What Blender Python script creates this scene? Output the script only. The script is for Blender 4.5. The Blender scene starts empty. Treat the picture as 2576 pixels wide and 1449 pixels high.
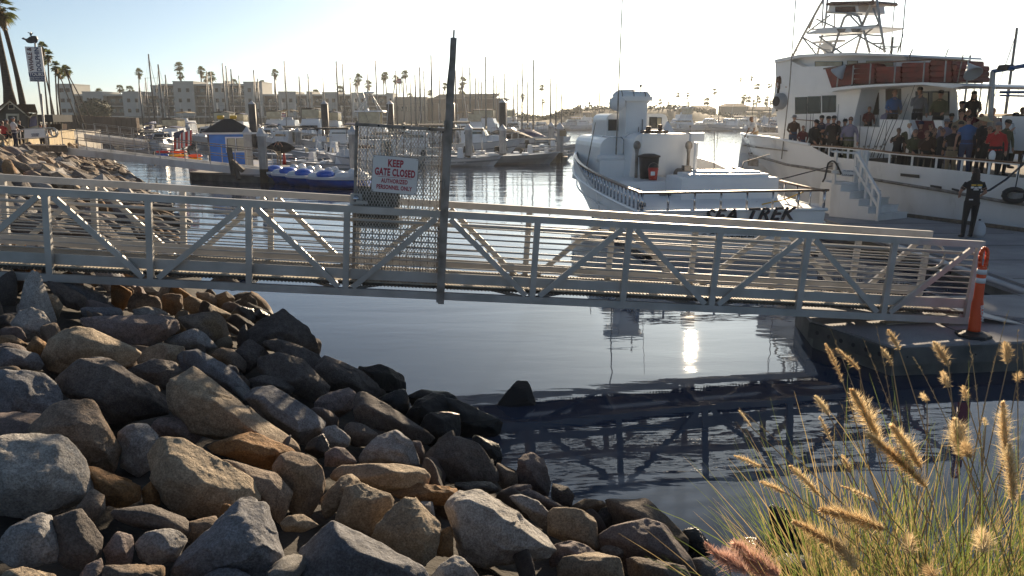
import bpy, bmesh, math, random
import numpy as np
from math import radians as R, sin, cos, pi
from mathutils import Vector, Matrix, noise, Euler
from mathutils.kdtree import KDTree
random.seed(7)
SC = bpy.context.scene
COL = SC.collection

# ---------------------------------------------------------------- camera, sky, sun, exposure
FPX, CX, CY, TH, HC = 1950.0, 1288.0, 724.5, R(12.56), 3.6
cam_d = bpy.data.cameras.new('camera')
cam_d.sensor_width = 36.0
cam_d.lens = 36.0 * FPX / 2576.0
cam_d.clip_start, cam_d.clip_end = 0.05, 6000
cam = bpy.data.objects.new('camera', cam_d)
cam.location = (0, 0, HC)
cam.rotation_euler = (R(90) - TH, 0, 0)
COL.objects.link(cam)
SC.camera = cam

SUN_AZ, SUN_EL = R(13.5), R(16.5)          # azimuth measured from +Y towards +X
world = bpy.data.worlds.new('World')
SC.world = world
world.use_nodes = True
wn = world.node_tree
wn.nodes.clear()
sky = wn.nodes.new('ShaderNodeTexSky')
sky.sky_type = 'NISHITA'
sky.sun_disc = False
sky.sun_elevation = SUN_EL
sky.sun_rotation = SUN_AZ
sky.altitude = 0
sky.air_density = 0.6
sky.dust_density = 0.7
sky.ozone_density = 4.0
bgn = wn.nodes.new('ShaderNodeBackground')
bgn.inputs['Strength'].default_value = 0.064
wo = wn.nodes.new('ShaderNodeOutputWorld')
hsk = wn.nodes.new('ShaderNodeHueSaturation')
hsk.inputs['Saturation'].default_value = 0.75
wn.links.new(sky.outputs[0], hsk.inputs['Color'])
tnt = wn.nodes.new('ShaderNodeMix'); tnt.data_type = 'RGBA'; tnt.blend_type = 'MULTIPLY'; tnt.inputs[0].default_value = 1; tnt.inputs[7].default_value = (.96, 1, .90, 1)
wn.links.new(hsk.outputs[0], tnt.inputs[6])
wn.links.new(tnt.outputs[2], bgn.inputs[0])
wn.links.new(bgn.outputs[0], wo.inputs[0])

sun_d = bpy.data.lights.new('sun', 'SUN')
sun_d.energy = 5.0
sun_d.angle = R(0.6)
sun_d.color = (1.0, 0.80, 0.56)
sun = bpy.data.objects.new('sun', sun_d)
sdir = Vector((sin(SUN_AZ) * cos(SUN_EL), cos(SUN_AZ) * cos(SUN_EL), sin(SUN_EL)))
sun.rotation_euler = sdir.to_track_quat('Z', 'Y').to_euler()
sun.location = (20, 60, 40)
COL.objects.link(sun)
SC.view_settings.view_transform = 'Standard'
SC.view_settings.look = 'None'
SC.view_settings.exposure = 1.0
SC.view_settings.gamma = 1.0
SC.view_settings.use_curve_mapping = False
SC.render.engine = 'CYCLES'
try:
 SC.cycles.use_denoising = True
 SC.cycles.max_bounces = 6
 SC.cycles.sample_clamp_indirect = 6
 SC.cycles.caustics_reflective = False
 SC.cycles.caustics_refractive = False
except Exception:
 pass

# ---------------------------------------------------------------- pixel <-> place helpers (2576 x 1449 frame)
def ray(px, py):
 v = (CY - py) / FPX
 return Vector(((px - CX) / FPX, cos(TH) + v * sin(TH), v * cos(TH) - sin(TH)))
CAM = Vector((0, 0, HC))
def at_z(px, py, z):
 r = ray(px, py); return CAM + r * ((z - HC) / r.z)
def at_y(px, py, Y):
 r = ray(px, py); return CAM + r * (Y / r.y)
def on_plane(px, py, p0, n):
 r = ray(px, py); return CAM + r * ((p0 - CAM).dot(n) / r.dot(n))
def xw(px, Y, z=0.0):
 """world X of picture column px at ground distance Y"""
 return (px - CX) / FPX * (Y * cos(TH) + (HC - z) * sin(TH))

# ---------------------------------------------------------------- mesh builder
class MB:
 def __init__(s):
  s.v, s.f, s.m = [], [], []
 def add(s, vs, fs, mi=0):
  o = len(s.v)
  s.v.extend([tuple(v) for v in vs])
  for f in fs:
   s.f.append(tuple(i + o for i in f)); s.m.append(mi)
  return s
 def hexa(s, b, t, mi=0):
  """prism from bottom polygon b and top polygon t"""
  n = len(b)
  fs = [tuple(range(n))[::-1], tuple(range(n, 2 * n))]
  for i in range(n):
   j = (i + 1) % n
   fs.append((i, j, n + j, n + i))
  return s.add(list(b) + list(t), fs, mi)
 def box(s, c, d, rz=0.0, mi=0):
  c = Vector(c); x, y, z = d[0] / 2, d[1] / 2, d[2] / 2
  q = Matrix.Rotation(rz, 3, 'Z')
  b = [c + q @ Vector(p) for p in ((-x, -y, -z), (x, -y, -z), (x, y, -z), (-x, y, -z))]
  t = [c + q @ Vector(p) for p in ((-x, -y, z), (x, -y, z), (x, y, z), (-x, y, z))]
  return s.hexa(b, t, mi)
 def bar(s, p, q, w, h, up=(0, 0, 1), mi=0):
  p, q = Vector(p), Vector(q); d = (q - p).normalized(); up = Vector(up)
  if abs(d.dot(up)) > .99: up = Vector((0, 1, 0))
  a = d.cross(up).normalized() * (w / 2); b = a.cross(d).normalized() * (h / 2)
  return s.hexa([p - a - b, p + a - b, p + a + b, p - a + b], [q - a - b, q + a - b, q + a + b, q - a + b], mi)
 def tube(s, pts, r, n=6, mi=0, cap=True, ell=None):
  pts = [Vector(p) for p in pts]
  rs = r if isinstance(r, (list, tuple)) else [r] * len(pts)
  vs, fs = [], []
  ref = Vector((0, 0, 1))
  d0 = (pts[1] - pts[0]).normalized()
  if abs(d0.dot(ref)) > .95: ref = Vector((0, 1, 0))
  for i, p in enumerate(pts):
   a = pts[max(0, i - 1)]; b = pts[min(len(pts) - 1, i + 1)]
   d = (b - a).normalized()
   u = d.cross(ref)
   if u.length < 1e-5: u = Vector((1, 0, 0))
   u.normalize(); w = u.cross(d).normalized()
   for k in range(n):
    t = 2 * pi * k / n
    vs.append(p + (u * cos(t) + w * sin(t)) * rs[i])
  for i in range(len(pts) - 1):
   for k in range(n):
    k2 = (k + 1) % n
    fs.append((i * n + k, i * n + k2, (i + 1) * n + k2, (i + 1) * n + k))
  if cap:
   fs.append(tuple(range(n))[::-1]); fs.append(tuple(range((len(pts) - 1) * n, len(pts) * n)))
  return s.add(vs, fs, mi)
 def rings(s, rings, mi=0, cap=True, close=True):
  n = len(rings[0]); vs = [p for r in rings for p in r]; fs = []
  for i in range(len(rings) - 1):
   for k in range(n if close else n - 1):
    k2 = (k + 1) % n
    fs.append((i * n + k, i * n + k2, (i + 1) * n + k2, (i + 1) * n + k))
  if cap:
   fs.append(tuple(range(n))[::-1]); fs.append(tuple(range((len(rings) - 1) * n, len(rings) * n)))
  return s.add(vs, fs, mi)
 def lathe(s, c, prof, n=16, mi=0, ax=None):
  c = Vector(c); rr = []
  for r, z in prof:
   rr.append([c + Vector((r * cos(2 * pi * k / n), r * sin(2 * pi * k / n), z)) for k in range(n)])
  return s.rings(rr, mi)
 def ball(s, c, rad, n=10, m=7, mi=0, rot=None):
  c = Vector(c); rr = []
  for i in range(m + 1):
   t = pi * (i + .02) / (m + .04); z = -cos(t); q = sin(t)
   ring = []
   for k in range(n):
    a = 2 * pi * k / n
    p = Vector((rad[0] * q * cos(a), rad[1] * q * sin(a), rad[2] * z))
    if rot: p = rot @ p
    ring.append(c + p)
   rr.append(ring)
  return s.rings(rr, mi)
 def slab(s, front, vec, mi=0):
  """polygon front (list of points) extruded by vec"""
  vec = Vector(vec); f = [Vector(p) for p in front]
  return s.hexa(f, [p + vec for p in f], mi)
 def mesh(s, name, mats, smooth=False):
  me = bpy.data.meshes.new(name)
  me.from_pydata(s.v, [], s.f)
  for m in (mats if isinstance(mats, (list, tuple)) else [mats]): me.materials.append(m)
  if any(s.m): me.polygons.foreach_set('material_index', s.m)
  if smooth: me.polygons.foreach_set('use_smooth', [True] * len(me.polygons))
  me.update()
  return me
 def build(s, name, mats, parent=None, smooth=False, fixn=True, **tags):
  me = s.mesh(name, mats, smooth)
  if fixn and len(s.f) < 60000:
   bm = bmesh.new(); bm.from_mesh(me); bmesh.ops.recalc_face_normals(bm, faces=bm.faces); bm.to_mesh(me); bm.free()
  return put(name, me, parent, **tags)

def put(name, data, parent=None, loc=None, rot=None, scale=None, **tags):
 o = bpy.data.objects.new(name, data); COL.objects.link(o)
 if parent is not None:
  o.parent = parent
 if loc is not None: o.location = loc
 if rot is not None: o.rotation_euler = rot
 if scale is not None: o.scale = scale
 for k, v in tags.items():
  if v is not None: o[k] = v
 return o
INV = {}
def thing(name, label, cat, loc=(0, 0, 0), rz=0.0, group=None):
 """Empty at the base of a thing; its parts are given in the thing's own frame"""
 return put(name, None, None, loc, (0, 0, rz), label=label, category=cat, group=group)
def wthing(name, label, cat, loc, group=None):
 """same, but its parts are given in world coordinates"""
 o = put(name, None, None, loc, label=label, category=cat, group=group)
 INV[o.name] = Matrix.Translation(-Vector(loc)); return o
def wput(o, parent):
 o.matrix_parent_inverse = INV[parent.name]; return o
def wb(mb, name, mats, parent, smooth=False, **t):
 """build a world-coordinate part under a wthing (or under one of its parts)"""
 o = mb.build(name, mats, parent, smooth, **t)
 if parent is not None and parent.name in INV: o.matrix_parent_inverse = INV[parent.name]
 return o
def tag(o, label=None, cat=None, group=None, kind=None):
 if label: o['label'] = label
 if cat: o['category'] = cat
 if group: o['group'] = group
 if kind: o['kind'] = kind
 return o
def copy_tree(o, parent=None):
 c = o.copy(); COL.objects.link(c)
 if parent is not None: c.parent = parent
 for ch in (KIDS[o.name] if o.name in KIDS else list(o.children)):
  copy_tree(ch, c)
 return c
KIDS = {}
def freeze(o):
 """remember the children of a prototype (children lookups are slow in big scenes)"""
 KIDS[o.name] = list(o.children)
 for ch in KIDS[o.name]: freeze(ch)
 return o

# ---------------------------------------------------------------- materials
def mat(name, col, col2=None, rough=.6, metal=0., scale=3., bump=0., bscale=None, rand=0., spec=.5, detail=4, aniso=None, ramp=(.35, .65), speck=None):
 m = bpy.data.materials.new(name); m.use_nodes = True
 nt = m.node_tree; N, L = nt.nodes, nt.links
 b = N['Principled BSDF']
 b.inputs['Roughness'].default_value = rough
 b.inputs['Metallic'].default_value = metal
 b.inputs['Specular IOR Level'].default_value = spec
 tc = N.new('ShaderNodeTexCoord')
 src = tc.outputs['Object']
 if aniso:
  mp = N.new('ShaderNodeMapping'); mp.inputs['Scale'].default_value = aniso
  L.new(src, mp.inputs[0]); src = mp.outputs[0]
 if col2 is None: col2 = tuple(c * .82 for c in col)
 nz = N.new('ShaderNodeTexNoise'); nz.inputs['Scale'].default_value = scale; nz.inputs['Detail'].default_value = detail
 L.new(src, nz.inputs['Vector'])
 rp = N.new('ShaderNodeValToRGB')
 rp.color_ramp.elements[0].position = ramp[0]; rp.color_ramp.elements[1].position = ramp[1]
 rp.color_ramp.elements[0].color = (*col2, 1); rp.color_ramp.elements[1].color = (*col, 1)
 L.new(nz.outputs['Fac'], rp.inputs[0])
 out = rp.outputs[0]
 if speck:
  n2 = N.new('ShaderNodeTexNoise'); n2.inputs['Scale'].default_value = speck[0]; n2.inputs['Detail'].default_value = 3; n2.inputs['Roughness'].default_value = .75
  L.new(src, n2.inputs['Vector'])
  r2 = N.new('ShaderNodeValToRGB'); r2.color_ramp.elements[0].position = .38; r2.color_ramp.elements[1].position = .62
  r2.color_ramp.elements[0].color = (speck[1],) * 3 + (1,); r2.color_ramp.elements[1].color = (speck[2],) * 3 + (1,)
  L.new(n2.outputs['Fac'], r2.inputs[0])
  mx = N.new('ShaderNodeMix'); mx.data_type = 'RGBA'; mx.blend_type = 'MULTIPLY'; mx.inputs[0].default_value = 1
  L.new(out, mx.inputs[6]); L.new(r2.outputs[0], mx.inputs[7]); out = mx.outputs[2]
 if rand:
  oi = N.new('ShaderNodeObjectInfo')
  mr = N.new('ShaderNodeMapRange'); mr.inputs[3].default_value = 1 - rand; mr.inputs[4].default_value = 1 + rand
  L.new(oi.outputs['Random'], mr.inputs[0])
  hs = N.new('ShaderNodeHueSaturation'); L.new(mr.outputs[0], hs.inputs['Value']); L.new(out, hs.inputs['Color']); out = hs.outputs[0]
 L.new(out, b.inputs['Base Color'])
 rr = N.new('ShaderNodeMapRange'); rr.inputs[3].default_value = max(.02, rough - .1); rr.inputs[4].default_value = min(1, rough + .1)
 L.new(nz.outputs['Fac'], rr.inputs[0]); L.new(rr.outputs[0], b.inputs['Roughness'])
 if bump:
  bn = N.new('ShaderNodeTexNoise'); bn.inputs['Scale'].default_value = bscale or scale * 4; bn.inputs['Detail'].default_value = 5; bn.inputs['Roughness'].default_value = .65
  L.new(src, bn.inputs['Vector'])
  bp = N.new('ShaderNodeBump'); bp.inputs['Strength'].default_value = 1; bp.inputs['Distance'].default_value = bump
  L.new(bn.outputs['Fac'], bp.inputs['Height']); L.new(bp.outputs[0], b.inputs['Normal'])
 return m

M = {}
M['alu'] = mat('aluminium', (.52, .50, .47), (.39, .375, .35), .5, .2, 2.5, .0015, 60, aniso=(1, 1, 1))
M['alu_dark'] = mat('weathered_steel', (.33, .305, .28), (.17, .145, .12), .6, .3, 5, .002, 70)
M['deck'] = mat('deck_panel', (.47, .42, .34), (.34, .30, .24), .7, .1, 4, .001, 90)
M['grate'] = mat('grating_edge', (.13, .10, .07), (.06, .05, .04), .8, 0, 20)
M['mesh'] = mat('expanded_metal', (.60, .57, .52), (.38, .34, .30), .6, .5, 8)
M['white'] = mat('white_paint', (.82, .82, .81), (.76, .76, .75), .32, 0, 1.5, .0008, 20)
M['white2'] = mat('weathered_white_paint', (.70, .69, .67), (.46, .43, .38), .45, 0, 1.1, .002, 12, aniso=(1, 1, .35), ramp=(.25, .5))
M['hullw'] = mat('hull_white', (.81, .80, .78), (.68, .66, .62), .3, 0, .7, .004, 3, aniso=(1, 1, .4), ramp=(.3, .5))
M['gel'] = mat('gelcoat_white', (.72, .73, .74), (.62, .63, .65), .3, 0, .8, rand=.12)
M['gelgrey'] = mat('gelcoat_grey', (.36, .38, .40), (.28, .3, .32), .4, 0, .8, rand=.2)
M['navy'] = mat('navy_paint', (.018, .03, .09), (.01, .02, .06), .3, 0, 2)
M['blue'] = mat('blue_paint', (.07, .28, .80), (.045, .22, .68), .5, 0, 2, .002, 12)
M['brightblue'] = mat('blue_plastic', (.02, .12, .55), (.015, .08, .4), .35, 0, 2)
M['red'] = mat('red_plastic', (.55, .03, .02), (.4, .02, .015), .4, 0, 3)
M['redbox'] = mat('red_float', (.20, .03, .02), (.10, .016, .012), .55, 0, 3, .006, 10, ramp=(.3, .6))
M['orange'] = mat('orange_plastic', (.85, .10, .02), (.75, .08, .015), .45, 0, 3)
M['yellow'] = mat('yellow_plastic', (.80, .50, .04), (.7, .4, .03), .45, 0, 3)
M['green'] = mat('green_plastic', (.06, .35, .1), None, .5)
M['black'] = mat('black_rubber', (.02, .02, .022), (.012, .012, .013), .6, 0, 5, .003, 30)
M['dark'] = mat('dark_canvas', (.03, .032, .036), (.018, .02, .022), .8, 0, 3, .003, 15)
M['bluecan'] = mat('blue_canvas', (.02, .05, .16), (.015, .035, .11), .8, 0, 3)
M['tancan'] = mat('tan_canvas', (.42, .33, .2), (.33, .26, .16), .8, 0, 3)
M['wood'] = mat('varnished_rail', (.16, .07, .03), (.09, .04, .02), .3, 0, 4, aniso=(3, 3, 3))
M['steel'] = mat('stainless', (.55, .56, .58), (.45, .46, .48), .22, .9, 4)
M['mast'] = mat('mast_alloy', (.16, .155, .15), (.10, .10, .10), .5, .3, 1, rand=.3)
M['pile'] = mat('concrete_pile', (.36, .35, .34), (.26, .25, .24), .85, 0, 2, .006, 14, rand=.08)
M['algae'] = mat('algae_pile', (.06, .05, .035), (.03, .026, .02), .8, 0, 5, .01, 18)
M['pilecap'] = mat('pile_cap', (.55, .56, .58), (.45, .46, .48), .5, 0, 2)
M['darkpile'] = mat('steel_pile', (.055, .05, .05), (.03, .028, .028), .6, 0, 2)
M['conc'] = mat('dock_concrete', (.33, .33, .34), (.22, .22, .23), .85, 0, 1.1, .004, 22, speck=(40, .85, 1.1))
M['concside'] = mat('float_side', (.16, .16, .15), (.08, .085, .08), .85, 0, 2.2, .006, 15)
M['dockw'] = mat('dock_timber', (.17, .14, .11), (.09, .075, .06), .85, 0, 2.5, .005, 15, aniso=(1, 4, 1))
M['glass'] = mat('dark_glass', (.02, .024, .028), (.015, .018, .02), .06, 0, 2, spec=.8)
M['glasslit'] = mat('lit_glazing', (.45, .40, .28), (.32, .28, .2), .2, 0, 2)  # lit counterpart of the dark glass: daylight through it put into opaque tan
M['tanwin'] = mat('salon_glass', (.09, .07, .05), (.05, .04, .035), .12, 0, 2, spec=.7)
M['rope'] = mat('rope', (.04, .045, .055), (.03, .03, .04), .8, 0, 20)
M['stucco'] = mat('pale_stucco', (.47, .465, .43), (.41, .405, .375), .9, 0, .25, .01, 6)
M['stucco2'] = mat('tan_stucco', (.33, .29, .23), (.27, .24, .19), .9, 0, .2)
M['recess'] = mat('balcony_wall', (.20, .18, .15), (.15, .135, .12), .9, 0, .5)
M['brownwall'] = mat('brown_retaining_wall', (.17, .12, .085), (.11, .08, .06), .9, 0, .6, .02, 5, aniso=(1, 1, .3))
M['seawall'] = mat('seawall_concrete', (.42, .33, .19), (.30, .235, .14), .9, 0, .8, .01, 9)
M['crack'] = mat('pale_patch', (.62, .55, .42), None, .9)
M['shingle'] = mat('roof_shingle', (.035, .035, .04), (.02, .02, .022), .9, 0, 12, .01, 20)
M['brownsh'] = mat('brown_shingle', (.14, .09, .05), (.08, .055, .035), .9, 0, 6, .01, 20)
M['hutwall'] = mat('hut_wall', (.13, .115, .09), (.09, .08, .065), .9, 0, 3)
M['cream'] = mat('cream_trim', (.62, .56, .42), (.52, .47, .35), .7, 0, 3)
M['greywood'] = mat('grey_batten', (.22, .2, .21), (.13, .12, .13), .85, 0, 3, .004, 20, aniso=(6, 6, 1))
M['hedge'] = mat('hedge_leaf', (.05, .065, .03), (.03, .04, .018), .8, 0, 1)
M['trunk'] = mat('palm_trunk', (.10, .08, .06), (.05, .04, .03), .95, 0, 3, .02, 8, aniso=(1, 1, 5))
M['skirt'] = mat('dead_frond', (.20, .135, .06), (.12, .08, .035), .8, 0, .8)
M['bush'] = mat('bush_leaf', (.045, .07, .022), (.025, .04, .013), .7, 0, .6)
M['soil'] = mat('dark_soil', (.06, .052, .045), (.03, .027, .024), .95, 0, 2, .03, 9)
M['path'] = mat('promenade', (.32, .29, .25), (.25, .23, .2), .9, 0, .4)
M['sand'] = mat('far_land', (.17, .145, .085), (.11, .10, .055), .95, 0, .05)
M['signw'] = mat('sign_white', (.78, .77, .76), (.72, .71, .70), .5, 0, 4)
M['signred'] = mat('sign_red_ink', (.42, .02, .05), (.36, .02, .04), .5, 0, 30)
M['ink'] = mat('black_ink', (.02, .02, .025), None, .5)
M['signblue'] = mat('sign_blue_ink', (.015, .035, .12), None, .5)
M['maroon'] = mat('maroon_ink', (.09, .015, .03), None, .5)
M['skin'] = mat('skin', (.46, .25, .17), (.40, .21, .14), .55, 0, 6)
M['skin2'] = mat('skin_dark', (.20, .11, .07), (.16, .09, .06), .55, 0, 6)
M['hair'] = mat('dark_hair', (.03, .018, .012), None, .7)
M['straw'] = mat('straw', (.55, .42, .24), (.42, .31, .17), .85, 0, 30)
for nm, c in dict(cl_black=(.018, .018, .02), cl_navy=(.02, .03, .07), cl_grey=(.20, .20, .22), cl_blue=(.05, .13, .30), cl_red=(.50, .03, .03),
     cl_brown=(.07, .035, .025), cl_white=(.62, .62, .62), cl_tan=(.33, .25, .16), cl_denim=(.05, .07, .13), cl_olive=(.08, .08, .04),
     cl_maroon=(.12, .02, .025), cl_orange=(.55, .12, .03), cl_lilac=(.22, .20, .27)).items():
 M[nm] = mat(nm[3:] + '_cloth', c, None, .9, 0, 6, .004, 18)

def rock_mat(name, c1, c2, wet=False, bump=.034, stain=None):
 m = bpy.data.materials.new(name); m.use_nodes = True
 nt = m.node_tree; N, L = nt.nodes, nt.links
 b = N['Principled BSDF']
 tc = N.new('ShaderNodeTexCoord'); src = tc.outputs['Object']
 oi = N.new('ShaderNodeObjectInfo')
 ad = N.new('ShaderNodeVectorMath'); ad.operation = 'ADD'
 sc = N.new('ShaderNodeMath'); sc.operation = 'MULTIPLY'; sc.inputs[1].default_value = 37
 L.new(oi.outputs['Random'], sc.inputs[0]); L.new(src, ad.inputs[0]); L.new(sc.outputs[0], ad.inputs[1]); src = ad.outputs[0]
 def nz(scale, det=5, ro=.6):
  n = N.new('ShaderNodeTexNoise'); n.inputs['Scale'].default_value = scale; n.inputs['Detail'].default_value = det; n.inputs['Roughness'].default_value = ro
  L.new(src, n.inputs['Vector']); return n.outputs['Fac']
 def ramp(f, p0, p1, a, bb):
  r = N.new('ShaderNodeValToRGB'); r.color_ramp.elements[0].position = p0; r.color_ramp.elements[1].position = p1
  r.color_ramp.elements[0].color = (*a, 1); r.color_ramp.elements[1].color = (*bb, 1); L.new(f, r.inputs[0]); return r.outputs[0]
 def mul(a, bb, f=1, mode='MULTIPLY'):
  x = N.new('ShaderNodeMix'); x.data_type = 'RGBA'; x.blend_type = mode; x.inputs[0].default_value = f
  L.new(a, x.inputs[6]); L.new(bb, x.inputs[7]); return x
 base = ramp(nz(2.3), .32, .68, c2, c1)
 if stain:
  st = N.new('ShaderNodeRGB'); st.outputs[0].default_value = (*stain, 1)
  x = mul(base, st.outputs[0], 1, 'MIX'); L.new(ramp(nz(1.6, 3), .50, .64, (0, 0, 0), (.75, .75, .75)), x.inputs[0]); base = x.outputs[2]
 sp = ramp(nz(75, 3, .8), .36, .66, (.58, .57, .57), (1.32, 1.32, 1.34))
 base = mul(base, sp).outputs[2]
 sp2 = ramp(nz(16, 5, .7), .34, .66, (.72, .70, .68), (1.22, 1.22, 1.22))
 base = mul(base, sp2).outputs[2]
 # dark tidal staining close to the water
 geo = N.new('ShaderNodeNewGeometry'); sx = N.new('ShaderNodeSeparateXYZ'); L.new(geo.outputs['Position'], sx.inputs[0])
 mr = N.new('ShaderNodeMapRange'); mr.inputs[1].default_value = .12; mr.inputs[2].default_value = .75; mr.inputs[3].default_value = .28; mr.inputs[4].default_value = 1.0
 L.new(sx.outputs[2], mr.inputs[0])
 hs = N.new('ShaderNodeHueSaturation'); L.new(base, hs.inputs['Color']); L.new(mr.outputs[0], hs.inputs['Value'])
 L.new(hs.outputs[0], b.inputs['Base Color'])
 b.inputs['Specular IOR Level'].default_value = .45
 mw = N.new('ShaderNodeMapRange'); mw.inputs[1].default_value = .03; mw.inputs[2].default_value = .22; mw.inputs[3].default_value = .28 if not wet else .12; mw.inputs[4].default_value = .82 if not wet else .28
 L.new(sx.outputs[2], mw.inputs[0]); L.new(mw.outputs[0], b.inputs['Roughness'])
 b1 = N.new('ShaderNodeBump'); b1.inputs['Distance'].default_value = bump; L.new(nz(14, 8, .68), b1.inputs['Height'])
 b2 = N.new('ShaderNodeBump'); b2.inputs['Distance'].default_value = bump * .32; L.new(nz(60, 4, .7), b2.inputs['Height']); L.new(b1.outputs[0], b2.inputs['Normal'])
 L.new(b2.outputs[0], b.inputs['Normal'])
 return m
RK = {
 'gray': rock_mat('granite_grey', (.42, .41, .40), (.29, .28, .27)),
 'lite': rock_mat('granite_pale', (.50, .475, .44), (.38, .36, .33)),
 'tan': rock_mat('tan_stone', (.48, .38, .26), (.34, .27, .19), stain=(.34, .27, .2)),
 'orange': rock_mat('orange_stone', (.44, .24, .09), (.27, .15, .065), stain=(.24, .18, .12)),
 'brown': rock_mat('brown_stone', (.34, .265, .20), (.22, .175, .14), stain=(.28, .18, .09)),
 'pink': rock_mat('pinkish_stone', (.34, .27, .245), (.23, .19, .175)),
 'blue': rock_mat('blue_grey_basalt', (.25, .25, .26), (.14, .14, .15), bump=.02),
 'dark': rock_mat('dark_stone', (.20, .17, .15), (.115, .10, .09)),
 'black': rock_mat('black_wet_stone', (.035, .032, .032), (.02, .018, .018), wet=True),
 'wet': rock_mat('wet_slab', (.07, .06, .05), (.03, .028, .026), wet=True, bump=.02),
}

def text_mesh(txt, size, mats, offset=0.0, extrude=.002, shear=0., align='CENTER', sx=1.0, space=1.0):
 cu = bpy.data.curves.new('txt', 'FONT'); cu.body = txt; cu.size = size; cu.offset = offset; cu.extrude = extrude; cu.shear = shear
 cu.align_x = align; cu.align_y = 'CENTER'; cu.space_character = space; cu.resolution_u = 3
 o = bpy.data.objects.new('txt', cu)
 me = bpy.data.meshes.new_from_object(o)
 bpy.data.objects.remove(o)
 me.materials.clear(); me.materials.append(mats)
 if sx != 1.0:
  for v in me.vertices: v.co.x *= sx
 return me
def place_text(name, txt, size, m, parent, o, xa, ya, fit=None, **k):
 """flat lettering: xa reading direction, ya up direction of the letters"""
 me = text_mesh(txt, size, m, **k)
 if fit:
  w0 = max(v.co.x for v in me.vertices) - min(v.co.x for v in me.vertices)
  for v in me.vertices: v.co.x *= fit / w0
 xa = Vector(xa).normalized(); ya = Vector(ya).normalized(); za = xa.cross(ya).normalized()
 mt = Matrix((xa, ya, za)).transposed().to_4x4(); mt.translation = Vector(o)
 me.transform(mt)
 ob = put(name, me, parent)
 if parent is not None and parent.name in INV: ob.matrix_parent_inverse = INV[parent.name]
 return ob
# ---------------------------------------------------------------- ground forms
def smooth(a, b, t):
 t = max(0., min(1., (t - a) / (b - a))); return t * t * (3 - 2 * t)
def bank_s(x, y):
 s1 = .8 * x + .6 * y; s2 = .87 * x + .5 * y + 1.95
 k = smooth(13, 18, y)
 return s1 * (1 - k) + s2 * k
def bank(x, y):
 s = bank_s(x, y)
 z = (5.15 - s) * .29
 if s > 5.15: z *= 1.5
 z = min(z, 1.95)
 g = math.exp(-(((x - 1.35) / .75) ** 2 + ((y - 1.25) / .85) ** 2))      # planting mound by the camera
 z = z + (2.05 - z) * min(1, g * 1.25) if z < 2.05 else z
 return max(z, -1.8)
def grid_mesh(name, xs, ys, fz, m, kind='structure', smooth_=True, jit=0):
 mb = MB(); nx, ny = len(xs), len(ys)
 vs = [(x, y, fz(x, y)) for y in ys for x in xs]
 fs = [(j * nx + i, j * nx + i + 1, (j + 1) * nx + i + 1, (j + 1) * nx + i) for j in range(ny - 1) for i in range(nx - 1)]
 mb.add(vs, fs)
 return tag(mb.build(name, m, None, smooth_, fixn=False), kind=kind)
def lin(a, b, n): return [a + (b - a) * i / (n - 1) for i in range(n)]
def terr(x, y):
 return bank(x, y) - .22 + .10 * noise.noise(Vector((x * 1.3, y * 1.3, 0)))
grid_mesh('embankment', lin(-46, 14, 150), lin(-6, 80, 200), terr, M['soil'])

# water: one sheet to the horizon, rippled by its normal
def water_mat():
 m = bpy.data.materials.new('harbour_water'); m.use_nodes = True
 nt = m.node_tree; N, L = nt.nodes, nt.links
 b = N['Principled BSDF']
 b.inputs['Base Color'].default_value = (.030, .045, .080, 1)
 b.inputs['Roughness'].default_value = .012
 b.inputs['IOR'].default_value = 1.333
 b.inputs['Specular IOR Level'].default_value = .8
 tc = N.new('ShaderNodeTexCoord')
 def wave(sx, sy, scale, det, dist, prev, rot=0., rough=.5):
  mp = N.new('ShaderNodeMapping'); mp.inputs['Scale'].default_value = (sx, sy, 1); mp.inputs['Rotation'].default_value = (0, 0, rot)
  L.new(tc.outputs['Object'], mp.inputs[0])
  n = N.new('ShaderNodeTexNoise'); n.inputs['Scale'].default_value = scale; n.inputs['Detail'].default_value = det; n.inputs['Roughness'].default_value = rough
  n.inputs['Distortion'].default_value = .4
  L.new(mp.outputs[0], n.inputs['Vector'])
  bp = N.new('ShaderNodeBump'); bp.inputs['Distance'].default_value = dist
  L.new(n.outputs['Fac'], bp.inputs['Height'])
  if prev is not None: L.new(prev, bp.inputs['Normal'])
  return bp
 w1 = wave(.38, 1.3, .5, 1.5, .055, None, R(8))
 w2 = wave(.7, 2.2, 1.6, 2, .014, w1.outputs[0], R(-6))
 w3 = wave(1, 2.4, 5.0, 3, .0024, w2.outputs[0], R(14))
 # glassy close in, rougher further out in the open channel
 geo = N.new('ShaderNodeNewGeometry'); sx = N.new('ShaderNodeSeparateXYZ'); L.new(geo.outputs['Position'], sx.inputs[0])
 for w, lo in ((w1, .20), (w2, .16), (w3, .12)):
  mr = N.new('ShaderNodeMapRange'); mr.inputs[1].default_value = 13; mr.inputs[2].default_value = 55; mr.inputs[3].default_value = lo; mr.inputs[4].default_value = 1.0
  L.new(sx.outputs[1], mr.inputs[0]); L.new(mr.outputs[0], w.inputs['Strength'])
 L.new(w3.outputs[0], b.inputs['Normal'])
 return m
M['water'] = water_mat()
mb = MB(); mb.add([(-700, -30, 0), (900, -30, 0), (900, 1500, 0), (-700, 1500, 0)], [(0, 1, 2, 3)])
tag(mb.build('water', M['water'], None), kind='structure')
mb = MB(); mb.add([(-700, -30, -2.2), (900, -30, -2.2), (900, 1500, -2.2), (-700, 1500, -2.2)], [(0, 1, 2, 3)])
tag(mb.build('seabed', M['soil'], None), kind='structure')

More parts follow.
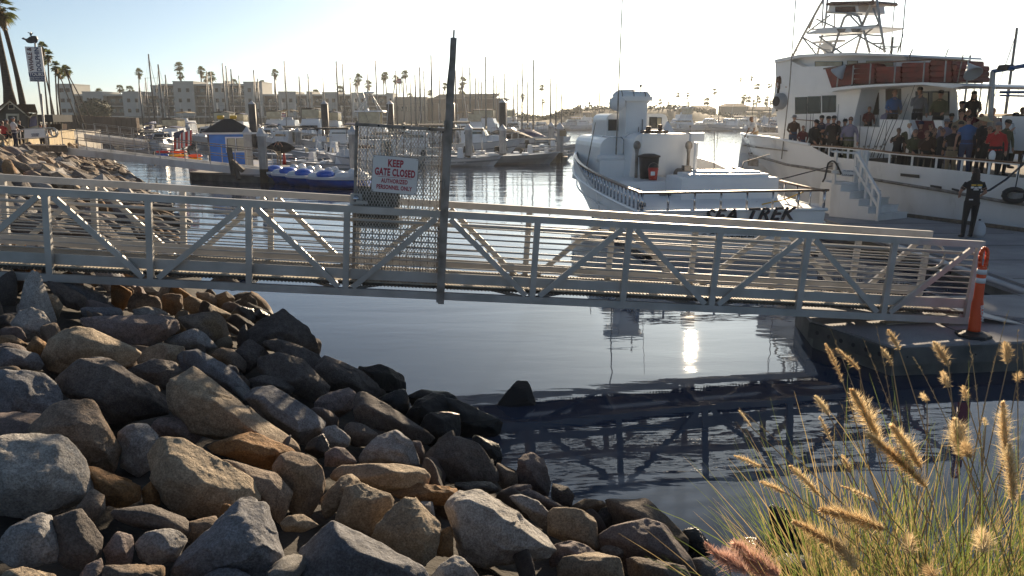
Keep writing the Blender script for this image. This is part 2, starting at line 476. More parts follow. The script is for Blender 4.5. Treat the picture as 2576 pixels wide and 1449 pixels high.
# land on the left behind the seawall, and the far shore
def poly_land(name, pts, z, m, depth=4):
 mb = MB(); mb.hexa([(x, y, z - depth) for x, y in pts], [(x, y, z) for x, y in pts])
 return tag(mb.build(name, m, None), kind='structure')
poly_land('promenade', [(-26.4, 33.5), (-26.6, 40), (-35.6, 60.5), (-52, 100), (-110, 112), (-160, 112), (-160, -6), (-15, -6), (-19, 12)], 1.80, M['path'])
poly_land('quay', [(-150, 112.4), (-88, 112.4), (-60, 150), (-30, 196), (60, 210), (60, 330), (-230, 330), (-230, 112.4)], 1.3, M['sand'])
def far(x, y):
 e = smooth(205 + 10 * noise.noise(Vector((x * .02, 3, 0))), 232, y)
 h = -1.2 + e * (3.6 + 1.2 * noise.noise(Vector((x * .013, y * .02, 0))))
 if 8 < x < 66: h += 2.6 * smooth(8, 24, x) * (1 - smooth(50, 66, x)) * smooth(222, 240, y)
 return h
grid_mesh('far_shore', lin(-60, 420, 120), lin(200, 330, 30), far, M['sand'])

# sea wall along the promenade
w = wthing('sea_wall', 'sunlit yellowish concrete sea wall topping the far rock bank', 'wall', (-30, 48, 1.3))
wl = [(-22.5, 32), (-26.2, 40), (-30.2, 49), (-35, 60), (-41, 74)]
for i in range(len(wl) - 1):
 a, b = Vector((*wl[i], 0)), Vector((*wl[i + 1], 0)); d = (b - a).normalized()
 n = int((b - a).length / 1.5)
 for k in range(n):
  p = a + (b - a) * (k / n) + d * .02; q = a + (b - a) * ((k + 1) / n) - d * .02
  m_ = MB(); m_.hexa([p + Vector(o) for o in ((0, 0, .6),)] + [q + Vector((0, 0, .6)), q + Vector((-.35, -.1, .6)), p + Vector((-.35, -.1, .6))],
       [p + Vector((0, 0, 2.22)), q + Vector((0, 0, 2.22)), q + Vector((-.35, -.1, 2.22)), p + Vector((-.35, -.1, 2.22))])
  wb(m_, 'panel', M['seawall'], w)
 m_ = MB(); m_.bar(a + Vector((-.15, 0, 2.27)), b + Vector((-.15, 0, 2.27)), .46, .1)
 wb(m_, 'coping', M['seawall'], w)
crk = MB()
random.seed(3)
for (i0, t0, t1, z0, z1) in ((0, .55, 1.0, 1.35, 1.75), (1, .0, .35, 1.7, 2.0), (1, .55, .95, 1.6, 1.95), (2, .05, .6, 1.5, 1.9), (1, .4, .6, 1.2, 1.35)):
 a, b = Vector((*wl[i0], 0)), Vector((*wl[i0 + 1], 0)); pts = []
 for k in range(9):
  t = t0 + (t1 - t0) * k / 8
  pts.append(a + (b - a) * t + Vector((.02, 0, z0 + (z1 - z0) * k / 8 + random.uniform(-.07, .07))))
 crk.tube(pts, .022, 4)
wb(crk, 'patched_crack', M['crack'], w)
# ---------------------------------------------------------------- people: one continuous body each
_tmp = bpy.data.scenes.new('workbench')
def remesh(mb, vox, it=3):
 me = bpy.data.meshes.new('r'); me.from_pydata(mb.v, [], mb.f); me.update()
 bm = bmesh.new(); bm.from_mesh(me); bmesh.ops.recalc_face_normals(bm, faces=bm.faces); bm.to_mesh(me); bm.free()
 o = bpy.data.objects.new('r', me); _tmp.collection.objects.link(o)
 md = o.modifiers.new('m', 'REMESH'); md.mode = 'VOXEL'; md.voxel_size = vox; md.use_smooth_shade = True
 ms = o.modifiers.new('s', 'SMOOTH'); ms.factor = .5; ms.iterations = it
 with bpy.context.temp_override(scene=_tmp, view_layer=_tmp.view_layers[0]):
  dg = bpy.context.evaluated_depsgraph_get(); dg.update()
  out = bpy.data.meshes.new_from_object(o.evaluated_get(dg), depsgraph=dg)
 bpy.data.objects.remove(o)
 return out

def body_mesh(P):
 """P: pose. local frame: x to the person's left, faces -Y, feet at z=0, 1.75 m tall"""
 mb = MB()
 lean = P.get('lean', 0.0); sit = P.get('sit', False); tw = P.get('tilt', 0)
 hipz = .93
 def up(p):                        # bend the upper body at the hips
  p = Vector(p)
  q = Matrix.Rotation(lean, 3, 'X') @ (p - Vector((0, 0, hipz))); q.z += hipz
  return q
 def ring(z, rx, ry, cy=0, n=12, f=up, cx=0):
  return [f((cx + rx * cos(2 * pi * k / n), cy + ry * sin(2 * pi * k / n), z)) for k in range(n)]
 fat = P.get('fat', 1.0)
 ident = lambda p: Vector(p)
 mb.rings([ring(.84, .13, .10, .0, f=ident), ring(.90, .172 * fat, .12 * fat, f=ident), ring(.99, .165 * fat, .118 * fat), ring(1.03, .160 * fat, .115 * fat)], 2)
 mb.rings([ring(.93, .172 * fat, .125 * fat, 0), ring(1.08, .152 * fat, .118 * fat, -.005), ring(1.22, .168, .122, 0), ring(1.34, .195, .12, .008), ring(1.415, .19, .095, .012), ring(1.46, .11, .075, .01), ring(1.49, .065, .06, .005)], 1)
 mb.rings([ring(1.44, .058, .058, .005), ring(1.50, .052, .055, 0), ring(1.56, .052, .056, -.008)], 0)
 ht = P.get('head', (0, 0))       # nod, turn
 hm = Matrix.Rotation(ht[1], 3, 'Z') @ Matrix.Rotation(ht[0], 3, 'X')
 hc = Vector((0, -.012, 1.635))
 def H(p): return up(hc + hm @ Vector(p))
 def hell(c, r, mi, n=12, m=8):
  rr = []
  for i in range(m + 1):
   t = pi * (i + .02) / (m + .04)
   rr.append([H((c[0] + r[0] * sin(t) * cos(2 * pi * k / n), c[1] + r[1] * sin(t) * sin(2 * pi * k / n), c[2] - r[2] * cos(t))) for k in range(n)])
  mb.rings(rr, mi)
 hell((0, 0, .02), (.075, .092, .098), 0); hell((0, -.022, -.035), (.056, .066, .072), 0)
 hell((0, -.098, -.006), (.013, .018, .022), 0, 8, 5)
 for sx in (-1, 1): hell((sx * .077, .008, 0), (.012, .02, .03), 0, 8, 5)
 hr = P.get('hs', 'short')
 if hr == 'short': hell((0, .018, .042), (.081, .092, .088), 4)
 if hr == 'long':
  hell((0, .02, .036), (.09, .098, .098), 4); hell((0, .05, -.06), (.10, .07, .13), 4); hell((.05, .04, -.13), (.06, .05, .09), 4); hell((-.05, .04, -.13), (.06, .05, .09), 4)
 def limb(pts, rr, mi, n=9, f=ident, dens=5):
  P_, r_ = [], []
  for i in range(len(pts) - 1):
   a, b = Vector(pts[i]), Vector(pts[i + 1])
   for k in range(dens):
    t = k / dens; P_.append(f(a + (b - a) * t)); r_.append(rr[i] + (rr[i + 1] - rr[i]) * t)
  P_.append(f(Vector(pts[-1]))); r_.append(rr[-1])
  mb.tube(P_, r_, n, mi)
 for sx, key in ((1, 'legL'), (-1, 'legR')):
  kn, an = P.get(key, ((sx * .10, -.015, .49), (sx * .115, .02, .08)))
  if sit and key not in P: kn, an = (sx * .12, -.42, .93), (sx * .13, -.44, .48)
  limb([(sx * .088, 0, .91), kn, an], [.098 * fat, .066, .050], 2, 10)
  an = Vector(an)
  limb([an + Vector((0, .03, -.015)), an + Vector((sx * .01, -.06, -.035)), an + Vector((sx * .02, -.17, -.052))], [.048, .044, .028], 3, 9)
 slv = P.get('sleeve', 'short')
 for sx, key in ((1, 'armL'), (-1, 'armR')):
  el, wr = P.get(key, ((sx * .255, .02, 1.13), (sx * .265, -.06, .88)))
  sh = (sx * .172, .01, 1.395)
  el, wr, shv = Vector(el), Vector(wr), Vector(sh)
  if slv == 'short':
   mid = shv + (el - shv) * .72
   limb([sh, mid], [.066, .060], 1, 9, up); limb([shv + (el - shv) * .5, el, wr], [.045, .038, .027], 0, 9, up)
  else:
   limb([sh, el, wr], [.066, .050, .038], 1, 9, up)
  d = (wr - el).normalized()
  hand = P.get('handdir' + key[-1]); hd = Vector(hand).normalized() if hand else d
  pc = wr + hd * .05
  side = hd.cross(Vector((0, 1, 0.3))).normalized() if abs(hd.y) < .9 else Vector((1, 0, 0))
  limb([wr, wr + hd * .035, wr + hd * .085], [.027, .038, .034], 0, 8, up, 3)
  if P.get('fingers'):
   cur = P.get('curl', Vector((0, -1, 0)))
   for k in range(4):
    o0 = wr + hd * .075 + side * (.024 * (k - 1.5)); L_ = (.062, .075, .07, .052)[k]
    limb([o0, o0 + hd * L_ * .55 + cur * .008, o0 + hd * L_ * .85 + cur * .035], [.0115, .010, .0085], 0, 6, up, 2)
   o0 = wr + hd * .03 + side * -.03
   limb([o0, o0 - side * .02 + hd * .03, o0 - side * .018 + hd * .058], [.013, .011, .009], 0, 6, up, 2)
  else:
   limb([wr + hd * .07, wr + hd * .12, wr + hd * .15 + Vector((0, -.015, 0))], [.034, .027, .014], 0, 8, up, 2)
   limb([wr + hd * .03 - side * .03, wr + hd * .085 - side * .045], [.015, .012], 0, 6, up, 2)
 me = remesh(mb, P.get('vox', .016))
 # nearest source vertex gives the garment
 kd = KDTree(len(mb.v))
 mi_of = [0] * len(mb.v)
 for f, m_ in zip(mb.f, mb.m):
  for i in f: mi_of[i] = m_
 for i, v in enumerate(mb.v): kd.insert(v, i)
 kd.balance()
 idx = []
 for p in me.polygons: idx.append(mi_of[kd.find(p.center)[1]])
 me.materials.clear()
 for m_ in P['mats']: me.materials.append(m_)
 me.polygons.foreach_set('material_index', idx)
 me.polygons.foreach_set('use_smooth', [True] * len(me.polygons))
 me.update()
 P['_up'] = up; P['_H'] = H
 return me
def mats5(skin='skin', shirt='cl_navy', pants='cl_black', shoes='black', hair='hair'):
 return [M[skin], M[shirt], M[pants], M[shoes], M[hair]]
PEOPLE = []
_pcache = {}
def person(label, loc, rz, h, P, hat=None, hatm='cl_black', glasses=False, extra=None, group=None):
 me = body_mesh(P)
 o = put('person', me, None, loc, (0, 0, rz), [h / 1.75] * 3, label=label, category='person', group=group)
 H = P['_H']
 if hat:
  m_ = MB(); n = 14
  def hp(x, y, z): return H((x, y, z))
  rr = []
  for (r, z) in ((.088, .035), (.092, .06), (.088, .09), (.07, .122), (.035, .137), (.004, .14)):
   rr.append([hp(r * cos(2 * pi * k / n), .006 + r * 1.1 * sin(2 * pi * k / n), z) for k in range(n)])
  m_.rings(rr)
  if hat == 'cap':
   arc = [(-.07, -.07), (-.06, -.135), (-.02, -.165), (.02, -.165), (.06, -.135), (.07, -.07)]
   m_.hexa([hp(x, y, .036 - (abs(x) * .1)) for x, y in arc], [hp(x, y, .048 - (abs(x) * .1)) for x, y in arc])
  else:
   w = .17 if hat == 'brim' else .24
   m_.rings([[hp(r * cos(2 * pi * k / n), .006 + r * 1.05 * sin(2 * pi * k / n), z) for k in range(n)] for r, z in ((.085, .046), (w, .03), (w, .024), (.085, .036))], cap=False)
  m_.build({'cap': 'cap', 'brim': 'brimmed_hat', 'wide': 'sun_hat'}[hat], M[hatm], o, True)
 if glasses:
  m_ = MB()
  for sx in (-1, 1): m_.ball(H((sx * .034, -.088, .018)), (.03, .014, .018), 8, 5)
  m_.bar(H((-.03, -.097, .02)), H((.03, -.097, .02)), .008, .008)
  m_.build('sunglasses', M['ink'], o, True)
 if extra: extra(o, P)
 return o
# ---------------------------------------------------------------- aluminium gangway with its gate
GA, GB = Vector((-7.05, 10.46, 1.40)), Vector((7.0, 11.53, .47))
g1 = (GB - GA).normalized(); g2 = Vector((-g1.y, g1.x, 0)).normalized(); g3 = g1.cross(g2).normalized()
if g3.z < 0: g3 = -g3
GW, GH = 1.28, 1.28                     # width between trusses, height
def G(u, v, w): return GA + g1 * u + g2 * (v * (1.14 - .027 * u)) + g3 * w
gw = wthing('gangway', 'long aluminium truss gangway sloping down across the view to the near float', 'gangway', G(7, .6, 0))
u_end = (GB - GA).length
u_first = .66; pitch = (u_end - .03 - u_first) / 10
nodes = [u_first + pitch * k for k in range(-2, 11)]
CH = .085
for side, v in (('near', 0.0), ('far', GW)):
 s = 1 if v == 0 else -1
 uE = u_end + .02 if v == 0 else u_end - .18
 u0 = nodes[0] - .1
 m = MB(); m.bar(G(u0, v, GH - .045), G(uE, v, GH - .045), .075, .10, g3); wb(m, 'top_chord', M['alu'], gw)
 m = MB(); m.bar(G(u0, v, .05), G(uE, v, .05), .075, .105, g3); wb(m, 'bottom_chord', M['alu'], gw)
 for i, u in enumerate(nodes):
  uu = min(u, uE - .04)
  m = MB(); m.bar(G(uu, v, .103), G(uu, v, GH - .096), .066, CH, g1); wb(m, 'post', M['alu'], gw)
  if i < len(nodes) - 1:
   k = i - 2
   un = min(nodes[i + 1], uE - .04)
   if k % 2 == 0: a, b = (uu + .10, GH - .11), (un - .10, .115)
   else: a, b = (uu + .10, .115), (un - .10, GH - .11)
   m = MB(); m.bar(G(a[0], v, a[1]), G(b[0], v, b[1]), .05, .078, g3); wb(m, 'diagonal', M['alu'], gw)
 vi = v + s * .062
 m = MB(); m.bar(G(u0, vi, .30), G(uE, vi, .30), .012, .15, g3); wb(m, 'kick_plate', M['alu'], gw)
 m = MB(); m.tube([G(u0, vi + s * .02, GH - .20), G(uE, vi + s * .02, GH - .20)], .024, 8); wb(m, 'handrail', M['alu'], gw, True)
 if v == 0:
  c = [G(uE - .02, vi + s * .02, GH - .20)] + [G(uE + .02 + .17 * sin(t), vi + s * .02, GH - .20 - .24 + .24 * cos(t)) for t in lin(.15, pi - .15, 9)] + [G(uE - .02, vi + s * .02, GH - .68)]
 else:
  c = [G(uE - .02, vi + s * .02, GH - .20)] + [G(uE + .05 + .19 * sin(t), vi + s * .02, GH - .20 - .20 + .20 * cos(t)) for t in lin(.15, pi - .15, 9)] + [G(uE - .02, vi + s * .02, GH - .60)]
 m = MB(); m.tube(c, .022, 8); wb(m, 'handrail_return', M['alu'], gw, True)
 for k in range(7):
  w = GH - .30 - k * .088
  m = MB(); m.tube([G(u0, vi, w), G(uE - .04, vi, w)], .0105, 6); wb(m, 'rail_tube', M['alu'], gw, True)
 m = MB(); m.bar(G(u0, v + s * .055, .165), G(uE, v + s * .055, .165), .02, .035, g3)
 for k in range(int((uE - u0) / .05)):
  m.bar(G(u0 + k * .05, v + s * .045, .155), G(u0 + k * .05 + .025, v + s * .045, .155), .03, .03, g3)
 wb(m, 'grating_edge', M['grate'], gw)
# deck plates with raised ribs, one mesh shared
pl = .30; m = MB()
m.box((0, 0, 0), (pl - .006, GW - .13, .03))
for k in range(6): m.box((-pl / 2 + .03 + k * .048, 0, .019), (.017, GW - .16, .008))
me = m.mesh('deck_plank', M['deck'])
rotm = Matrix((g1, g2, g3)).transposed().to_4x4()
for k in range(int((u_end - nodes[0]) / pl)):
 o = put('deck_plank', me, gw)
 t = rotm @ Matrix.Diagonal((1, 1.14 - .027 * (nodes[0] + pl * (k + .5)), 1, 1)); t.translation = G(nodes[0] + pl * (k + .5), GW / 2, .185)
 o.matrix_parent_inverse = INV[gw.name]; o.matrix_basis = t
for u in nodes:
 m = MB(); m.bar(G(min(u, u_end - .1), .04, .10), G(min(u, u_end - .1), GW - .04, .10), .06, .09, g3); wb(m, 'cross_beam', M['alu'], gw)
for a in range(2, len(nodes) - 1, 1):
 m = MB(); m.bar(G(nodes[a], .06 if a % 2 else GW - .06, .07), G(nodes[a + 1] - .1, GW - .06 if a % 2 else .06, .07), .04, .04, g3); wb(m, 'cross_brace', M['alu'], gw)
# transition plate and wheels at the float end
m = MB(); m.hexa([G(u_end - .05, .05, .13), G(u_end + 1.25, -.12, -.02), G(u_end + 1.25, GW + .25, -.02), G(u_end - .05, GW - .05, .13)],
     [G(u_end - .05, .05, .16), G(u_end + 1.25, -.12, -.005), G(u_end + 1.25, GW + .25, -.005), G(u_end - .05, GW - .05, .16)])
wb(m, 'transition_plate', M['alu'], gw)
for v in (.12, GW - .12):
 m = MB(); m.tube([G(u_end - .3, v - .04, -.03), G(u_end - .3, v + .04, -.03)], .06, 12); wb(m, 'wheel', M['black'], gw)

# gate: tall portal frame across the gangway, leaf lying along the near truss
def u_of(px, v, w):
 lo, hi = -3., 15.
 for _ in range(40):
  mid = (lo + hi) / 2; p = G(mid, v, w) - CAM
  dep = p.y * cos(TH) - p.z * sin(TH)
  if CX + FPX * p.x / dep < px: lo = mid
  else: hi = mid
 return lo
ug = u_of(1118, -.07, 1.0)
gf = wthing('gate_portal', 'tall dark weathered steel gate frame rising above the middle of the gangway', 'gate frame', G(ug, .5, 0))
m = MB(); m.bar(G(ug, -.085, -.05), G(ug, -.085, 3.62), .035, .085, g1); wb(m, 'post', M['alu_dark'], gf)
m = MB(); m.bar(G(ug - .055, -.075, -.03), G(ug - .055, -.075, 2.55), .04, .03, g1); wb(m, 'hinge_strip', M['alu_dark'], gf)
m = MB(); m.bar(G(ug, GW + .09, 0), G(ug, GW + .09, 3.50), .035, .07, g1); wb(m, 'post', M['alu_dark'], gf)
for w_ in (2.28, 3.52):
 m = MB(); m.bar(G(ug, -.06, w_), G(ug, GW + .07, w_), .05, .05, g3); wb(m, 'cross_bar', M['alu_dark'], gf)
m = MB()
for k in range(14): m.bar(G(ug, .0 + k * .095, 2.32), G(ug, .0 + k * .095, 3.49), .012, .012, g1)
wb(m, 'infill_bars', M['alu_dark'], gf)
m = MB(); m.hexa([G(ug - .012, -.10, 3.62), G(ug - .012, .0, 3.62), G(ug + .012, .0, 3.62), G(ug + .012, -.10, 3.62)], [G(ug - .012, -.09, 3.72), G(ug - .012, -.02, 3.70), G(ug + .012, -.02, 3.70), G(ug + .012, -.09, 3.72)])
wb(m, 'post_tip', M['alu_dark'], gf)
m = MB(); m.slab([G(ug - .05, -.10, 2.1), G(ug - .065, -.10, 3.0), G(ug - .02, -.10, 3.62), G(ug - .02, -.10, 2.1)], g2 * .012)
wb(m, 'wing_plate', M['alu_dark'], gf)
for w_ in (.5, 1.6, 2.4):
 m = MB(); m.tube([G(ug - .05, -.10, w_), G(ug - .05, -.10, w_ + .12)], .022, 8); wb(m, 'hinge', M['alu_dark'], gf)

vg = .125; uL, uR = u_of(893, vg, 1.2), ug - .075
gt = wthing('gate', 'open gate leaf of expanded metal mesh behind the near truss', 'gate', G(uL, vg, .25))
wb0, wt = .22, 2.40
for a, b in (((uL, wb0), (uR, wb0)), ((uL, wt), (uR, wt)), ((uL, wb0 - .022), (uL, wt + .022)), ((uR, wb0 - .022), (uR, wt + .022))):
 m = MB(); m.bar(G(a[0], vg, a[1]), G(b[0], vg, b[1]), .045, .045, g2); wb(m, 'frame_tube', M['alu_dark'], gt)
m = MB()
W, Hh, dx, sl = uR - uL, wt - wb0, .042, 1.9      # diamonds taller than wide
def clipline(x0, sgn):
 pts = []
 a = (x0, 0.); L_ = Hh / sl
 t0, t1 = 0., 1.
 xa, xb = x0, x0 + sgn * L_
 for lim, side in ((0, 1), (W, -1)):
  fa, fb = (xa - lim) * side, (xb - lim) * side
  if fa < 0 and fb < 0: return None
  if fa < 0: t0 = max(t0, fa / (fa - fb))
  if fb < 0: t1 = min(t1, fa / (fa - fb))
 if t1 - t0 < .01: return None
 return (xa + (xb - xa) * t0, Hh * t0), (xa + (xb - xa) * t1, Hh * t1)
k = -int(Hh / sl / dx) - 1
while k * dx < W + Hh / sl:
 for sgn in (1, -1):
  c = clipline(k * dx, sgn)
  if c:
   (x0, y0), (x1, y1) = c; off = .003 * sgn
   m.bar(G(uL + x0, vg + off, wb0 + y0), G(uL + x1, vg + off, wb0 + y1), .0095, .004, g2)
 k += 1
wb(m, 'expanded_metal', M['mesh'], gt)
m = MB()
for k in range(12):
 m.bar(G(uL + .05 + k * W / 12, vg + .028, wb0 + .03), G(uL + .05 + k * W / 12, vg + .028, wt - .03), .016, .014, g1)
wb(m, 'upright_bar', M['alu_dark'], gt)
m = MB(); m.bar(G(uL, vg + .03, 1.25), G(uR, vg + .03, 1.25), .03, .04, g2); wb(m, 'mid_rail', M['alu_dark'], gt)
m = MB(); m.slab([G(uL + .03, vg + .045, wb0 + .75), G(uL + .62, vg + .045, wb0 + .75), G(uL + .62, vg + .045, 1.55), G(uL + .03, vg + .045, 1.55)], g2 * .004)
wb(m, 'backing_plate', M['hutwall'], gt)  # solid dark sheet standing in for a second, see-through mesh layer
for k in range(4):
 for uu in (uL + .012, uR - .012):
  m = MB(); c = G(uu, vg - .028, wt - .03 - k * .68); m.tube([c, c - g2 * .012], .014, 8); wb(m, 'bolt', M['black'], gt)
for k in range(3):
 m = MB(); c = G(uL + .3 + k * .35, vg - .028, wt); m.tube([c, c - g2 * .012], .014, 8); wb(m, 'bolt', M['black'], gt)
# latch with round knob and lever
m = MB(); m.bar(G(uL - .06, vg - .05, 1.37), G(uL + .10, vg - .05, 1.37), .05, .15, g3); wb(m, 'latch_box', M['alu'], gt)
m = MB(); c = G(uL + .02, vg - .075, 1.38); m.tube([c, c - g2 * .05], [.05, .04], 14); kn = wb(m, 'knob', M['steel'], gt, True)
m = MB(); m.bar(G(uL + .03, vg - .14, 1.345), G(uL + .19, vg - .14, 1.335), .02, .045, g3); wb(m, 'lever', M['alu'], gt)
# sign on the gate
sv = vg - .035
def gs(px, py):                       # point of the gate plane at a pixel
 return on_plane(px, py, G(0, sv, 0), g2)
sg = wthing('gate_sign', 'white KEEP GATE CLOSED sign with red lettering wired to the mesh gate', 'sign', G((uL + uR) / 2, sv, 1.5))
c4 = [gs(932, 482), gs(1047, 492), gs(1055, 399), gs(939, 388)]
ctr = sum(c4, Vector()) / 4
sx_, sy_ = (c4[1] - c4[0]).normalized(), None
sy_ = g2.cross(sx_).normalized()
if sy_.z < 0: sy_ = -sy_
sw = ((c4[1] - c4[0]).length + (c4[2] - c4[3]).length) / 2; sh = ((c4[3] - c4[0]).length + (c4[2] - c4[1]).length) / 2
def rr_poly(w, h, r, z):
 out = []
 for cx, cy, a0 in ((w / 2 - r, h / 2 - r, 0), (-w / 2 + r, h / 2 - r, 90), (-w / 2 + r, -h / 2 + r, 180), (w / 2 - r, -h / 2 + r, 270)):
  for k in range(4):
   a = R(a0 + k * 30); out.append(ctr + sx_ * (cx + r * cos(a)) + sy_ * (cy + r * sin(a)) + g2 * z)
 return out
m = MB(); m.hexa(rr_poly(sw, sh, .025, 0), rr_poly(sw, sh, .025, .004)); wb(m, 'border', M['ink'], sg)
m = MB(); m.hexa(rr_poly(sw - .012, sh - .012, .02, -.003), rr_poly(sw - .012, sh - .012, .02, -.0005)); wb(m, 'panel', M['signw'], sg)
for txt, yy, ch_, fw in (('KEEP', .30, .185, .335), ('GATE CLOSED', .055, .185, .88), ('AUTHORIZED', -.175, .11, .58), ('PERSONNEL ONLY', -.345, .11, .775)):
 place_text('lettering', txt, ch_ * sh / .70, M['signred'], sg, ctr + sy_ * (yy * sh) - g2 * .005, sx_, sy_, offset=.0055 if ch_ > .12 else .0028, fit=fw * sw, space=1.08)
m = MB(); m.bar(ctr + sx_ * (-sw * .37) - sy_ * .035 - g2 * .004, ctr + sx_ * (sw * .37) - sy_ * .035 - g2 * .004, .002, .005, sy_); wb(m, 'rule_line', M['signred'], sg)
for a in (-1, 1):
 for b in (-1, 1):
  m = MB(); c = ctr + sx_ * (a * (sw / 2 - .025)) + sy_ * (b * (sh / 2 - .025)) - g2 * .003; m.tube([c, c - g2 * .006], .008, 8); wb(m, 'screw', M['alu_dark'], sg)

# ---------------------------------------------------------------- near concrete float
ZD = .45
def dock_float(name, label, pts, z, th, holes=None, mat_top='conc', group=None):
 """deck of bays over a float hull; pts clockwise or not, world XY"""
 c = sum((Vector((*p, 0)) for p in pts), Vector()) / len(pts)
 t = wthing(name, label, 'dock', (c.x, c.y, z), group)
 m = MB(); m.hexa([(x, y, z - .06) for x, y in pts], [(x, y, z) for x, y in pts]); wb(m, 'deck_slab', M[mat_top], t)
 pin = [(c.x + (x - c.x) * .985, c.y + (y - c.y) * .985) for x, y in pts]
 m = MB(); m.hexa([(x, y, z - th) for x, y in pin], [(x, y, z - .062) for x, y in pin]); wb(m, 'float_hull', M['concside'], t)
 return t
fa, fb, fc, fd, fe = (5.32, 10.41), (4.72, 11.80), (4.95, 13.25), (12.5, 13.9), (12.5, 11.25)
df = dock_float('concrete_float', 'grey concrete float with round holes along its side under the gangway foot', [fa, fb, fc, fd, fe], ZD, .62)
a, b = Vector((*fa, 0)), Vector((*fb, 0)); dn = (b - a).normalized(); nn = Vector((-dn.y, dn.x, 0))
if nn.x > 0: nn = -nn
m = MB(); m.bar(a + nn * .03 + Vector((0, 0, .30)), b + nn * .03 + Vector((0, 0, .30)), .05, .24); wb(m, 'side_waler', M['concside'], df)
for k in range(6):
 p = a + (b - a) * ((k + .6) / 6.4) + Vector((0, 0, .30)); m = MB(); m.tube([p + nn * .04, p + nn * .062], .034, 12); wb(m, 'bolt_hole', M['ink'], df)
a2, b2 = Vector((*fa, 0)), Vector((*fe, 0)); d2 = (b2 - a2).normalized(); n2 = Vector((d2.y, -d2.x, 0))
m = MB(); m.bar(a2 + n2 * .03 + Vector((0, 0, .30)), b2 + n2 * .03 + Vector((0, 0, .30)), .05, .24); wb(m, 'side_waler', M['concside'], df)
for k in range(14):
 p = a2 + (b2 - a2) * ((k + .4) / 14) + Vector((0, 0, .30)); m = MB(); m.tube([p + n2 * .05, p + n2 * .062], .012, 8); wb(m, 'bolt_head', M['ink'], df)
for k in range(1, 6):
 p = Vector((5.4 + k * 1.3, 10.45 + k * .155, ZD + .003)); m = MB(); m.bar(p, p + Vector((-.25, 2.9, 0)), .012, .004); wb(m, 'deck_joint', M['ink'], df)
# pale curved landing plate on the float
m = MB()
arc = [(7.3, 12.55), (7.55, 12.05), (8.1, 11.72), (8.9, 11.55), (10.2, 11.5), (12.2, 11.6), (12.2, 13.4), (9.5, 13.3), (7.6, 13.1)]
m.hexa([(x, y, ZD + .004) for x, y in arc], [(x, y, ZD + .05) for x, y in arc]); tag(m.build('landing_plate', M['conc'], None), 'pale curved landing plate lying on the near float behind the delineator', 'plate')
m = MB(); m.bar((5.75, 11.6, ZD + .012), (7.2, 11.9, ZD + .012), .16, .02); tag(m.build('float_plank', M['deck'], None), 'short pale board lying on the float beneath the gangway', 'board')

# orange delineator post
cp = at_z(2448, 846, ZD)
dl = thing('delineator_post', 'orange traffic delineator with two white bands and black base at the gangway foot', 'traffic post', (cp.x, cp.y, ZD), R(8))
n = 8
m = MB(); m.lathe((0, 0, 0), [(.235, 0), (.245, .015), (.235, .045), (.12, .06), (.085, .085), (.01, .086)], 8); m.build('rubber_base', M['black'], dl)
m = MB(); m.lathe((0, 0, 0), [(.085, .087), (.082, .12), (.078, .5), (.066, .56), (.064, .60), (.060, 1.02), (.052, 1.05), (.01, 1.051)], 18); m.build('post', M['orange'], dl, True)
for z0, z1 in ((.80, .875), (.93, 1.0)):
 m = MB(); m.lathe((0, 0, 0), [(.0, z0), (.0655, z0), (.0645, z1), (.0, z1)], 18); m.build('reflective_band', M['signw'], dl, True)
m = MB(); lp = [(x, 0, z) for x, z in ((-.046, 1.04), (-.05, 1.12), (-.052, 1.2), (-.044, 1.26), (-.022, 1.295), (0, 1.303), (.022, 1.295), (.044, 1.26), (.052, 1.2), (.05, 1.12), (.046, 1.04))]
for q in range(len(lp) - 1): m.bar(Vector(lp[q]) , Vector(lp[q + 1]), .05, .028, (0, 1, 0))
for q in lp: m.ball(q, (.015, .024, .015), 6, 4)
m.build('handle_loop', M['orange'], dl, True)
place_text('lettering', 'SLOW', .075, M['signw'], dl, (0.03, -.078, .36), (0.15, 0.0, -1), (1, .2, .15), offset=.002, sx=1.2)
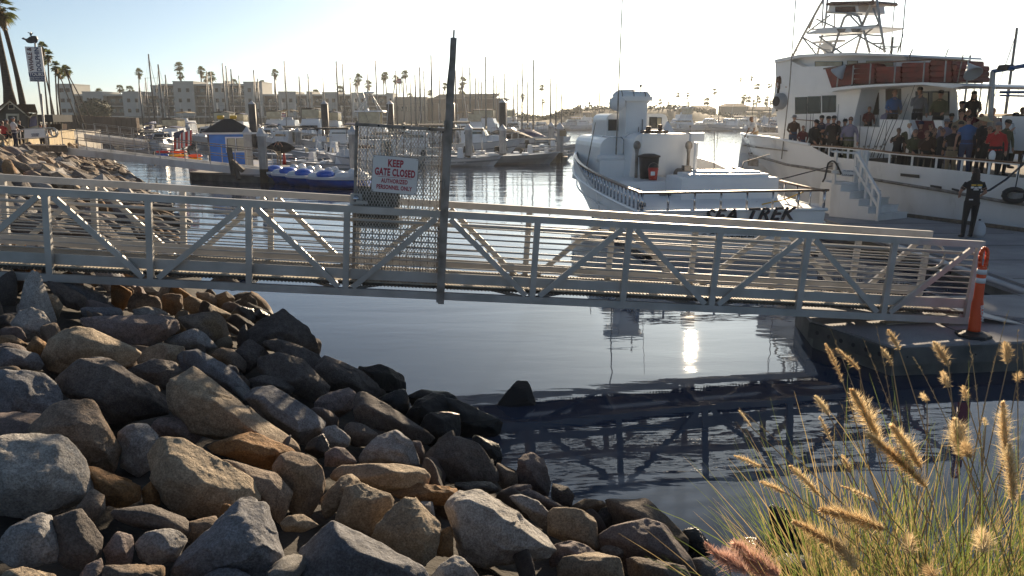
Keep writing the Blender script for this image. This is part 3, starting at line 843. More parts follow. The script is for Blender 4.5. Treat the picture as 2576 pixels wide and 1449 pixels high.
# ---------------------------------------------------------------- boulders
def ico(n):
 bm = bmesh.new(); bmesh.ops.create_icosphere(bm, subdivisions=n, radius=1)
 v = np.array([x.co[:] for x in bm.verts]); f = [tuple(y.index for y in x.verts) for x in bm.faces]; bm.free(); return v, f
ICO = {n: ico(n) for n in (3, 4, 5, 6)}
def hull_planes(pts, c):
 bm = bmesh.new()
 for p in pts: bm.verts.new(p)
 r = bmesh.ops.convex_hull(bm, input=bm.verts)
 bmesh.ops.recalc_face_normals(bm, faces=bm.faces); bm.normal_update()
 pl = []
 for f in bm.faces:
  n = f.normal.copy()
  if n.length < .5: continue
  d = n.dot(f.calc_center_median() - c)
  if d < 0: n, d = -n, -d
  if d < 1e-4: continue
  for q in pl:
   if q[0].dot(n) > .94 and abs(q[1] - d) < .15 * d: break
  else: pl.append((n, d))
 bm.free(); return pl
def rock_mesh(name, pts, m, sub=4, p=16., rough=.035, seed=0, fine=1., toward=None, cuts=8):
 """solid bounded by the hull of pts, edges rounded, surface broken by noise. pts are relative to the origin"""
 c = sum((Vector(q) for q in pts), Vector()) / len(pts)
 pl = hull_planes(pts, c)
 rc = random.Random(seed * 7 + 3)
 for _ in range(cuts + 5 if cuts > 1 else 1):
  n = Vector((rc.gauss(0, 1), rc.gauss(0, 1), rc.gauss(0, 1))).normalized()
  if toward is not None: n = (n * 1.0 - toward * .8 + Vector((0, 0, .2))).normalized()
  sup = max(n.dot(Vector(q) - c) for q in pts); pl.append((n, sup * (rc.uniform(.80, .93) if _ < cuts else rc.uniform(.92, .985))))
 A = np.array([[n.x, n.y, n.z] for n, d in pl]); D = np.array([d for n, d in pl])
 P = np.array([tuple(Vector(q) - c) for q in pts]); ext = np.abs(P).max(0) + 1e-3
 v, f = ICO[sub]
 d = v * ext; d /= np.linalg.norm(d, axis=1)[:, None]
 q = np.maximum(0, d @ A.T) / D
 r = 1 / (np.power(q, p).sum(1) ** (1 / p))
 co = d * r[:, None]
 size = float(np.mean(ext)); sd = Vector((seed * 3.7, seed * 1.3, seed * 7.1))
 out = np.empty_like(co)
 k1, k2 = 1.6 / size, 5.5 / size
 sdir = Vector((rc.gauss(0, 1), rc.gauss(0, 1), rc.gauss(0, .6))).normalized() * (rc.uniform(1.6, 2.8) / size); sa = rc.choice((0, .5, .9, 1.2)) * fine
 for i in range(len(co)):
  w = Vector(co[i]); 
  h = noise.fractal(w * k1 + sd, .9, 2.1, 3) * .55 + noise.ridged_multi_fractal(w * k2 * .6 + sd, .9, 2.2, 3, .9, 1.8) * .12 * fine + noise.fractal(w * k2 + sd, .8, 2.0, 3) * .22 * fine
  tt_ = w.dot(sdir) + .45 * noise.noise(w * k1 * 1.4 + sd)
  h += sa * ((tt_ - math.floor(tt_)) ** 3 - .25) * max(0, min(1, noise.noise(w * k1 * .8 - sd) * 3 + .4))
  out[i] = co[i] + d[i] * (h * rough * size * 2.0)
 me = bpy.data.meshes.new(name); me.from_pydata([tuple(x) for x in (out + np.array(c))], [], f)
 me.materials.append(m)
 me.polygons.foreach_set('use_smooth', [True] * len(me.polygons)); me.update()
 return me
FR = {'A': (0, 660.4, .5442), 'B': (817.6, 817.6, .4358), 'C': (1698, 754.7, .4793)}
def px_of(fr, p):
 ox, oy, s = FR[fr]; return ox + p[0] * s, oy + p[1] * s
def rdp(p, e):
 if len(p) < 3: return p
 a, b = p[0], p[-1]; L_ = math.hypot(b[0] - a[0], b[1] - a[1]) or 1e-6
 d = [abs((b[0] - a[0]) * (a[1] - q[1]) - (a[0] - q[0]) * (b[1] - a[1])) / L_ for q in p]
 i = max(range(len(p)), key=lambda k: d[k])
 return rdp(p[:i + 1], e)[:-1] + rdp(p[i:], e) if d[i] > e else [a, b]
def hero(fr, outline, ridge, mk, label, sub=5, thick=.8, lift=None, zfix=None, rough=.03, p=90., seed=[0], fine=1.):
 seed[0] += 1
 o2 = [px_of(fr, q) for q in outline]
 cx = sum(q[0] for q in o2) / len(o2); cy = sum(q[1] for q in o2) / len(o2)
 w_, h_ = max(q[0] for q in o2) - min(q[0] for q in o2), max(q[1] for q in o2) - min(q[1] for q in o2)
 h2 = len(o2) // 2; e_ = .055 * (w_ + h_) / 2; o2 = rdp(o2[:h2 + 1], e_)[:-1] + rdp(o2[h2:] + o2[:1], e_)[:-1]
 r = ray(cx, cy); t = 1.0
 while t < 60:
  P = CAM + r * t; size = .25 * (w_ + h_) / FPX * t
  lf = lift if lift is not None else .55
  g = max(bank(P.x, P.y), 0.0 if zfix is None else zfix)
  if P.z < g - .05 + size * lf: break
  t += .02
 C = CAM + r * t; rad = .25 * (w_ + h_) / FPX * t
 w = r.normalized()
 pts = []
 for (x, y) in o2:
  rr = ray(x, y); P = CAM + rr * ((C - CAM).dot(w) / rr.dot(w)); pts.append(P)
 c0 = sum(pts, Vector()) / len(pts)
 pts = [c0 + (q - c0) * 1.06 for q in pts]
 rnd = random.Random(seed[0] * 11 + 5)
 out = list(pts)
 T = rad * thick
 if ridge:
  for q in ridge:
   x, y = px_of(fr, q[:2]); f = q[2] if len(q) > 2 else .8
   rr = ray(x, y); P = CAM + rr * ((C - CAM).dot(w) / rr.dot(w)); P = CAM + (P - CAM) * (1 - T * f / (P - CAM).length); out.append(P)
  for q in pts[::3]:
   P = c0 + (q - c0) * .62; P.z -= .1 * rad
   P = CAM + (P - CAM) * (1 - T * .45 / (P - CAM).length); out.append(P)
 else:
  k = rnd.choice((3, 4))
  for i in range(k):
   q = pts[int(i * len(pts) / k)]
   P = c0 + (q - c0) * rnd.uniform(.25, .55); P.z -= rnd.uniform(-.05, .2) * rad
   P = CAM + (P - CAM) * (1 - T * rnd.uniform(.6, .95) / (P - CAM).length); out.append(P)
 back = Vector((w.x, w.y, w.z * .4)).normalized()
 for q in pts:
  P = c0 + (q - c0) * .72 + back * T * 1.25; P.z -= rad * .25; out.append(P)
 if bank(c0.x, c0.y) < .35:
  for q in pts:
   P = c0 + (q - c0) * .85; P.z -= .7 * rad; out.append(P)
 out = [P - c0 for P in out]
 me = rock_mesh('boulder', out, RK[mk], sub, p, rough, seed[0], fine, w, 1 if 'pyramid' in label or 'pointed' in label else 8 if bank(c0.x, c0.y) >= .35 else 4)
 o = put('boulder', me, None, c0, label=label, category='rock')
 ROCKS.append((c0, rad)); HLAB.append((label, cx, cy)); return o
ROCKS = []; HLAB = []
A_ = [
 ([(0,800),(100,785),(270,785),(330,830),(380,900),(385,960),(425,1030),(420,1090),(330,1150),(220,1190),(60,1180),(-60,1150),(-60,850)], [(0,985,.9),(180,975,.9),(330,1010,.9),(400,1060,.5)], 'lite', 'broad pale speckled granite boulder at the left edge of the pile', 6),
 ([(125,770),(160,710),(250,650),(340,632),(430,640),(480,690),(520,770),(555,860),(555,930),(520,985),(440,950),(380,900),(330,830),(200,790)], [(300,740,.8),(450,730,.8),(480,900,.7)], 'brown', 'rounded brown boulder whose right face shows bright rust orange', 6),
 ([(700,850),(740,810),(850,820),(960,880),(1050,940),(1150,990),(1205,1040),(1195,1090),(1100,1110),(1010,1180),(880,1185),(760,1150),(740,1060),(700,980)], [(745,940,.8),(960,1060,.95),(1080,1100,.7)], 'tan', 'large tan boulder with a sunlit coarse top slanting to the right', 6),
 ([(780,650),(790,560),(850,500),(900,490),(1000,560),(1090,620),(1150,690),(1280,780),(1390,850),(1405,885),(1330,870),(1200,800),(1100,790),(950,800),(920,790),(860,720),(780,710)], [(900,570,.8),(1040,690,.8),(1150,760,.7),(1300,850,.4)], 'tan', 'long pinkish tan boulder with a sunlit ridge running down to the right', 6),
 ([(925,855),(1060,800),(1160,783),(1240,800),(1330,850),(1380,880),(1260,960),(1150,935),(1000,890)], [(1080,850,.8),(1240,895,.8)], 'orange', 'low orange stone with a glowing flat top below the long tan ridge boulder', 5),
 ([(1125,620),(1180,570),(1250,562),(1340,610),(1450,680),(1520,740),(1520,760),(1460,820),(1410,850),(1310,780),(1200,710)], [(1200,640,.8),(1300,730,.9),(1430,810,.7)], 'blue', 'long blue-grey block with one bright patch on its lower end', 6),
 ([(255,540),(310,480),(380,450),(500,445),(560,490),(650,600),(690,640),(780,620),(780,700),(700,735),(520,740),(480,690),(380,640),(290,600)], [(500,500,.8),(640,610,.6),(420,600,.8)], 'dark', 'wide dark brown boulder with a thin lit ridge above the rusty one', 6),
 ([(195,440),(230,360),(300,310),(400,305),(500,350),(600,390),(655,410),(610,470),(570,500),(480,440),(380,450),(270,505),(215,490)], [(300,370,.8),(470,380,.8)], 'tan', 'tan boulder with a humped lit back behind the wide dark brown boulder', 5),
 ([(400,300),(500,270),(640,245),(790,240),(830,270),(830,310),(780,335),(700,390),(600,400),(500,360),(430,310)], [(560,292,.8),(780,288,.8)], 'pink', 'long flat-topped slab below the yellow stones under the gangway', 5),
 ([(85,230),(110,170),(120,80),(150,42),(180,50),(210,130),(230,200),(260,260),(230,330),(150,300)], [(150,150,.7),(185,240,.8)], 'lite', 'tall pointed pale rock standing up in front of the gangway chord', 5),
 ([(55,280),(90,230),(150,210),(200,230),(240,300),(240,350),(150,370),(80,350)], None, 'lite', 'pale rounded rock at the foot of the tall pointed rock', 5),
 ([(215,145),(260,150),(290,200),(270,260),(240,240)], None, 'tan', 'small yellowish stone tucked right of the tall pointed rock', 4),
 ([(200,85),(270,90),(330,120),(400,160),(415,200),(360,220),(300,200),(250,150)], None, 'dark', 'dark boulder with a lit shoulder just under the gangway at left', 5),
 ([(230,85),(340,85),(440,130),(500,160),(500,195),(420,200),(330,130)], None, 'blue', 'flat blue-black rock under the gangway behind the dark shouldered one', 4),
 ([(365,205),(450,205),(560,210),(575,240),(540,260),(450,275),(390,250)], None, 'blue', 'low blue-grey rock behind the left end of the flat-topped slab', 4),
 ([(515,105),(560,103),(610,135),(600,190),(560,230),(515,190)], [(570,150,.6)], 'orange', 'upright yellow-edged block in the shade of the gangway', 4),
 ([(595,170),(620,135),(740,160),(748,215),(660,235),(590,225)], None, 'brown', 'dark brown cube-like block right of the yellow-edged block', 4),
 ([(750,150),(800,140),(845,150),(845,200),(820,245),(750,235)], None, 'brown', 'upright brown block beneath the gangway, rounded at the top', 4),
 ([(850,170),(880,150),(1000,195),(1070,235),(1060,260),(960,240),(850,220)], [(950,215,.7)], 'tan', 'tan wedge with a lit top slanting right under the gangway', 4),
 ([(615,215),(680,203),(740,215),(790,240),(700,255),(620,250)], None, 'lite', 'small pale rock just above the flat-topped slab', 4),
 ([(905,140),(960,135),(1000,160),(1005,200),(960,195),(915,185)], None, 'brown', 'small brown rock under the gangway behind the tan wedge', 4),
 ([(995,150),(1050,135),(1085,160),(1075,210),(1040,225),(1005,200)], None, 'brown', 'second small brown rock behind the tan wedge, nearer the water', 4),
 ([(1080,150),(1130,132),(1190,140),(1215,180),(1200,200),(1140,205),(1085,200)], None, 'dark', 'last dark rock at the water under the gangway', 4),
 ([(1070,230),(1100,200),(1170,215),(1185,270),(1140,290),(1080,260)], None, 'wet', 'wet jagged rock at the waterline below the last dark rock', 4),
 ([(1150,260),(1200,215),(1250,240),(1240,280),(1180,290)], None, 'black', 'small wet rock between the jagged rock and the big dark wedge', 4),
 ([(820,250),(900,228),(1000,230),(1040,270),(1050,330),(1080,390),(1000,400),(920,330),(860,300)], None, 'brown', 'brown boulder right of the flat-topped slab', 5),
 ([(745,360),(800,340),(900,305),(950,330),(1000,390),(960,410),(860,400),(780,380)], None, 'gray', 'pale grey stone with a pointed top below the brown boulder', 4),
 ([(1080,390),(1110,330),(1200,290),(1300,218),(1340,230),(1420,300),(1475,370),(1478,410),(1380,410),(1250,390),(1150,390)], [(1290,310,.8)], 'dark', 'big dark wedge-shaped boulder at the water with a peaked top', 5),
 ([(625,460),(660,400),(740,372),(850,390),(850,430),(840,520),(780,480),(720,445)], None, 'tan', 'rounded tan stone in the middle of the pile above the lit dark block', 5),
 ([(575,500),(650,460),(720,442),(800,450),(845,500),(800,560),(770,590),(680,570),(620,540)], [(720,500,.8)], 'dark', 'dark block with a sunlit strip beside the long tan ridge boulder', 5),
 ([(845,460),(850,410),(900,393),(1000,450),(1100,510),(1150,580),(1130,640),(1060,600),(950,520),(880,490)], [(950,470,.7),(1080,570,.8)], 'blue', 'long blue-grey boulder lying behind the tan ridge boulder', 5),
 ([(970,420),(1020,392),(1080,405),(1140,460),(1130,510),(1050,490)], None, 'brown', 'small rounded brown stone above the long blue-grey boulder', 4),
 ([(1080,420),(1150,353),(1240,420),(1200,470),(1130,520),(1110,470)], None, 'dark', 'dark pointed stone left of the low dark ridge by the water', 5),
 ([(1210,370),(1280,350),(1400,390),(1500,430),(1560,470),(1618,520),(1600,580),(1520,580),(1490,520),(1400,450),(1280,420)], None, 'dark', 'long low dark boulder stretching right along the waterline', 5),
 ([(1180,500),(1200,440),(1290,418),(1400,450),(1500,530),(1520,570),(1500,620),(1430,640),(1360,600),(1250,540)], None, 'dark', 'big smooth dark boulder in front of the long low one', 5),
 ([(1140,540),(1220,520),(1310,540),(1370,590),(1340,610),(1240,565),(1160,580)], None, 'dark', 'flat dark stone above the patched blue-grey block', 4),
 ([(-40,490),(80,500),(200,510),(260,560),(280,610),(300,650),(200,720),(120,780),(30,770),(-40,750)], [(100,600,.7)], 'blue', 'large shaded dark-blue rock at the left edge above the pale granite one', 5),
 ([(0,400),(80,400),(170,420),(200,470),(190,500),(60,495),(-30,480)], None, 'blue', 'flat blue-black stone at the left edge above the large shaded one', 4),
 ([(-20,340),(60,335),(130,380),(110,400),(40,405),(-20,400)], None, 'orange', 'small orange stone at the left edge', 4),
 ([(115,400),(165,340),(225,380),(200,430),(150,425)], None, 'orange', 'small triangular yellow stone left of the humped tan boulder', 4),
 ([(540,790),(600,740),(680,750),(730,800),(700,860),(700,950),(640,990),(560,940),(590,850)], None, 'gray', 'grey stone wedged between the rusty boulder and the large tan one', 5),
 ([(680,760),(740,720),(840,712),(910,750),(925,800),(900,840),(800,815),(740,800)], None, 'pink', 'speckled dark rounded stone under the tan ridge boulder', 5),
 ([(385,940),(450,945),(560,990),(655,1030),(645,1100),(570,1135),(480,1120),(430,1070),(400,1000)], [(560,1060,.8),(430,1000,.5)], 'orange', 'orange brown wedge right of the broad pale granite boulder', 5),
 ([(430,1045),(490,1080),(485,1140),(440,1200),(350,1240),(330,1160),(420,1090)], None, 'brown', 'shaded brown stone under the orange brown wedge', 4),
 ([(0,1290),(80,1190),(170,1160),(245,1170),(250,1260),(290,1330),(260,1400),(100,1420),(0,1380)], [(180,1250,.8)], 'gray', 'shaded grey boulder in the lower left corner', 5),
 ([(480,1330),(540,1240),(610,1260),(620,1330),(600,1400),(500,1400)], None, 'pink', 'small shaded stone left of the round grey cobble', 4),
 ([(625,1300),(680,1240),(760,1222),(830,1245),(870,1290),(840,1360),(720,1400),(640,1370)], None, 'gray', 'round grey cobble in shadow near the bottom left', 5),
 ([(750,1440),(860,1340),(970,1230),(1080,1160),(1180,1108),(1250,1120),(1280,1200),(1310,1300),(1320,1449),(1000,1520)], [(1080,1250,.9),(1190,1330,.8),(1160,1160,.3)], 'blue', 'big rough dark-grey boulder with glinting facets at the bottom', 6),
 ([(480,1150),(560,1125),(700,1120),(850,1180),(900,1240),(860,1290),(700,1220),(560,1200)], None, 'dark', 'dark stone in deep shadow below the large tan boulder', 4),
 ([(655,1050),(700,1005),(740,1080),(740,1120),(660,1110)], None, 'orange', 'small brown stone peeping out between the orange wedge and tan boulder', 4),
 ([(1250,940),(1290,890),(1350,866),(1430,900),(1490,960),(1505,1030),(1450,1100),(1440,1170),(1370,1200),(1330,1100),(1280,1020)], [(1390,960,.8)], 'brown', 'upright brown boulder with a peaked top near the middle of the pile', 5),
 ([(1000,895),(1150,935),(1260,965),(1275,1010),(1355,1060),(1320,1160),(1290,1210),(1220,1120),(1190,1010),(1050,940)], [(1240,1040,.7)], 'brown', 'brown slab stepping down right of the large tan boulder', 5),
 ([(1410,840),(1490,790),(1520,840),(1525,890),(1470,912),(1415,880)], None, 'black', 'small black stone below the patched blue-grey block', 4),
 ([(1290,1210),(1330,1170),(1400,1165),(1475,1215),(1400,1245),(1310,1245)], None, 'tan', 'small tan stone above the bottom dark boulders', 4),
 ([(0,1430),(100,1410),(250,1440),(300,1520),(0,1520)], None, 'tan', 'tan stone cut by the bottom frame edge in the left corner', 4),
 ([(370,1449),(400,1400),(470,1365),(485,1449),(480,1500),(380,1500)], None, 'pink', 'pinkish stone at the bottom edge left of the blue-grey cobble', 4),
 ([(940,1449),(1010,1415),(1090,1415),(1160,1449),(1150,1520),(950,1520)], None, 'blue', 'blue-grey stone top showing at the bottom edge', 4),
 ([(250,1180),(340,1150),(420,1200),(470,1270),(480,1350),(420,1440),(300,1420),(255,1330)], None, 'dark', 'deeply shaded stone right of the lower left corner boulder', 5),
 ([(480,1400),(620,1400),(760,1400),(760,1520),(480,1520)], None, 'brown', 'shaded flat stone at the bottom edge under the grey cobble', 4),
 ([(860,1200),(1000,1170),(1040,1240),(930,1330),(850,1290)], None, 'brown', 'shaded stone behind the big glinting grey boulder', 4),
 ([(1225,212),(1260,195),(1320,195),(1335,202),(1300,218)], None, 'black', 'flat black rock awash in the water nearest the gangway', 4),
 ([(1420,295),(1460,288),(1500,291),(1480,300),(1440,303)], None, 'black', 'flat black rock barely awash right of the dark wedge', 3),
]
B_ = [
 ([(-160,1290),(-60,1190),(0,1140),(50,1135),(130,1190),(250,1260),(420,1310),(560,1390),(640,1500),(300,1580),(-100,1550)], [(60,1250,.8),(300,1380,.8)], 'blue', 'wide rough dark boulder along the bottom edge left of centre', 6),
 ([(-20,1000),(20,940),(90,880),(160,857),(215,915),(170,940),(90,980),(60,1080),(0,1130)], None, 'tan', 'tan stone leaning left against the saddle-backed one', 5),
 ([(90,1050),(120,940),(180,910),(240,940),(300,975),(400,990),(380,1060),(300,1130),(260,1240),(150,1200),(60,1140)], [(200,1000,.8)], 'tan', 'saddle-backed tan brown boulder left of the peaked light stone', 5),
 ([(195,760),(210,720),(300,640),(420,598),(490,660),(545,770),(550,810),(450,810),(300,805),(200,800)], [(330,740,.8)], 'gray', 'pale blue-grey stone with a wrinkled face near the centre', 5),
 ([(0,740),(60,700),(110,710),(190,790),(120,815),(0,815)], None, 'pink', 'small dusky stone left of the wrinkled blue-grey one', 4),
 ([(10,880),(100,810),(250,797),(400,800),(560,830),(600,870),(600,940),(560,955),(440,960),(300,970),(220,930),(130,870)], [(250,850,.7),(480,860,.7)], 'tan', 'long low tan boulder below the wrinkled blue-grey stone', 5),
 ([(575,830),(640,802),(675,850),(670,920),(620,925),(580,900)], None, 'tan', 'small tan stone at the right end of the long low tan boulder', 4),
 ([(575,740),(600,700),(700,650),(790,650),(880,690),(950,760),(1000,840),(1000,900),(900,925),(720,910),(640,840),(580,790)], [(760,760,.8)], 'dark', 'big dark plum-coloured boulder close to the water', 6),
 ([(850,655),(930,660),(1000,690),(1020,760),(985,800),(930,740),(870,690)], None, 'black', 'dark stone behind the plum-coloured boulder', 5),
 ([(165,420),(180,390),(300,440),(400,500),(520,570),(640,650),(590,700),(520,660),(400,600),(300,600),(170,540),(150,490)], [(250,470,.6),(430,570,.7)], 'dark', 'long dark log-like boulder pointing down to the plum-coloured one', 5),
 ([(0,400),(60,370),(140,353),(175,400),(150,500),(60,550),(0,560),(-60,520),(-60,440)], None, 'pink', 'dusky purple stone left of the long log-like boulder', 5),
 ([(-60,200),(0,178),(100,215),(220,270),(310,340),(325,385),(290,435),(180,385),(80,350),(-60,380)], None, 'dark', 'dark sloping boulder at the waterline above the log-like one', 5),
 ([(210,250),(320,228),(390,260),(460,330),(465,365),(400,395),(320,400),(270,330)], None, 'black', 'black rounded rock at the water behind the dark sloping boulder', 5),
 ([(300,440),(380,390),(460,368),(490,430),(480,490),(420,520),(340,500)], None, 'black', 'black stone right of the log-like boulder', 4),
 ([(480,400),(560,372),(700,385),(770,420),(780,445),(700,450),(560,430),(490,425)], None, 'wet', 'wet ledge with a lit rim behind the shiny slab', 4),
 ([(460,530),(540,430),(620,390),(690,400),(710,500),(620,570),(520,580)], None, 'black', 'black peaked rock left of the shiny wet slab', 5),
 ([(680,420),(760,430),(850,480),(950,530),(1040,562),(960,585),(850,600),(770,590),(690,520)], [(800,520,.5)], 'wet', 'shiny wet slab dipping into the water and mirroring the sun', 5),
 ([(535,590),(590,520),(690,500),(770,515),(780,600),(760,670),(650,660),(560,620)], None, 'black', 'dark stone in front of the shiny wet slab', 5),
 ([(985,480),(1040,400),(1110,318),(1160,320),(1190,380),(1228,485),(1200,500),(1050,500)], [(1120,430,.5)], 'black', 'lone pyramid rock standing in the water', 5),
 ([(0,590),(60,578),(145,650),(140,700),(60,720),(0,690),(-40,640)], None, 'gray', 'blue-grey stone near the centre left of the small dark one', 4),
 ([(105,590),(150,560),(230,575),(305,630),(240,700),(150,700)], None, 'dark', 'small dark stone behind the wrinkled blue-grey stone', 4),
 ([(500,670),(550,665),(580,740),(570,810),(530,790)], None, 'pink', 'narrow stone squeezed left of the plum-coloured boulder', 4),
 ([(990,790),(1060,850),(1110,860),(1110,930),(1020,950),(990,900)], None, 'brown', 'brownish stone between the plum boulder and the column-like rock', 4),
 ([(1110,850),(1140,750),(1190,733),(1240,760),(1280,840),(1310,950),(1300,1010),(1200,980),(1110,940)], [(1200,860,.8)], 'pink', 'column-like purple rock at the edge of the reflections', 5),
 ([(1310,910),(1400,930),(1437,980),(1420,1050),(1340,1060),(1310,1010)], None, 'dark', 'dark rock touching the water right of the column-like one', 4),
 ([(750,930),(850,905),(960,905),(1020,960),(900,985),(780,970)], None, 'black', 'flat black stone under the plum-coloured boulder', 4),
 ([(365,975),(480,950),(640,927),(770,945),(780,965),(720,1040),(560,1040),(430,1005)], [(560,985,.6),(730,985,.6)], 'orange', 'flat orange-tan slab above the two biggest centre stones', 5),
 ([(270,1250),(300,1160),(400,1030),(460,1000),(520,1010),(570,1090),(660,1150),(670,1190),(640,1330),(550,1400),(420,1360),(330,1300)], [(370,1160,.6),(480,1140,.9),(630,1190,.8)], 'tan', 'light tan boulder with a peaked lit top, bottom centre', 6),
 ([(705,1060),(730,990),(800,965),(900,952),(950,970),(1050,1040),(1180,1160),(1300,1230),(1325,1300),(1250,1350),(1120,1390),(900,1400),(800,1340),(740,1200)], [(750,1060,.7),(920,1010,.8),(1080,1130,.9),(1230,1260,.6)], 'lite', 'huge smooth greyish-tan boulder with a lit slanting edge, bottom centre', 6),
 ([(1055,990),(1130,978),(1230,1020),(1305,1080),(1310,1140),(1270,1190),(1180,1120),(1090,1040)], [(1260,1110,.6)], 'gray', 'rippled grey slab resting behind the huge smooth boulder', 5),
 ([(1010,960),(1100,920),(1190,920),(1190,950),(1120,980),(1050,1000)], None, 'pink', 'small pinkish stone behind the rippled grey slab', 4),
 ([(1120,970),(1180,945),(1260,990),(1400,1060),(1320,1090),(1230,1030)], None, 'pink', 'low pinkish ridge stone behind the striped tan slab', 4),
 ([(1410,1050),(1500,1005),(1600,1015),(1640,1050),(1560,1115),(1460,1080)], None, 'brown', 'brown stone at the water above the striped tan slab', 4),
 ([(1550,1120),(1600,1060),(1700,1020),(1800,1010),(1810,1060),(1720,1100),(1640,1160),(1570,1200)], None, 'dark', 'dark lump lying on the two big round boulders', 5),
 ([(1620,1010),(1760,992),(1860,1010),(1950,1080),(2030,1170),(2090,1270),(2080,1330),(1950,1260),(1750,1130)], None, 'brown', 'upper of the two big round boulders by the water', 5),
 ([(1580,1230),(1620,1170),(1720,1120),(1850,1120),(1960,1160),(2050,1260),(2100,1340),(2135,1420),(2000,1420),(1850,1370),(1740,1290),(1640,1260)], None, 'pink', 'lower of the two big round boulders, shaded and pitted', 6),
 ([(1290,1080),(1320,1055),(1450,1060),(1540,1100),(1570,1200),(1580,1320),(1500,1290),(1400,1240),(1290,1200)], [(1330,1190,.5),(1500,1130,.7),(1540,1260,.7)], 'tan', 'tan slab striped by cast shadows right of the huge smooth boulder', 5),
 ([(1300,1330),(1330,1270),(1420,1245),(1500,1270),(1590,1330),(1500,1350),(1360,1390),(1300,1400)], None, 'pink', 'pitted pinkish stone under the striped tan slab', 5),
 ([(1585,1290),(1640,1258),(1720,1260),(1755,1310),(1720,1345),(1620,1345)], None, 'gray', 'small grey rounded stone under the lower round boulder', 4),
 ([(1335,1395),(1380,1340),(1480,1322),(1620,1340),(1720,1350),(1745,1420),(1740,1500),(1350,1500)], [(1560,1390,.7)], 'tan', 'broad tan stone at the bottom edge right of centre', 5),
 ([(1730,1350),(1800,1340),(1960,1370),(2100,1430),(2140,1510),(1760,1510)], None, 'brown', 'brown stone at the bottom edge beside the broad tan one', 5),
 ([(620,1449),(670,1380),(750,1328),(800,1350),(880,1430),(940,1520),(620,1520)], None, 'lite', 'light grey stone at the bottom edge between two centre boulders', 5),
 ([(540,1020),(610,1020),(630,1070),(640,1140),(570,1090)], None, 'gray', 'small grey stone tucked behind the peaked tan boulder', 4),
 ([(2060,1230),(2070,1180),(2110,1168),(2180,1210),(2240,1280),(2200,1330),(2110,1330)], None, 'black', 'black angular rock at the water left of the pink plumes', 4),
 ([(2120,1350),(2180,1340),(2240,1390),(2260,1449),(2200,1500),(2150,1470)], None, 'gray', 'small grey rock below the black angular one', 4),
 ([(660,1200),(720,1160),(740,1250),(740,1340),(680,1340),(640,1330)], None, 'orange', 'sunlit golden stone in the gap between the two centre boulders', 4),
]
C_ = [
 ([(490,1070),(560,1090),(650,1120),(720,1180),(800,1260),(830,1310),(740,1330),(640,1310),(560,1240),(510,1160)], [(640,1200,.5)], 'wet', 'black wet slab sloping out of the water behind the grass', 5),
 ([(370,1250),(450,1245),(560,1300),(590,1350),(500,1390),(400,1370),(320,1300)], None, 'black', 'black wet rock above the pinkish plumes', 5),
 ([(500,1370),(580,1330),(700,1350),(800,1400),(800,1520),(480,1520)], None, 'brown', 'brown rock behind the base of the grass', 5),
]
for fr, lst in (('A', A_), ('B', B_), ('C', C_)):
 for ol, rg, mk, lb, sub in lst: hero(fr, ol, rg, mk, lb, sub, **(dict(lift=.1, thick=.5) if 'awash' in lb else {}))

# stones filling the gaps under and between the big ones, and the banks further off
random.seed(21)
FILL = []
for k in range(26):
 n = random.randint(12, 17); pts = []
 el = random.choice(((1, .7, .55), (1, .85, .7), (1.25, .6, .45), (1.4, .55, .4)))
 for i in range(n):
  v = Vector((random.gauss(0, 1), random.gauss(0, 1), random.gauss(0, 1))).normalized() * random.uniform(.85, 1.1)
  pts.append(Vector((v.x * el[0], v.y * el[1], v.z * el[2])))
 mk = ('brown', 'dark', 'pink', 'gray', 'tan', 'blue', 'dark', 'brown', 'tan', 'lite', 'orange', 'brown', 'dark')[k % 13]
 FILL.append(rock_mesh('boulder_%s' % mk, pts, RK[mk], 4, 16, .045, 100 + k))
DFILL = [f for f in FILL if 'dark' in f.name or 'blue' in f.name or 'pink' in f.name]
def inview(x, y, z, mx=0):
 p = Vector((x, y, z)) - CAM; dep = p.y * cos(TH) - p.z * sin(TH)
 if dep < .4: return None
 yy = p.y * sin(TH) + p.z * cos(TH)
 return CX + FPX * p.x / dep, CY - FPX * yy / dep, dep
placed = []
tries = 0
while len(placed) < 150 and tries < 20000:
 tries += 1
 y = random.uniform(2.4, 14.5); x = random.uniform(-10, 4.2); s = bank_s(x, y)
 if s < -2.6 or s > 4.4: continue
 if y < 4.2 and x > .5: continue
 z = bank(x, y); iv = inview(x, y, z)
 if not iv or iv[0] < -120 or iv[0] > 2250 or iv[1] > 1600: continue
 r = random.uniform(.15, .27)
 if any((Vector((x, y, z)) - c).length < .56 * (rr + r) for c, rr in ROCKS): continue
 if any((Vector((x, y, z)) - c).length < .72 * (rr + r) for c, rr in placed): continue
 placed.append((Vector((x, y, z)), r))
 fm = random.choice(DFILL if s > 3 else FILL)
 hl = min([h for h in HLAB if len(h[0].split()) <= 10], key=lambda h: (h[1] - iv[0]) ** 2 + (h[2] - iv[1]) ** 2); dx_, dy_ = iv[0] - hl[1], iv[1] - hl[2]
 rel = ('right of' if dx_ > 0 else 'left of') if abs(dx_) > abs(dy_) else ('below' if dy_ > 0 else 'above')
 cw = {'brown': 'brown', 'dark': 'dark', 'pink': 'pinkish', 'gray': 'grey', 'tan': 'tan', 'blue': 'bluish', 'lite': 'pale', 'orange': 'orange'}[fm.name.split('_')[1].split('.')[0]]
 put('boulder', fm, None, (x, y, z - .06 + r * .1), (random.uniform(0, 6), random.uniform(0, 6), random.uniform(0, 6)), [r * random.uniform(.9, 1.25)] * 3,
  label='small %s stone %s the %s' % (cw, rel, hl[0]), category='rock', group='filler stones of the near bank')
placed2 = []; tries = 0
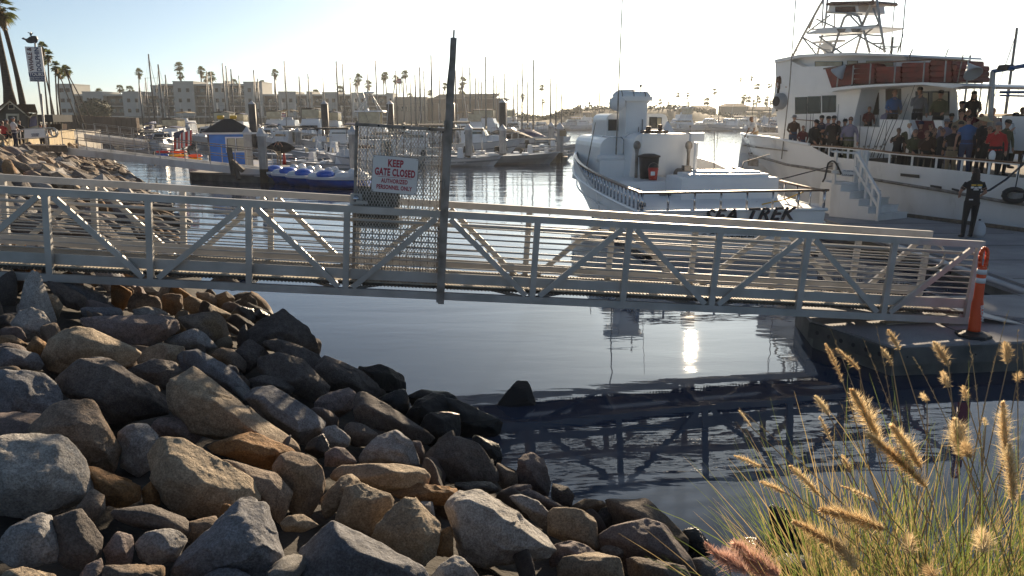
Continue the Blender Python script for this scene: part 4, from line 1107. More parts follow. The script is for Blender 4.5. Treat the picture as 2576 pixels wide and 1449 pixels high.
while len(placed2) < 130 and tries < 60000:
 tries += 1
 y = 11.8 + 45 * random.random() ** 1.7; x = random.uniform(-40, -4); s = bank_s(x, y)
 if s < -2.4 or s > 5.5: continue
 z = bank(x, y); iv = inview(x, y, z)
 if not iv or iv[0] < -150 or iv[0] > 800: continue
 r = random.uniform(.28, .5) * (1 + (y - 11) * .016)
 if any((Vector((x, y, z)) - c).length < .78 * (rr + r) for c, rr in placed2 + [(c_, r_) for c_, r_ in ROCKS if c_.y > 9]): continue
 placed2.append((Vector((x, y, z)), r))
 far_ = y > 22
 put('boulder', random.choice(FILL), None, (x, y, z + r * .12), (random.uniform(-.5, .5), random.uniform(.1, .75), random.uniform(-.9, .4)), (r * 1.25, r * .95, r * .9),
  label='angular stone of the far left bank towards the sea wall' if far_ else 'rock of the left bank seen through and beyond the gangway rails', category='rock',
  group='stones of the far left bank' if far_ else 'rocks just beyond the gangway')
mb = MB(); tries = 0; cnt = 0; v3, f3 = ICO[3]
ico1 = ico(1)
while cnt < 520 and tries < 60000:
 tries += 1
 y = random.uniform(30, 78); x = random.uniform(-52, -14); s = bank_s(x, y)
 if s < -1.6 or s > 5.6: continue
 z = bank(x, y); iv = inview(x, y, z)
 if not iv or iv[0] < -20: continue
 r = random.uniform(.22, .5); cnt += 1
 q = Euler((random.uniform(-.6, .6), random.uniform(0, .9), random.uniform(-1, .5))).to_matrix()
 mb.add([Vector((x, y, z + .1)) + q @ Vector((p[0] * r * 1.7 * random.uniform(.75, 1.2), p[1] * r * random.uniform(.7, 1.2), p[2] * r * .7)) for p in ico1[0]], ico1[1], random.choice((0, 0, 1, 2, 3)))
tag(mb.build('far_riprap', [RK['brown'], RK['tan'], RK['dark'], RK['lite']], None, False, fixn=False), kind='stuff')
# ---------------------------------------------------------------- hull form shared by all boats
def hull_rings(L, B, zs, zb, n=12, bowfull=.45, rake=.9, flare=.12, tuck=.10, wl=.82, keel=-.25, y0=0., trans=.92):
 """rings of (x, y, z) from stern (y=y0) to bow; each ring port gunwale > chine > keel > chine > starboard gunwale"""
 out = []
 for i in range(n + 1):
  t = i / n
  w = B / 2 * (trans + (1 - trans) * min(1, t / .35)) * (max(0, 1 - max(0, (t - (1 - bowfull)) / bowfull) ** 2.1) ** .75 if t < 1 else 0)
  w = max(w, .015 * B)
  z = zs + (zb - zs) * t ** 1.8
  k = max(0, (t - .35) / .65)
  cw = w * (wl - k * (.35 + flare * 2))
  y = y0 + t * L
  yr = lambda zz: y - rake * (k ** 2) * (1 - (zz - keel) / (z - keel))
  zc = .12 + .25 * k ** 2 * zb * .5
  zm = zc + (z - zc) * .5
  out.append([(-w, yr(z), z), (-(w * .62 + cw * .38) , yr(zm), zm), (-cw, yr(zc), zc), (0, yr(keel), keel), (cw, yr(zc), zc), (w * .62 + cw * .38, yr(zm), zm), (w, yr(z), z)])
 return out
def hull_parts(parent, R_, m_hull, m_deck, stripe=None, drop=.06, world=None, rail=None, smooth=True):
 """adds hull, deck and rub rail meshes"""
 mb = MB(); n = 7
 X = (lambda p: world @ Vector(p)) if world is not None else (lambda p: Vector(p))
 vs = [X(p) for r in R_ for p in r]; fs = []
 for i in range(len(R_) - 1):
  for k in range(n - 1): fs.append((i * n + k, (i + 1) * n + k, (i + 1) * n + k + 1, i * n + k + 1))
 mb.add(vs, fs); 
 mb.add([X(p) for p in R_[0]], [tuple(range(n))])
 f_ = (wb if world is not None else MB_b)
 o1 = f_(mb, 'hull', m_hull, parent, False)
 mb = MB(); vs = []; fs = []
 for r in R_:
  a, b = r[0], r[6]; vs += [X((a[0] * .985, a[1], a[2] - drop)), X((b[0] * .985, b[1], b[2] - drop))]
 for i in range(len(R_) - 1): fs.append((2 * i, 2 * i + 1, 2 * i + 3, 2 * i + 2))
 mb.add(vs, fs); f_(mb, 'deck', m_deck, parent, False)
 if rail:
  mb = MB()
  for s in (0, 6): mb.tube([X((r[s][0] * 1.01, r[s][1], r[s][2] - rail[1])) for r in R_], rail[0], 6)
  mb.tube([X((R_[0][0][0], R_[0][0][1], R_[0][0][2] - rail[1])), X((R_[0][6][0], R_[0][6][1], R_[0][6][2] - rail[1]))], rail[0], 6)
  f_(mb, 'rub_rail', rail[2], parent, False)
 if stripe:
  mb = MB()
  for s, q in ((1, 2), (5, 4)):
   for i in range(len(R_) - 1):
    a, b = Vector(R_[i][s]), Vector(R_[i][q]); c, d = Vector(R_[i + 1][s]), Vector(R_[i + 1][q])
    e = Vector((.012 if s > 3 else -.012, 0, 0))
    mb.add([X(a + (b - a) * stripe[1] + e), X(a + (b - a) * stripe[2] + e), X(c + (d - c) * stripe[2] + e), X(c + (d - c) * stripe[1] + e)], [(0, 1, 2, 3)])
  f_(mb, 'stripe', stripe[0], parent, False)
 return o1
def MB_b(mb, name, m, parent, smooth=False): return mb.build(name, m, parent, smooth)
def rail_line(mb, X, R_, t0, t1, h, r, side=(0, 6), inset=.92, posts=8):
 n = len(R_) - 1
 for s in side:
  pts = []
  for k in range(posts + 1):
   t = (t0 + (t1 - t0) * k / posts) * n; i = min(int(t), n - 1); f = t - i
   p = Vector(R_[i][s]).lerp(Vector(R_[i + 1][s]), f); p.x *= inset; b = X(p); p.z += h; pts.append(X(p)); mb.tube([b, X(p)], r * .8, 5)
  mb.tube(pts, r, 6)

# ---------------------------------------------------------------- the white boat moored stern-on
SY = R(7.0)                                        # heading left of straight away
S0 = Vector((5.72, 19.9, 0))
st = wthing('charter_boat', 'white wooden charter boat lettered SEA TREK moored stern towards the gangway', 'boat', S0)
SM = Matrix.Translation(S0) @ Matrix.Rotation(SY, 4, 'Z')
SI = SM.inverted()
def SX(x, y, z): return SM @ Vector((x, y, z))
sn = (SM.to_3x3() @ Vector((0, 1, 0)))
def sl(px, py, yf):
 """boat-frame point at pixel on the crosswise plane y=yf"""
 return SI @ on_plane(px, py, SX(0, yf, 0), sn)
DK = 1.22
RS = hull_rings(14.2, 5.15, 1.22, 2.15, 16, bowfull=.55, rake=2.0, flare=.10, wl=.93, keel=-.5, trans=.97)
hull_parts(st, RS, M['hullw'], M['white'], world=SM, rail=(.045, .02, M['white']), drop=.0)
# a strake along each side
mb = MB()
for s_, q in ((1, 2), (5, 4)): mb.tube([SM @ (Vector(r[s_]).lerp(Vector(r[q]), -.35) * 1.0 + Vector((.03 if s_ > 3 else -.03, 0, 0))) for r in RS], .03, 5)
wb(mb, 'strake', M['hullw'], st)
mb = MB()
for s_ in (2, 4): mb.tube([SM @ Vector((r[s_][0] * 1.01, r[s_][1], .05)) for r in RS], .06, 5)
wb(mb, 'waterline_band', M['black'], st)
# bow bulwark
mb = MB()
for i in range(6, 16):
 for s_ in (0, 6):
  a, b = Vector(RS[i][s_]), Vector(RS[i + 1][s_]); h0, h1 = .42 * smooth(5, 9, i), .42 * smooth(5, 9, i + 1)
  ia, ib = Vector((a.x * .96, a.y - .03, a.z)), Vector((b.x * .96, b.y - .05, b.z))
  fl = 1.015
  mb.hexa([SM @ a, SM @ b, SM @ ib, SM @ ia], [SM @ Vector((a.x * fl, a.y, a.z + h0 + .01)), SM @ Vector((b.x * fl, b.y, b.z + h1 + .01)), SM @ Vector((ib.x * fl, ib.y, ib.z + h1 + .01)), SM @ Vector((ia.x * fl, ia.y, ia.z + h0 + .01))])
wb(mb, 'bow_bulwark', M['hullw'], st)
# varnished rail on steel stanchions: port side, stern, starboard side
RH = .46
def stx(i, s_, dx=.97, dz=0):
 p = Vector(RS[i][s_]); p.x *= dx; p.z += dz; return p
mb = MB(); port = [stx(i, 0, .975, RH) for i in range(0, 12)]
port[0].y += .05
mb2 = MB()
for a, b in zip(port[:-1], port[1:]): mb.bar(SM @ a, SM @ b, .11, .05)
wb(mb, 'cap_rail', M['wood'], st)
for k in range(26):
 t = k / 25 * 10.8; i = int(t); p = stx(i, 0, .975).lerp(stx(i + 1, 0, .975), t - i)
 m = MB(); m.tube([SM @ p, SM @ (p + Vector((0, 0, RH)))], .026, 6); wb(m, 'stanchion', M['steel'], st, True)
wS = RS[0][6][0]
m = MB(); m.bar(SX(-wS - .04, .05, DK + RH), SX(wS + .04, .05, DK + RH + .02), .055, .12, sn); wb(m, 'cap_rail', M['wood'], st)
for k in range(8):
 x = -wS + .05 + (2 * wS - .1) * k / 7; m = MB(); m.tube([SX(x, .06, DK), SX(x, .06, DK + RH)], .028, 6); wb(m, 'stanchion', M['steel'], st, True)
mb = MB(); stb = [stx(i, 6, .975, RH) for i in range(0, 4)]
for a, b in zip(stb[:-1], stb[1:]): mb.bar(SM @ a, SM @ b, .11, .05)
wb(mb, 'cap_rail', M['wood'], st)
mb = MB(); stb = [stx(i, 6, .975, RH) for i in range(5, 8)]
for a, b in zip(stb[:-1], stb[1:]): mb.bar(SM @ a, SM @ b, .11, .05)
wb(mb, 'cap_rail', M['wood'], st)
for k in range(9):
 t = k / 8 * 7; i = int(t); p = stx(i, 6, .975).lerp(stx(i + 1, 6, .975), t - i)
 m = MB(); m.tube([SM @ p, SM @ (p + Vector((0, 0, RH)))], .024, 6); wb(m, 'stanchion', M['steel'], st, True)
# lettering on the transom
xa = SM.to_3x3() @ Vector((1, 0, .02)); za = Vector((0, 0, 1))
tc_ = sl(1880, 541, -.03); tc2 = sl(1850, 592, -.03)
place_text('lettering', 'SEA TREK', .46, M['ink'], st, SX(tc_.x, -.05, tc_.z), xa, za, offset=.006, shear=.35, fit=2.5, space=1.12)
place_text('lettering_shadow', 'SEA TREK', .46, M['maroon'], st, SX(tc_.x + .03, -.04, tc_.z - .02), xa, za, offset=.006, shear=.35, fit=2.5, space=1.12)
place_text('lettering', 'OCEANSIDE, CA', .2, M['ink'], st, SX(tc2.x, -.03, tc2.z), xa, za, offset=.004, fit=1.9)
m = MB(); m.bar(SX(-wS + .2, -.02, .58), SX(wS - .2, -.02, .58), .03, .045); wb(m, 'transom_batten', M['white'], st)
def sbox(name, px0, py0, px1, py1, yf, depth, m_, zb=None, taper=0., bev=0., parent=None, tapx=0., smoothf=False):
 """box whose stern-facing side fills px0..px1, py0..py1 at boat station yf"""
 a, b = sl(px0, py1, yf), sl(px1, py0, yf)
 z0 = a.z if zb is None else zb; z1 = b.z; x0, x1 = a.x, b.x
 mb = MB()
 if bev:
  out = []
  for cx_, cz_, a0 in ((x1 - bev, z1 - bev, 0), (x0 + bev, z1 - bev, 90)):
   for k in range(5): an = R(a0 + k * 22.5); out.append((cx_ + bev * cos(an), cz_ + bev * sin(an)))
  out += [(x0 - tapx, z0), (x1 + tapx, z0)]
  mb.hexa([SX(x, yf, z) for x, z in out], [SX(x, yf + depth - taper * (z - z0) / (z1 - z0), z) for x, z in out])
 else:
  b4 = [(x0, yf), (x1, yf), (x1, yf + depth), (x0, yf + depth)]
  t4 = [(x0 + tapx, yf + taper), (x1 - tapx, yf + taper), (x1 - tapx, yf + depth - taper), (x0 + tapx, yf + depth - taper)]
  mb.hexa([SX(x, y, z0) for x, y in b4], [SX(x, y, z1) for x, y in t4])
 return wb(mb, name, m_, parent or st)
def swin(name, px0, py0, px1, py1, yf, m_, parent, fr=None):
 a, b = sl(px0, py1, yf), sl(px1, py0, yf)
 if fr:
  m = MB(); w_ = .022
  m.hexa([SX(a.x - w_, yf - .02, a.z - w_), SX(b.x + w_, yf - .02, a.z - w_), SX(b.x + w_, yf - .02, b.z + w_), SX(a.x - w_, yf - .02, b.z + w_)], [SX(a.x - w_, yf - .004, a.z - w_), SX(b.x + w_, yf - .004, a.z - w_), SX(b.x + w_, yf - .004, b.z + w_), SX(a.x - w_, yf - .004, b.z + w_)])
  parent = wb(m, name, fr, parent)
  m = MB(); m.hexa([SX(a.x, yf - .03, a.z), SX(b.x, yf - .03, a.z), SX(b.x, yf - .03, b.z), SX(a.x, yf - .03, b.z)], [SX(a.x, yf - .021, a.z), SX(b.x, yf - .021, a.z), SX(b.x, yf - .021, b.z), SX(a.x, yf - .021, b.z)])
  m.build('pane', m_, parent); return parent
 m = MB(); m.hexa([SX(a.x, yf - .02, a.z), SX(b.x, yf - .02, a.z), SX(b.x, yf - .02, b.z), SX(a.x, yf - .02, b.z)], [SX(a.x, yf - .004, a.z), SX(b.x, yf - .004, a.z), SX(b.x, yf - .004, b.z), SX(a.x, yf - .004, b.z)])
 return wb(m, name, m_, parent)
# pilothouse, lower cabin, tower, companion house
ph = sbox('pilothouse', 1524, 286, 1680, 372, 8.2, 2.6, M['white'], zb=2.2, bev=.22, taper=.5)
swin('window', 1531, 302, 1551, 327, 8.2, M['tanwin'], st, M['ink']); swin('window', 1553, 302, 1575, 327, 8.2, M['glasslit'], st, M['ink'])
swin('window', 1634, 296, 1651, 321, 8.2, M['tanwin'], st, M['ink']); swin('window', 1652, 297, 1663, 321, 8.2, M['glasslit'], st, M['ink'])
lc = sbox('lower_cabin', 1508, 345, 1618, 470, 7.2, 4.2, M['white'], zb=DK - .05, bev=.35, tapx=.12)
m = MB(); a_, b_ = sl(1500, 470, 6.6), sl(1590, 402, 6.6); m.hexa([SX(a_.x, 6.3, DK), SX(b_.x, 6.3, DK), SX(b_.x, 7.2, DK), SX(a_.x, 7.2, DK)], [SX(a_.x + .05, 6.35, b_.z), SX(b_.x - .05, 6.35, b_.z), SX(b_.x - .05, 7.2, b_.z + .05), SX(a_.x + .05, 7.2, b_.z + .05)])
wb(m, 'cabin_step', M['white'], st)
m = MB(); c_ = sl(1548, 398, 6.5); m.tube([SX(c_.x - .6, 6.6, c_.z), SX(c_.x + .6, 6.6, c_.z)], .12, 10); wb(m, 'bolster', M['white'], st, True)
for k in range(3):
 m = MB(); z_ = DK + .42; m.box((0, 0, 0), (.02, .3, .35))
 x_ = sl(1490, 440, 7.2).x - .125; 
 m = MB(); m.hexa([SX(x_ + .1, 7.5 + k * .9, z_ - .18), SX(x_ + .1, 7.85 + k * .9, z_ - .18), SX(x_ + .04, 7.85 + k * .9, z_ + .2), SX(x_ + .04, 7.5 + k * .9, z_ + .2)], [SX(x_ + .13, 7.5 + k * .9, z_ - .18), SX(x_ + .13, 7.85 + k * .9, z_ - .18), SX(x_ + .07, 7.85 + k * .9, z_ + .2), SX(x_ + .07, 7.5 + k * .9, z_ + .2)])
 wb(m, 'side_window', M['glass'], st)
tw = sbox('tower', 1569, 250, 1629, 470, 7.05, .95, M['white'], zb=DK, bev=.05)
m = MB(); a_, b_ = sl(1576, 372, 7.05), sl(1622, 262, 7.05); m.hexa([SX(a_.x, 7.03, a_.z), SX(b_.x, 7.03, a_.z), SX(b_.x, 7.03, b_.z), SX(a_.x, 7.03, b_.z)], [SX(a_.x, 7.045, a_.z), SX(b_.x, 7.045, a_.z), SX(b_.x, 7.045, b_.z), SX(a_.x, 7.045, b_.z)]); wb(m, 'tower_door', M['white'], st)
m = MB(); p_ = sl(1616, 300, 7.0); m.bar(SX(p_.x, 6.98, p_.z), SX(p_.x, 6.98, p_.z - .5), .03, .03); m.bar(SX(p_.x - .13, 6.98, p_.z - .25), SX(p_.x - .13, 6.98, p_.z - .42), .02, .03); wb(m, 'door_handle', M['alu_dark'], st)
m = MB(); a_, b_ = sl(1560, 254, 7.1), sl(1636, 243, 7.1); m.hexa([SX(a_.x, 6.9, a_.z), SX(b_.x, 6.9, a_.z), SX(b_.x, 8.2, a_.z), SX(a_.x, 8.2, a_.z)], [SX(a_.x, 6.9, b_.z), SX(b_.x, 6.9, b_.z), SX(b_.x, 8.2, b_.z), SX(a_.x, 8.2, b_.z)]); wb(m, 'tower_platform', M['white'], st)
m = MB(); a_, b_ = sl(1540, 262, 7.6), sl(1632, 240, 7.6); zc = (a_.z + b_.z) / 2 + .06
m.tube([SX(a_.x, 7.5, zc), SX(a_.x + .12, 7.5, zc), SX(b_.x - .12, 7.5, zc), SX(b_.x, 7.5, zc)], [.13, .24, .24, .13], 14); rf = wb(m, 'liferaft_canister', M['white'], st, True)
for k in range(3):
 m = MB(); x_ = a_.x + .25 + k * .4; m.tube([SX(x_, 7.5, zc), SX(x_ + .03, 7.5, zc)], .25, 14); wb(m, 'canister_strap', M['alu_dark'], st)
m = MB(); a_ = sl(1544, 260, 6.95); m.ball(SX(a_.x + .12, 6.95, a_.z), (.28, .2, .25), 12, 8); wb(m, 'side_float', M['white'], st, True)
m = MB(); a_, b_ = sl(1556, 229, 7.6), sl(1608, 229, 7.6); m.bar(SX(a_.x, 7.5, a_.z), SX(b_.x, 7.7, b_.z + .03), .1, .07); m.tube([SX((a_.x + b_.x) / 2, 7.6, a_.z - .22), SX((a_.x + b_.x) / 2, 7.6, a_.z)], [.12, .06], 10); wb(m, 'radar_scanner', M['white'], st)
m = MB(); a_, b_ = sl(1612, 245, 7.4), sl(1612, 216, 7.4); m.tube([SX(a_.x, 7.4, a_.z), SX(b_.x, 7.4, b_.z)], .02, 5); m.ball(SX(b_.x, 7.4, b_.z), (.05, .05, .05), 8, 5); wb(m, 'masthead_light', M['alu_dark'], st)
for (pa, pb, y_, r_) in (((1546, 480), (1567, -40), 6.6, .028), ((1639, 262), (1652, 118), 8.0, .012), ((1476, 420), (1498, 308), 7.4, .022), ((1796, 455), (1797, 330), 7.2, .022)):
 a_, b_ = sl(*pa, y_), sl(*pb, y_); m = MB(); m.tube([SX(a_.x, y_, a_.z), SX(b_.x, y_, b_.z)], [r_, r_ * .6], 6); wb(m, 'whip_antenna', M['alu_dark'], st)
a_, b_ = sl(1536, 345, 6.9), sl(1560, 452, 6.9)
m = MB(); m.tube([SX(a_.x, 8.0, a_.z), SX(b_.x - .05, 6.7, a_.z), SX(b_.x, 6.6, a_.z - .08), SX(b_.x, 6.6, DK)], .022, 6); wb(m, 'grab_rail', M['steel'], st, True)
ch = sbox('companion_house', 1590, 336, 1748, 478, 5.6, 1.9, M['white'], zb=DK, bev=.30, tapx=.16, taper=.25)
m = MB(); a_, b_ = sl(1612, 440, 5.6), sl(1716, 341, 5.6); m.hexa([SX(a_.x - .1, 5.53, a_.z), SX(b_.x + .1, 5.53, a_.z), SX(b_.x, 5.56, b_.z), SX(a_.x, 5.56, b_.z)], [SX(a_.x - .1, 5.6, a_.z), SX(b_.x + .1, 5.6, a_.z), SX(b_.x, 5.6, b_.z), SX(a_.x, 5.6, b_.z)]); wb(m, 'aft_door', M['white'], st)
for px_, py_ in ((1604, 372), (1734, 372)):
 p_ = sl(px_ - 2, py_ + 14, 5.2); m = MB(); m.tube([SX(p_.x, 5.2, DK), SX(p_.x, 5.2, p_.z), SX(p_.x, 5.2, p_.z + .2)], [.05, .05, .09], 8); m.ball(SX(p_.x, 5.2, p_.z + .25), (.12, .12, .15), 10, 7); wb(m, 'vent_cowl', M['alu_dark'], st, True)
m = MB(); a_ = sl(1655, 334, 5.9); m.box(SX(a_.x, 6.3, a_.z + .02), (.8, .5, .1), SY); m.tube([SX(a_.x - .2, 6.3, a_.z), SX(a_.x - .2, 6.3, a_.z + .2)], .09, 8); m.tube([SX(a_.x + .2, 6.3, a_.z), SX(a_.x + .2, 6.3, a_.z + .26)], .07, 8); wb(m, 'roof_hardware', M['wood'], st)
m = MB(); a_ = sl(1683, 318, 6.6); m.hexa([SX(a_.x - .22, 6.6, a_.z - .2), SX(a_.x + .22, 6.6, a_.z - .2), SX(a_.x + .22, 7, a_.z - .2), SX(a_.x - .22, 7, a_.z - .2)], [SX(a_.x - .02, 6.78, a_.z + .16), SX(a_.x + .02, 6.78, a_.z + .16), SX(a_.x + .02, 6.82, a_.z + .16), SX(a_.x - .02, 6.82, a_.z + .16)]); wb(m, 'roof_vent', M['white'], st)
# after deck gear that belongs to the boat
sbox('raised_deck', 1560, 456, 1716, 482, 3.7, 1.9, M['white'], zb=DK, taper=.02)
ZR = sl(1600, 456, 3.7).z
sbox('bait_box', 1712, 446, 1960, 520, 2.3, 1.4, M['white'], zb=DK, bev=.04)
sbox('bait_lid', 1735, 437, 1935, 449, 2.45, 1.1, M['white'], taper=.03)
sbox('tank_lid', 1760, 430, 1835, 438, 2.7, .7, M['white'], taper=.03)
sbox('tank_lid', 1845, 431, 1915, 440, 2.7, .7, M['white'], taper=.03)
m = MB()
for k in range(14): a_ = sl(1662 + k * 5, 450 + k * .4, 3.2); m.box(SX(a_.x, 3.2, DK + .08), (.03, .12, .14), SY)
wb(m, 'deck_vent', M['alu_dark'], st)
m = MB(); a_ = sl(1750, 395, 4.7); m.tube([SX(a_.x, 4.7, DK), SX(a_.x, 4.7, DK + 1.55)], .06, 10); m.box(SX(a_.x, 4.7, DK + 1.72), (.42, .2, .26), SY); wb(m, 'bait_pole', M['white'], st)
m = MB(); a_ = sl(1724, 410, 5.0); m.tube([SX(a_.x - .25, 4.9, DK + .5), SX(a_.x + .25, 5.1, DK + .5)], .25, 14); m.box(SX(a_.x, 5.0, DK + .25), (.5, .4, .5), SY); m.box(SX(a_.x, 4.9, DK + .75), (.2, .3, .15), SY); wb(m, 'deck_winch', M['alu_dark'], st)
m = MB(); a_, b_ = sl(1785, 420, 4.6), sl(1885, 408, 4.6); m.bar(SX(a_.x, 4.9, DK + .45), SX(b_.x, 4.5, DK + .42), .1, .1); wb(m, 'pole_bundle', M['wood'], st)
m = MB(); m.tube([SX(1.2, 1.0, DK + .02), SX(1.6, .5, DK + .2), SX(2.0, .3, DK + .42)], .02, 6); wb(m, 'yellow_hose', M['yellow'], st, True)
place_text('lettering', 'FUEL', .11, M['ink'], st, SX(sl(1605, 470, 3.6).x, 3.68, DK + .2), xa, za, offset=.002)
a_ = sl(1618, 503, .9); m = MB(); m.tube([SX(a_.x - .1, 1.0, DK + .06), SX(a_.x + .1, 1.0, DK + .06)], .05, 8); wb(m, 'cleat', M['alu_dark'], st)
# loose things on deck
def bin_at(name, label, cat, px, py, yf, r, h, m_, lid=True, z=DK):
 a = sl(px, py, yf); p = SX(a.x, yf, z)
 t = wthing(name, label, cat, p); m = MB(); m.lathe(p, [(r * .82, 0), (r, h), (r * .9, h), (r * .74, .03)], 16); wb(m, 'body', m_, t, True)
 if lid:
  m = MB(); m.lathe(p, [(r * 1.12, h), (r * 1.1, h + .04), (r * .5, h + .1), (0.01, h + .11)], 16); wb(m, 'lid', m_, t, True)
 else:
  m = MB(); m.tube([p + Vector((r * cos(k), -.3 * r, h + .0 + .16 * sin(k))) for k in lin(0, pi, 9)], .007, 5); wb(m, 'handle', M['alu_dark'], t, True)
  m = MB(); m.lathe(p, [(r * 1.05, h * .82), (r * 1.05, h * .9), (r * .9, h * .9)], 16); wb(m, 'rim', m_, t, True)
 return t
bin_at('trash_can', 'black round rubbish bin with domed lid on the white boat deck', 'bin', 1631, 450, 4.75, .32, .66, M['black'], z=ZR)
bk = bin_at('bucket', 'red plastic bucket with white print beside the black bin', 'bucket', 1642, 458, 4.2, .155, .36, M['red'], lid=False, z=ZR)
a_ = sl(1642, 445, 4.04); m = MB(); m.box(SX(a_.x, 4.04, ZR + .20), (.13, .012, .12), SY); wb(m, 'print', M['signw'], bk)
# ---------------------------------------------------------------- the big party fishing boat on the right
P0 = Vector((10.1, 33.0, 0)); pd = Vector((4.8, -10.4, 0)).normalized(); pn = Vector((-pd.y, pd.x, 0))     # pd bow>stern, pn inboard
if pn.x < 0: pn = -pn
def PW(s, o, z): return P0 + pd * s + pn * o + Vector((0, 0, z))
def pl(px, py, off=0.):
 """(s, z) on the lengthwise plane at inboard offset off"""
 p = on_plane(px, py, P0 + pn * off, pn); return (p - P0).dot(pd), p.z
pb = wthing('fishing_boat', 'big white party fishing boat crowded with anglers at the dock', 'boat', PW(8, 3, 0))
BW = 6.4
def pquad(name, pts, off, depth, m_, parent=None):
 """outline in pixels lying on plane off, extruded inboard"""
 f = []
 for px, py in pts:
  s, z = pl(px, py, off); f.append(PW(s, off, z))
 mb = MB(); mb.slab(f, pn * depth); return wb(mb, name, m_, parent or pb)
def ptube(name, pts, r, m_, parent=None, n=6):
 """pts: (px, py, off)"""
 mb = MB(); w_ = []
 for px, py, off in pts:
  s, z = pl(px, py, off); w_.append(PW(s, off, z))
 mb.tube(w_, r, n); return wb(mb, name, m_, parent or pb, True)
# sheer height along s
def prof(pts, off=0.):
 q = sorted(pl(px, py, off) for px, py in pts)
 def f(s):
  if s <= q[0][0]: return q[0][1]
  for (a, za), (b, zb) in zip(q[:-1], q[1:]):
   if s <= b: return za + (zb - za) * (s - a) / (b - a)
  return q[-1][1]
 return f
SLEN = 16.5
railz = prof([(1868, 343), (1950, 352), (2040, 364), (2167, 374), (2264, 386), (2400, 396), (2576, 411)])
bulw = prof([(1868, 343), (1950, 352), (2038, 366), (2044, 390), (2167, 402), (2264, 414), (2400, 428), (2576, 449)])
rubz = prof([(1870, 395), (1950, 412), (2040, 424), (2201, 453), (2400, 485), (2576, 517)])
def width_out(s):            # how far the gunwale lies inboard of the side plane near the bow
 t = max(0, 1 - (s + 4.4) / 7.2); return 3.15 * t ** 1.8
stn = [-4.4, -4.1, -3.5, -2.6, -1.5, -.5, .6, 1.6, 2.2, 3.02, 3.1, 4.2, 5.6, 7.2, 9, 11, 13.5, SLEN]
mb = MB(); top, rub, mid, bot = [], [], [], []
for s in stn:
 o = width_out(s); k = max(0, 1 - (s + 4.4) / 8)
 top.append(PW(s, o, bulw(max(s, 0)) if s < 2.7 or s > 3.1 else bulw(s)))
 rub.append(PW(s + .25 * k, o + .10 + .25 * k, rubz(max(s, 0))))
 mid.append(PW(s + .9 * k, o + .16 + .8 * k, .9 + .3 * k)); bot.append(PW(s + 2.3 * k, o + .28 + 1.5 * k, -.1))
nS = len(stn)
fs = []
rowsn = [top, rub, mid, bot]; vs = [p for r in rowsn for p in r]
for j in range(3):
 for i in range(nS - 1): fs.append((j * nS + i, j * nS + i + 1, (j + 1) * nS + i + 1, (j + 1) * nS + i))
mb.add(vs, fs)
# far side mirrored about the centreline
def mirror(p):
 q = p - P0; s, o = q.dot(pd), q.dot(pn); return PW(s, BW - o, q.z)
mb.add([mirror(p) for p in vs], [tuple(reversed(f)) for f in fs])
# stern
mb.hexa([bot[-1], mirror(bot[-1]), mirror(bot[-1]) + pd * .05, bot[-1] + pd * .05], [top[-1], mirror(top[-1]), mirror(top[-1]) + pd * .05, top[-1] + pd * .05])
wb(mb, 'hull', M['hullw'], pb)
mb = MB(); dz = [bulw(max(s, 3.2)) - .12 for s in stn]
vs = [];
for i, s in enumerate(stn): vs += [PW(s, width_out(s) + .06, dz[i]), PW(s, BW - width_out(s) - .06, dz[i])]
mb.add(vs, [(2 * i, 2 * i + 1, 2 * i + 3, 2 * i + 2) for i in range(nS - 1)]); wb(mb, 'deck', M['dockw'], pb)
mb = MB(); mb.tube([p - pn * .03 for p in rub], .055, 6); wb(mb, 'rub_rail', M['alu_dark'], pb)
mb = MB(); mb.tube([p + Vector((0, 0, .03)) for p in top[:11]], .06, 6); wb(mb, 'bow_cap', M['white'], pb, True)
mb = MB(); mb.tube([mirror(p) + Vector((0, 0, .03)) for p in top[:11]], .06, 6); wb(mb, 'bow_cap', M['white'], pb, True)
pquad('strake_slot', [(1900, 368), (1980, 378), (1980, 381), (1900, 371)], -.02, .02, M['alu_dark'])
# dark brown band at the waterline and lower chine
mb = MB(); lo = [PW(s, width_out(s) + .17 + 1.1 * max(0, 1 - (s + 4.4) / 8), .22) for s in stn[8:]]; mb.tube(lo, .07, 5); wb(mb, 'lower_fender', M['white'], pb)
mb = MB()
for i in range(8, nS - 1):
 a = PW(stn[i], width_out(stn[i]) + .20 + 1.1 * max(0, 1 - (stn[i] + 4.4) / 8), 0); b = PW(stn[i + 1], width_out(stn[i + 1]) + .20 + 1.1 * max(0, 1 - (stn[i + 1] + 4.4) / 8), 0)
 mb.add([a + Vector((0, 0, -.1)), b + Vector((0, 0, -.1)), b + Vector((0, 0, .17)), a + Vector((0, 0, .17))], [(0, 1, 2, 3)])
wb(mb, 'low_band', M['algae'], pb)
# rails
rs = [s for s in lin(pl(2040, 364)[0], SLEN, 16)]
mb = MB()
for a, b in zip(rs[:-1], rs[1:]): mb.bar(PW(a, .02, railz(a)), PW(b, .02, railz(b)), .10, .05)
wb(mb, 'cap_rail', M['wood'], pb)
mb = MB()
for a, b in zip(rs[:-1], rs[1:]): mb.bar(PW(a, .02, railz(a) - .05), PW(b, .02, railz(b) - .05), .06, .035)
wb(mb, 'under_rail', M['white'], pb)
for s in rs[1:]:
 m = MB(); m.bar(PW(s, .03, bulw(s)), PW(s, .03, railz(s)), .05, .05, pd); wb(m, 'stanchion', M['white'], pb)
mb = MB()
for px0, px1, y0, y1 in ((2265, 2312, 436, 443), (2340, 2368, 465, 470), (2394, 2412, 473, 478)): pquad('scupper', [(px0, y0), (px1, y0 + 4), (px1, y1 + 5), (px0, y1)], -.015, .02, M['ink'])
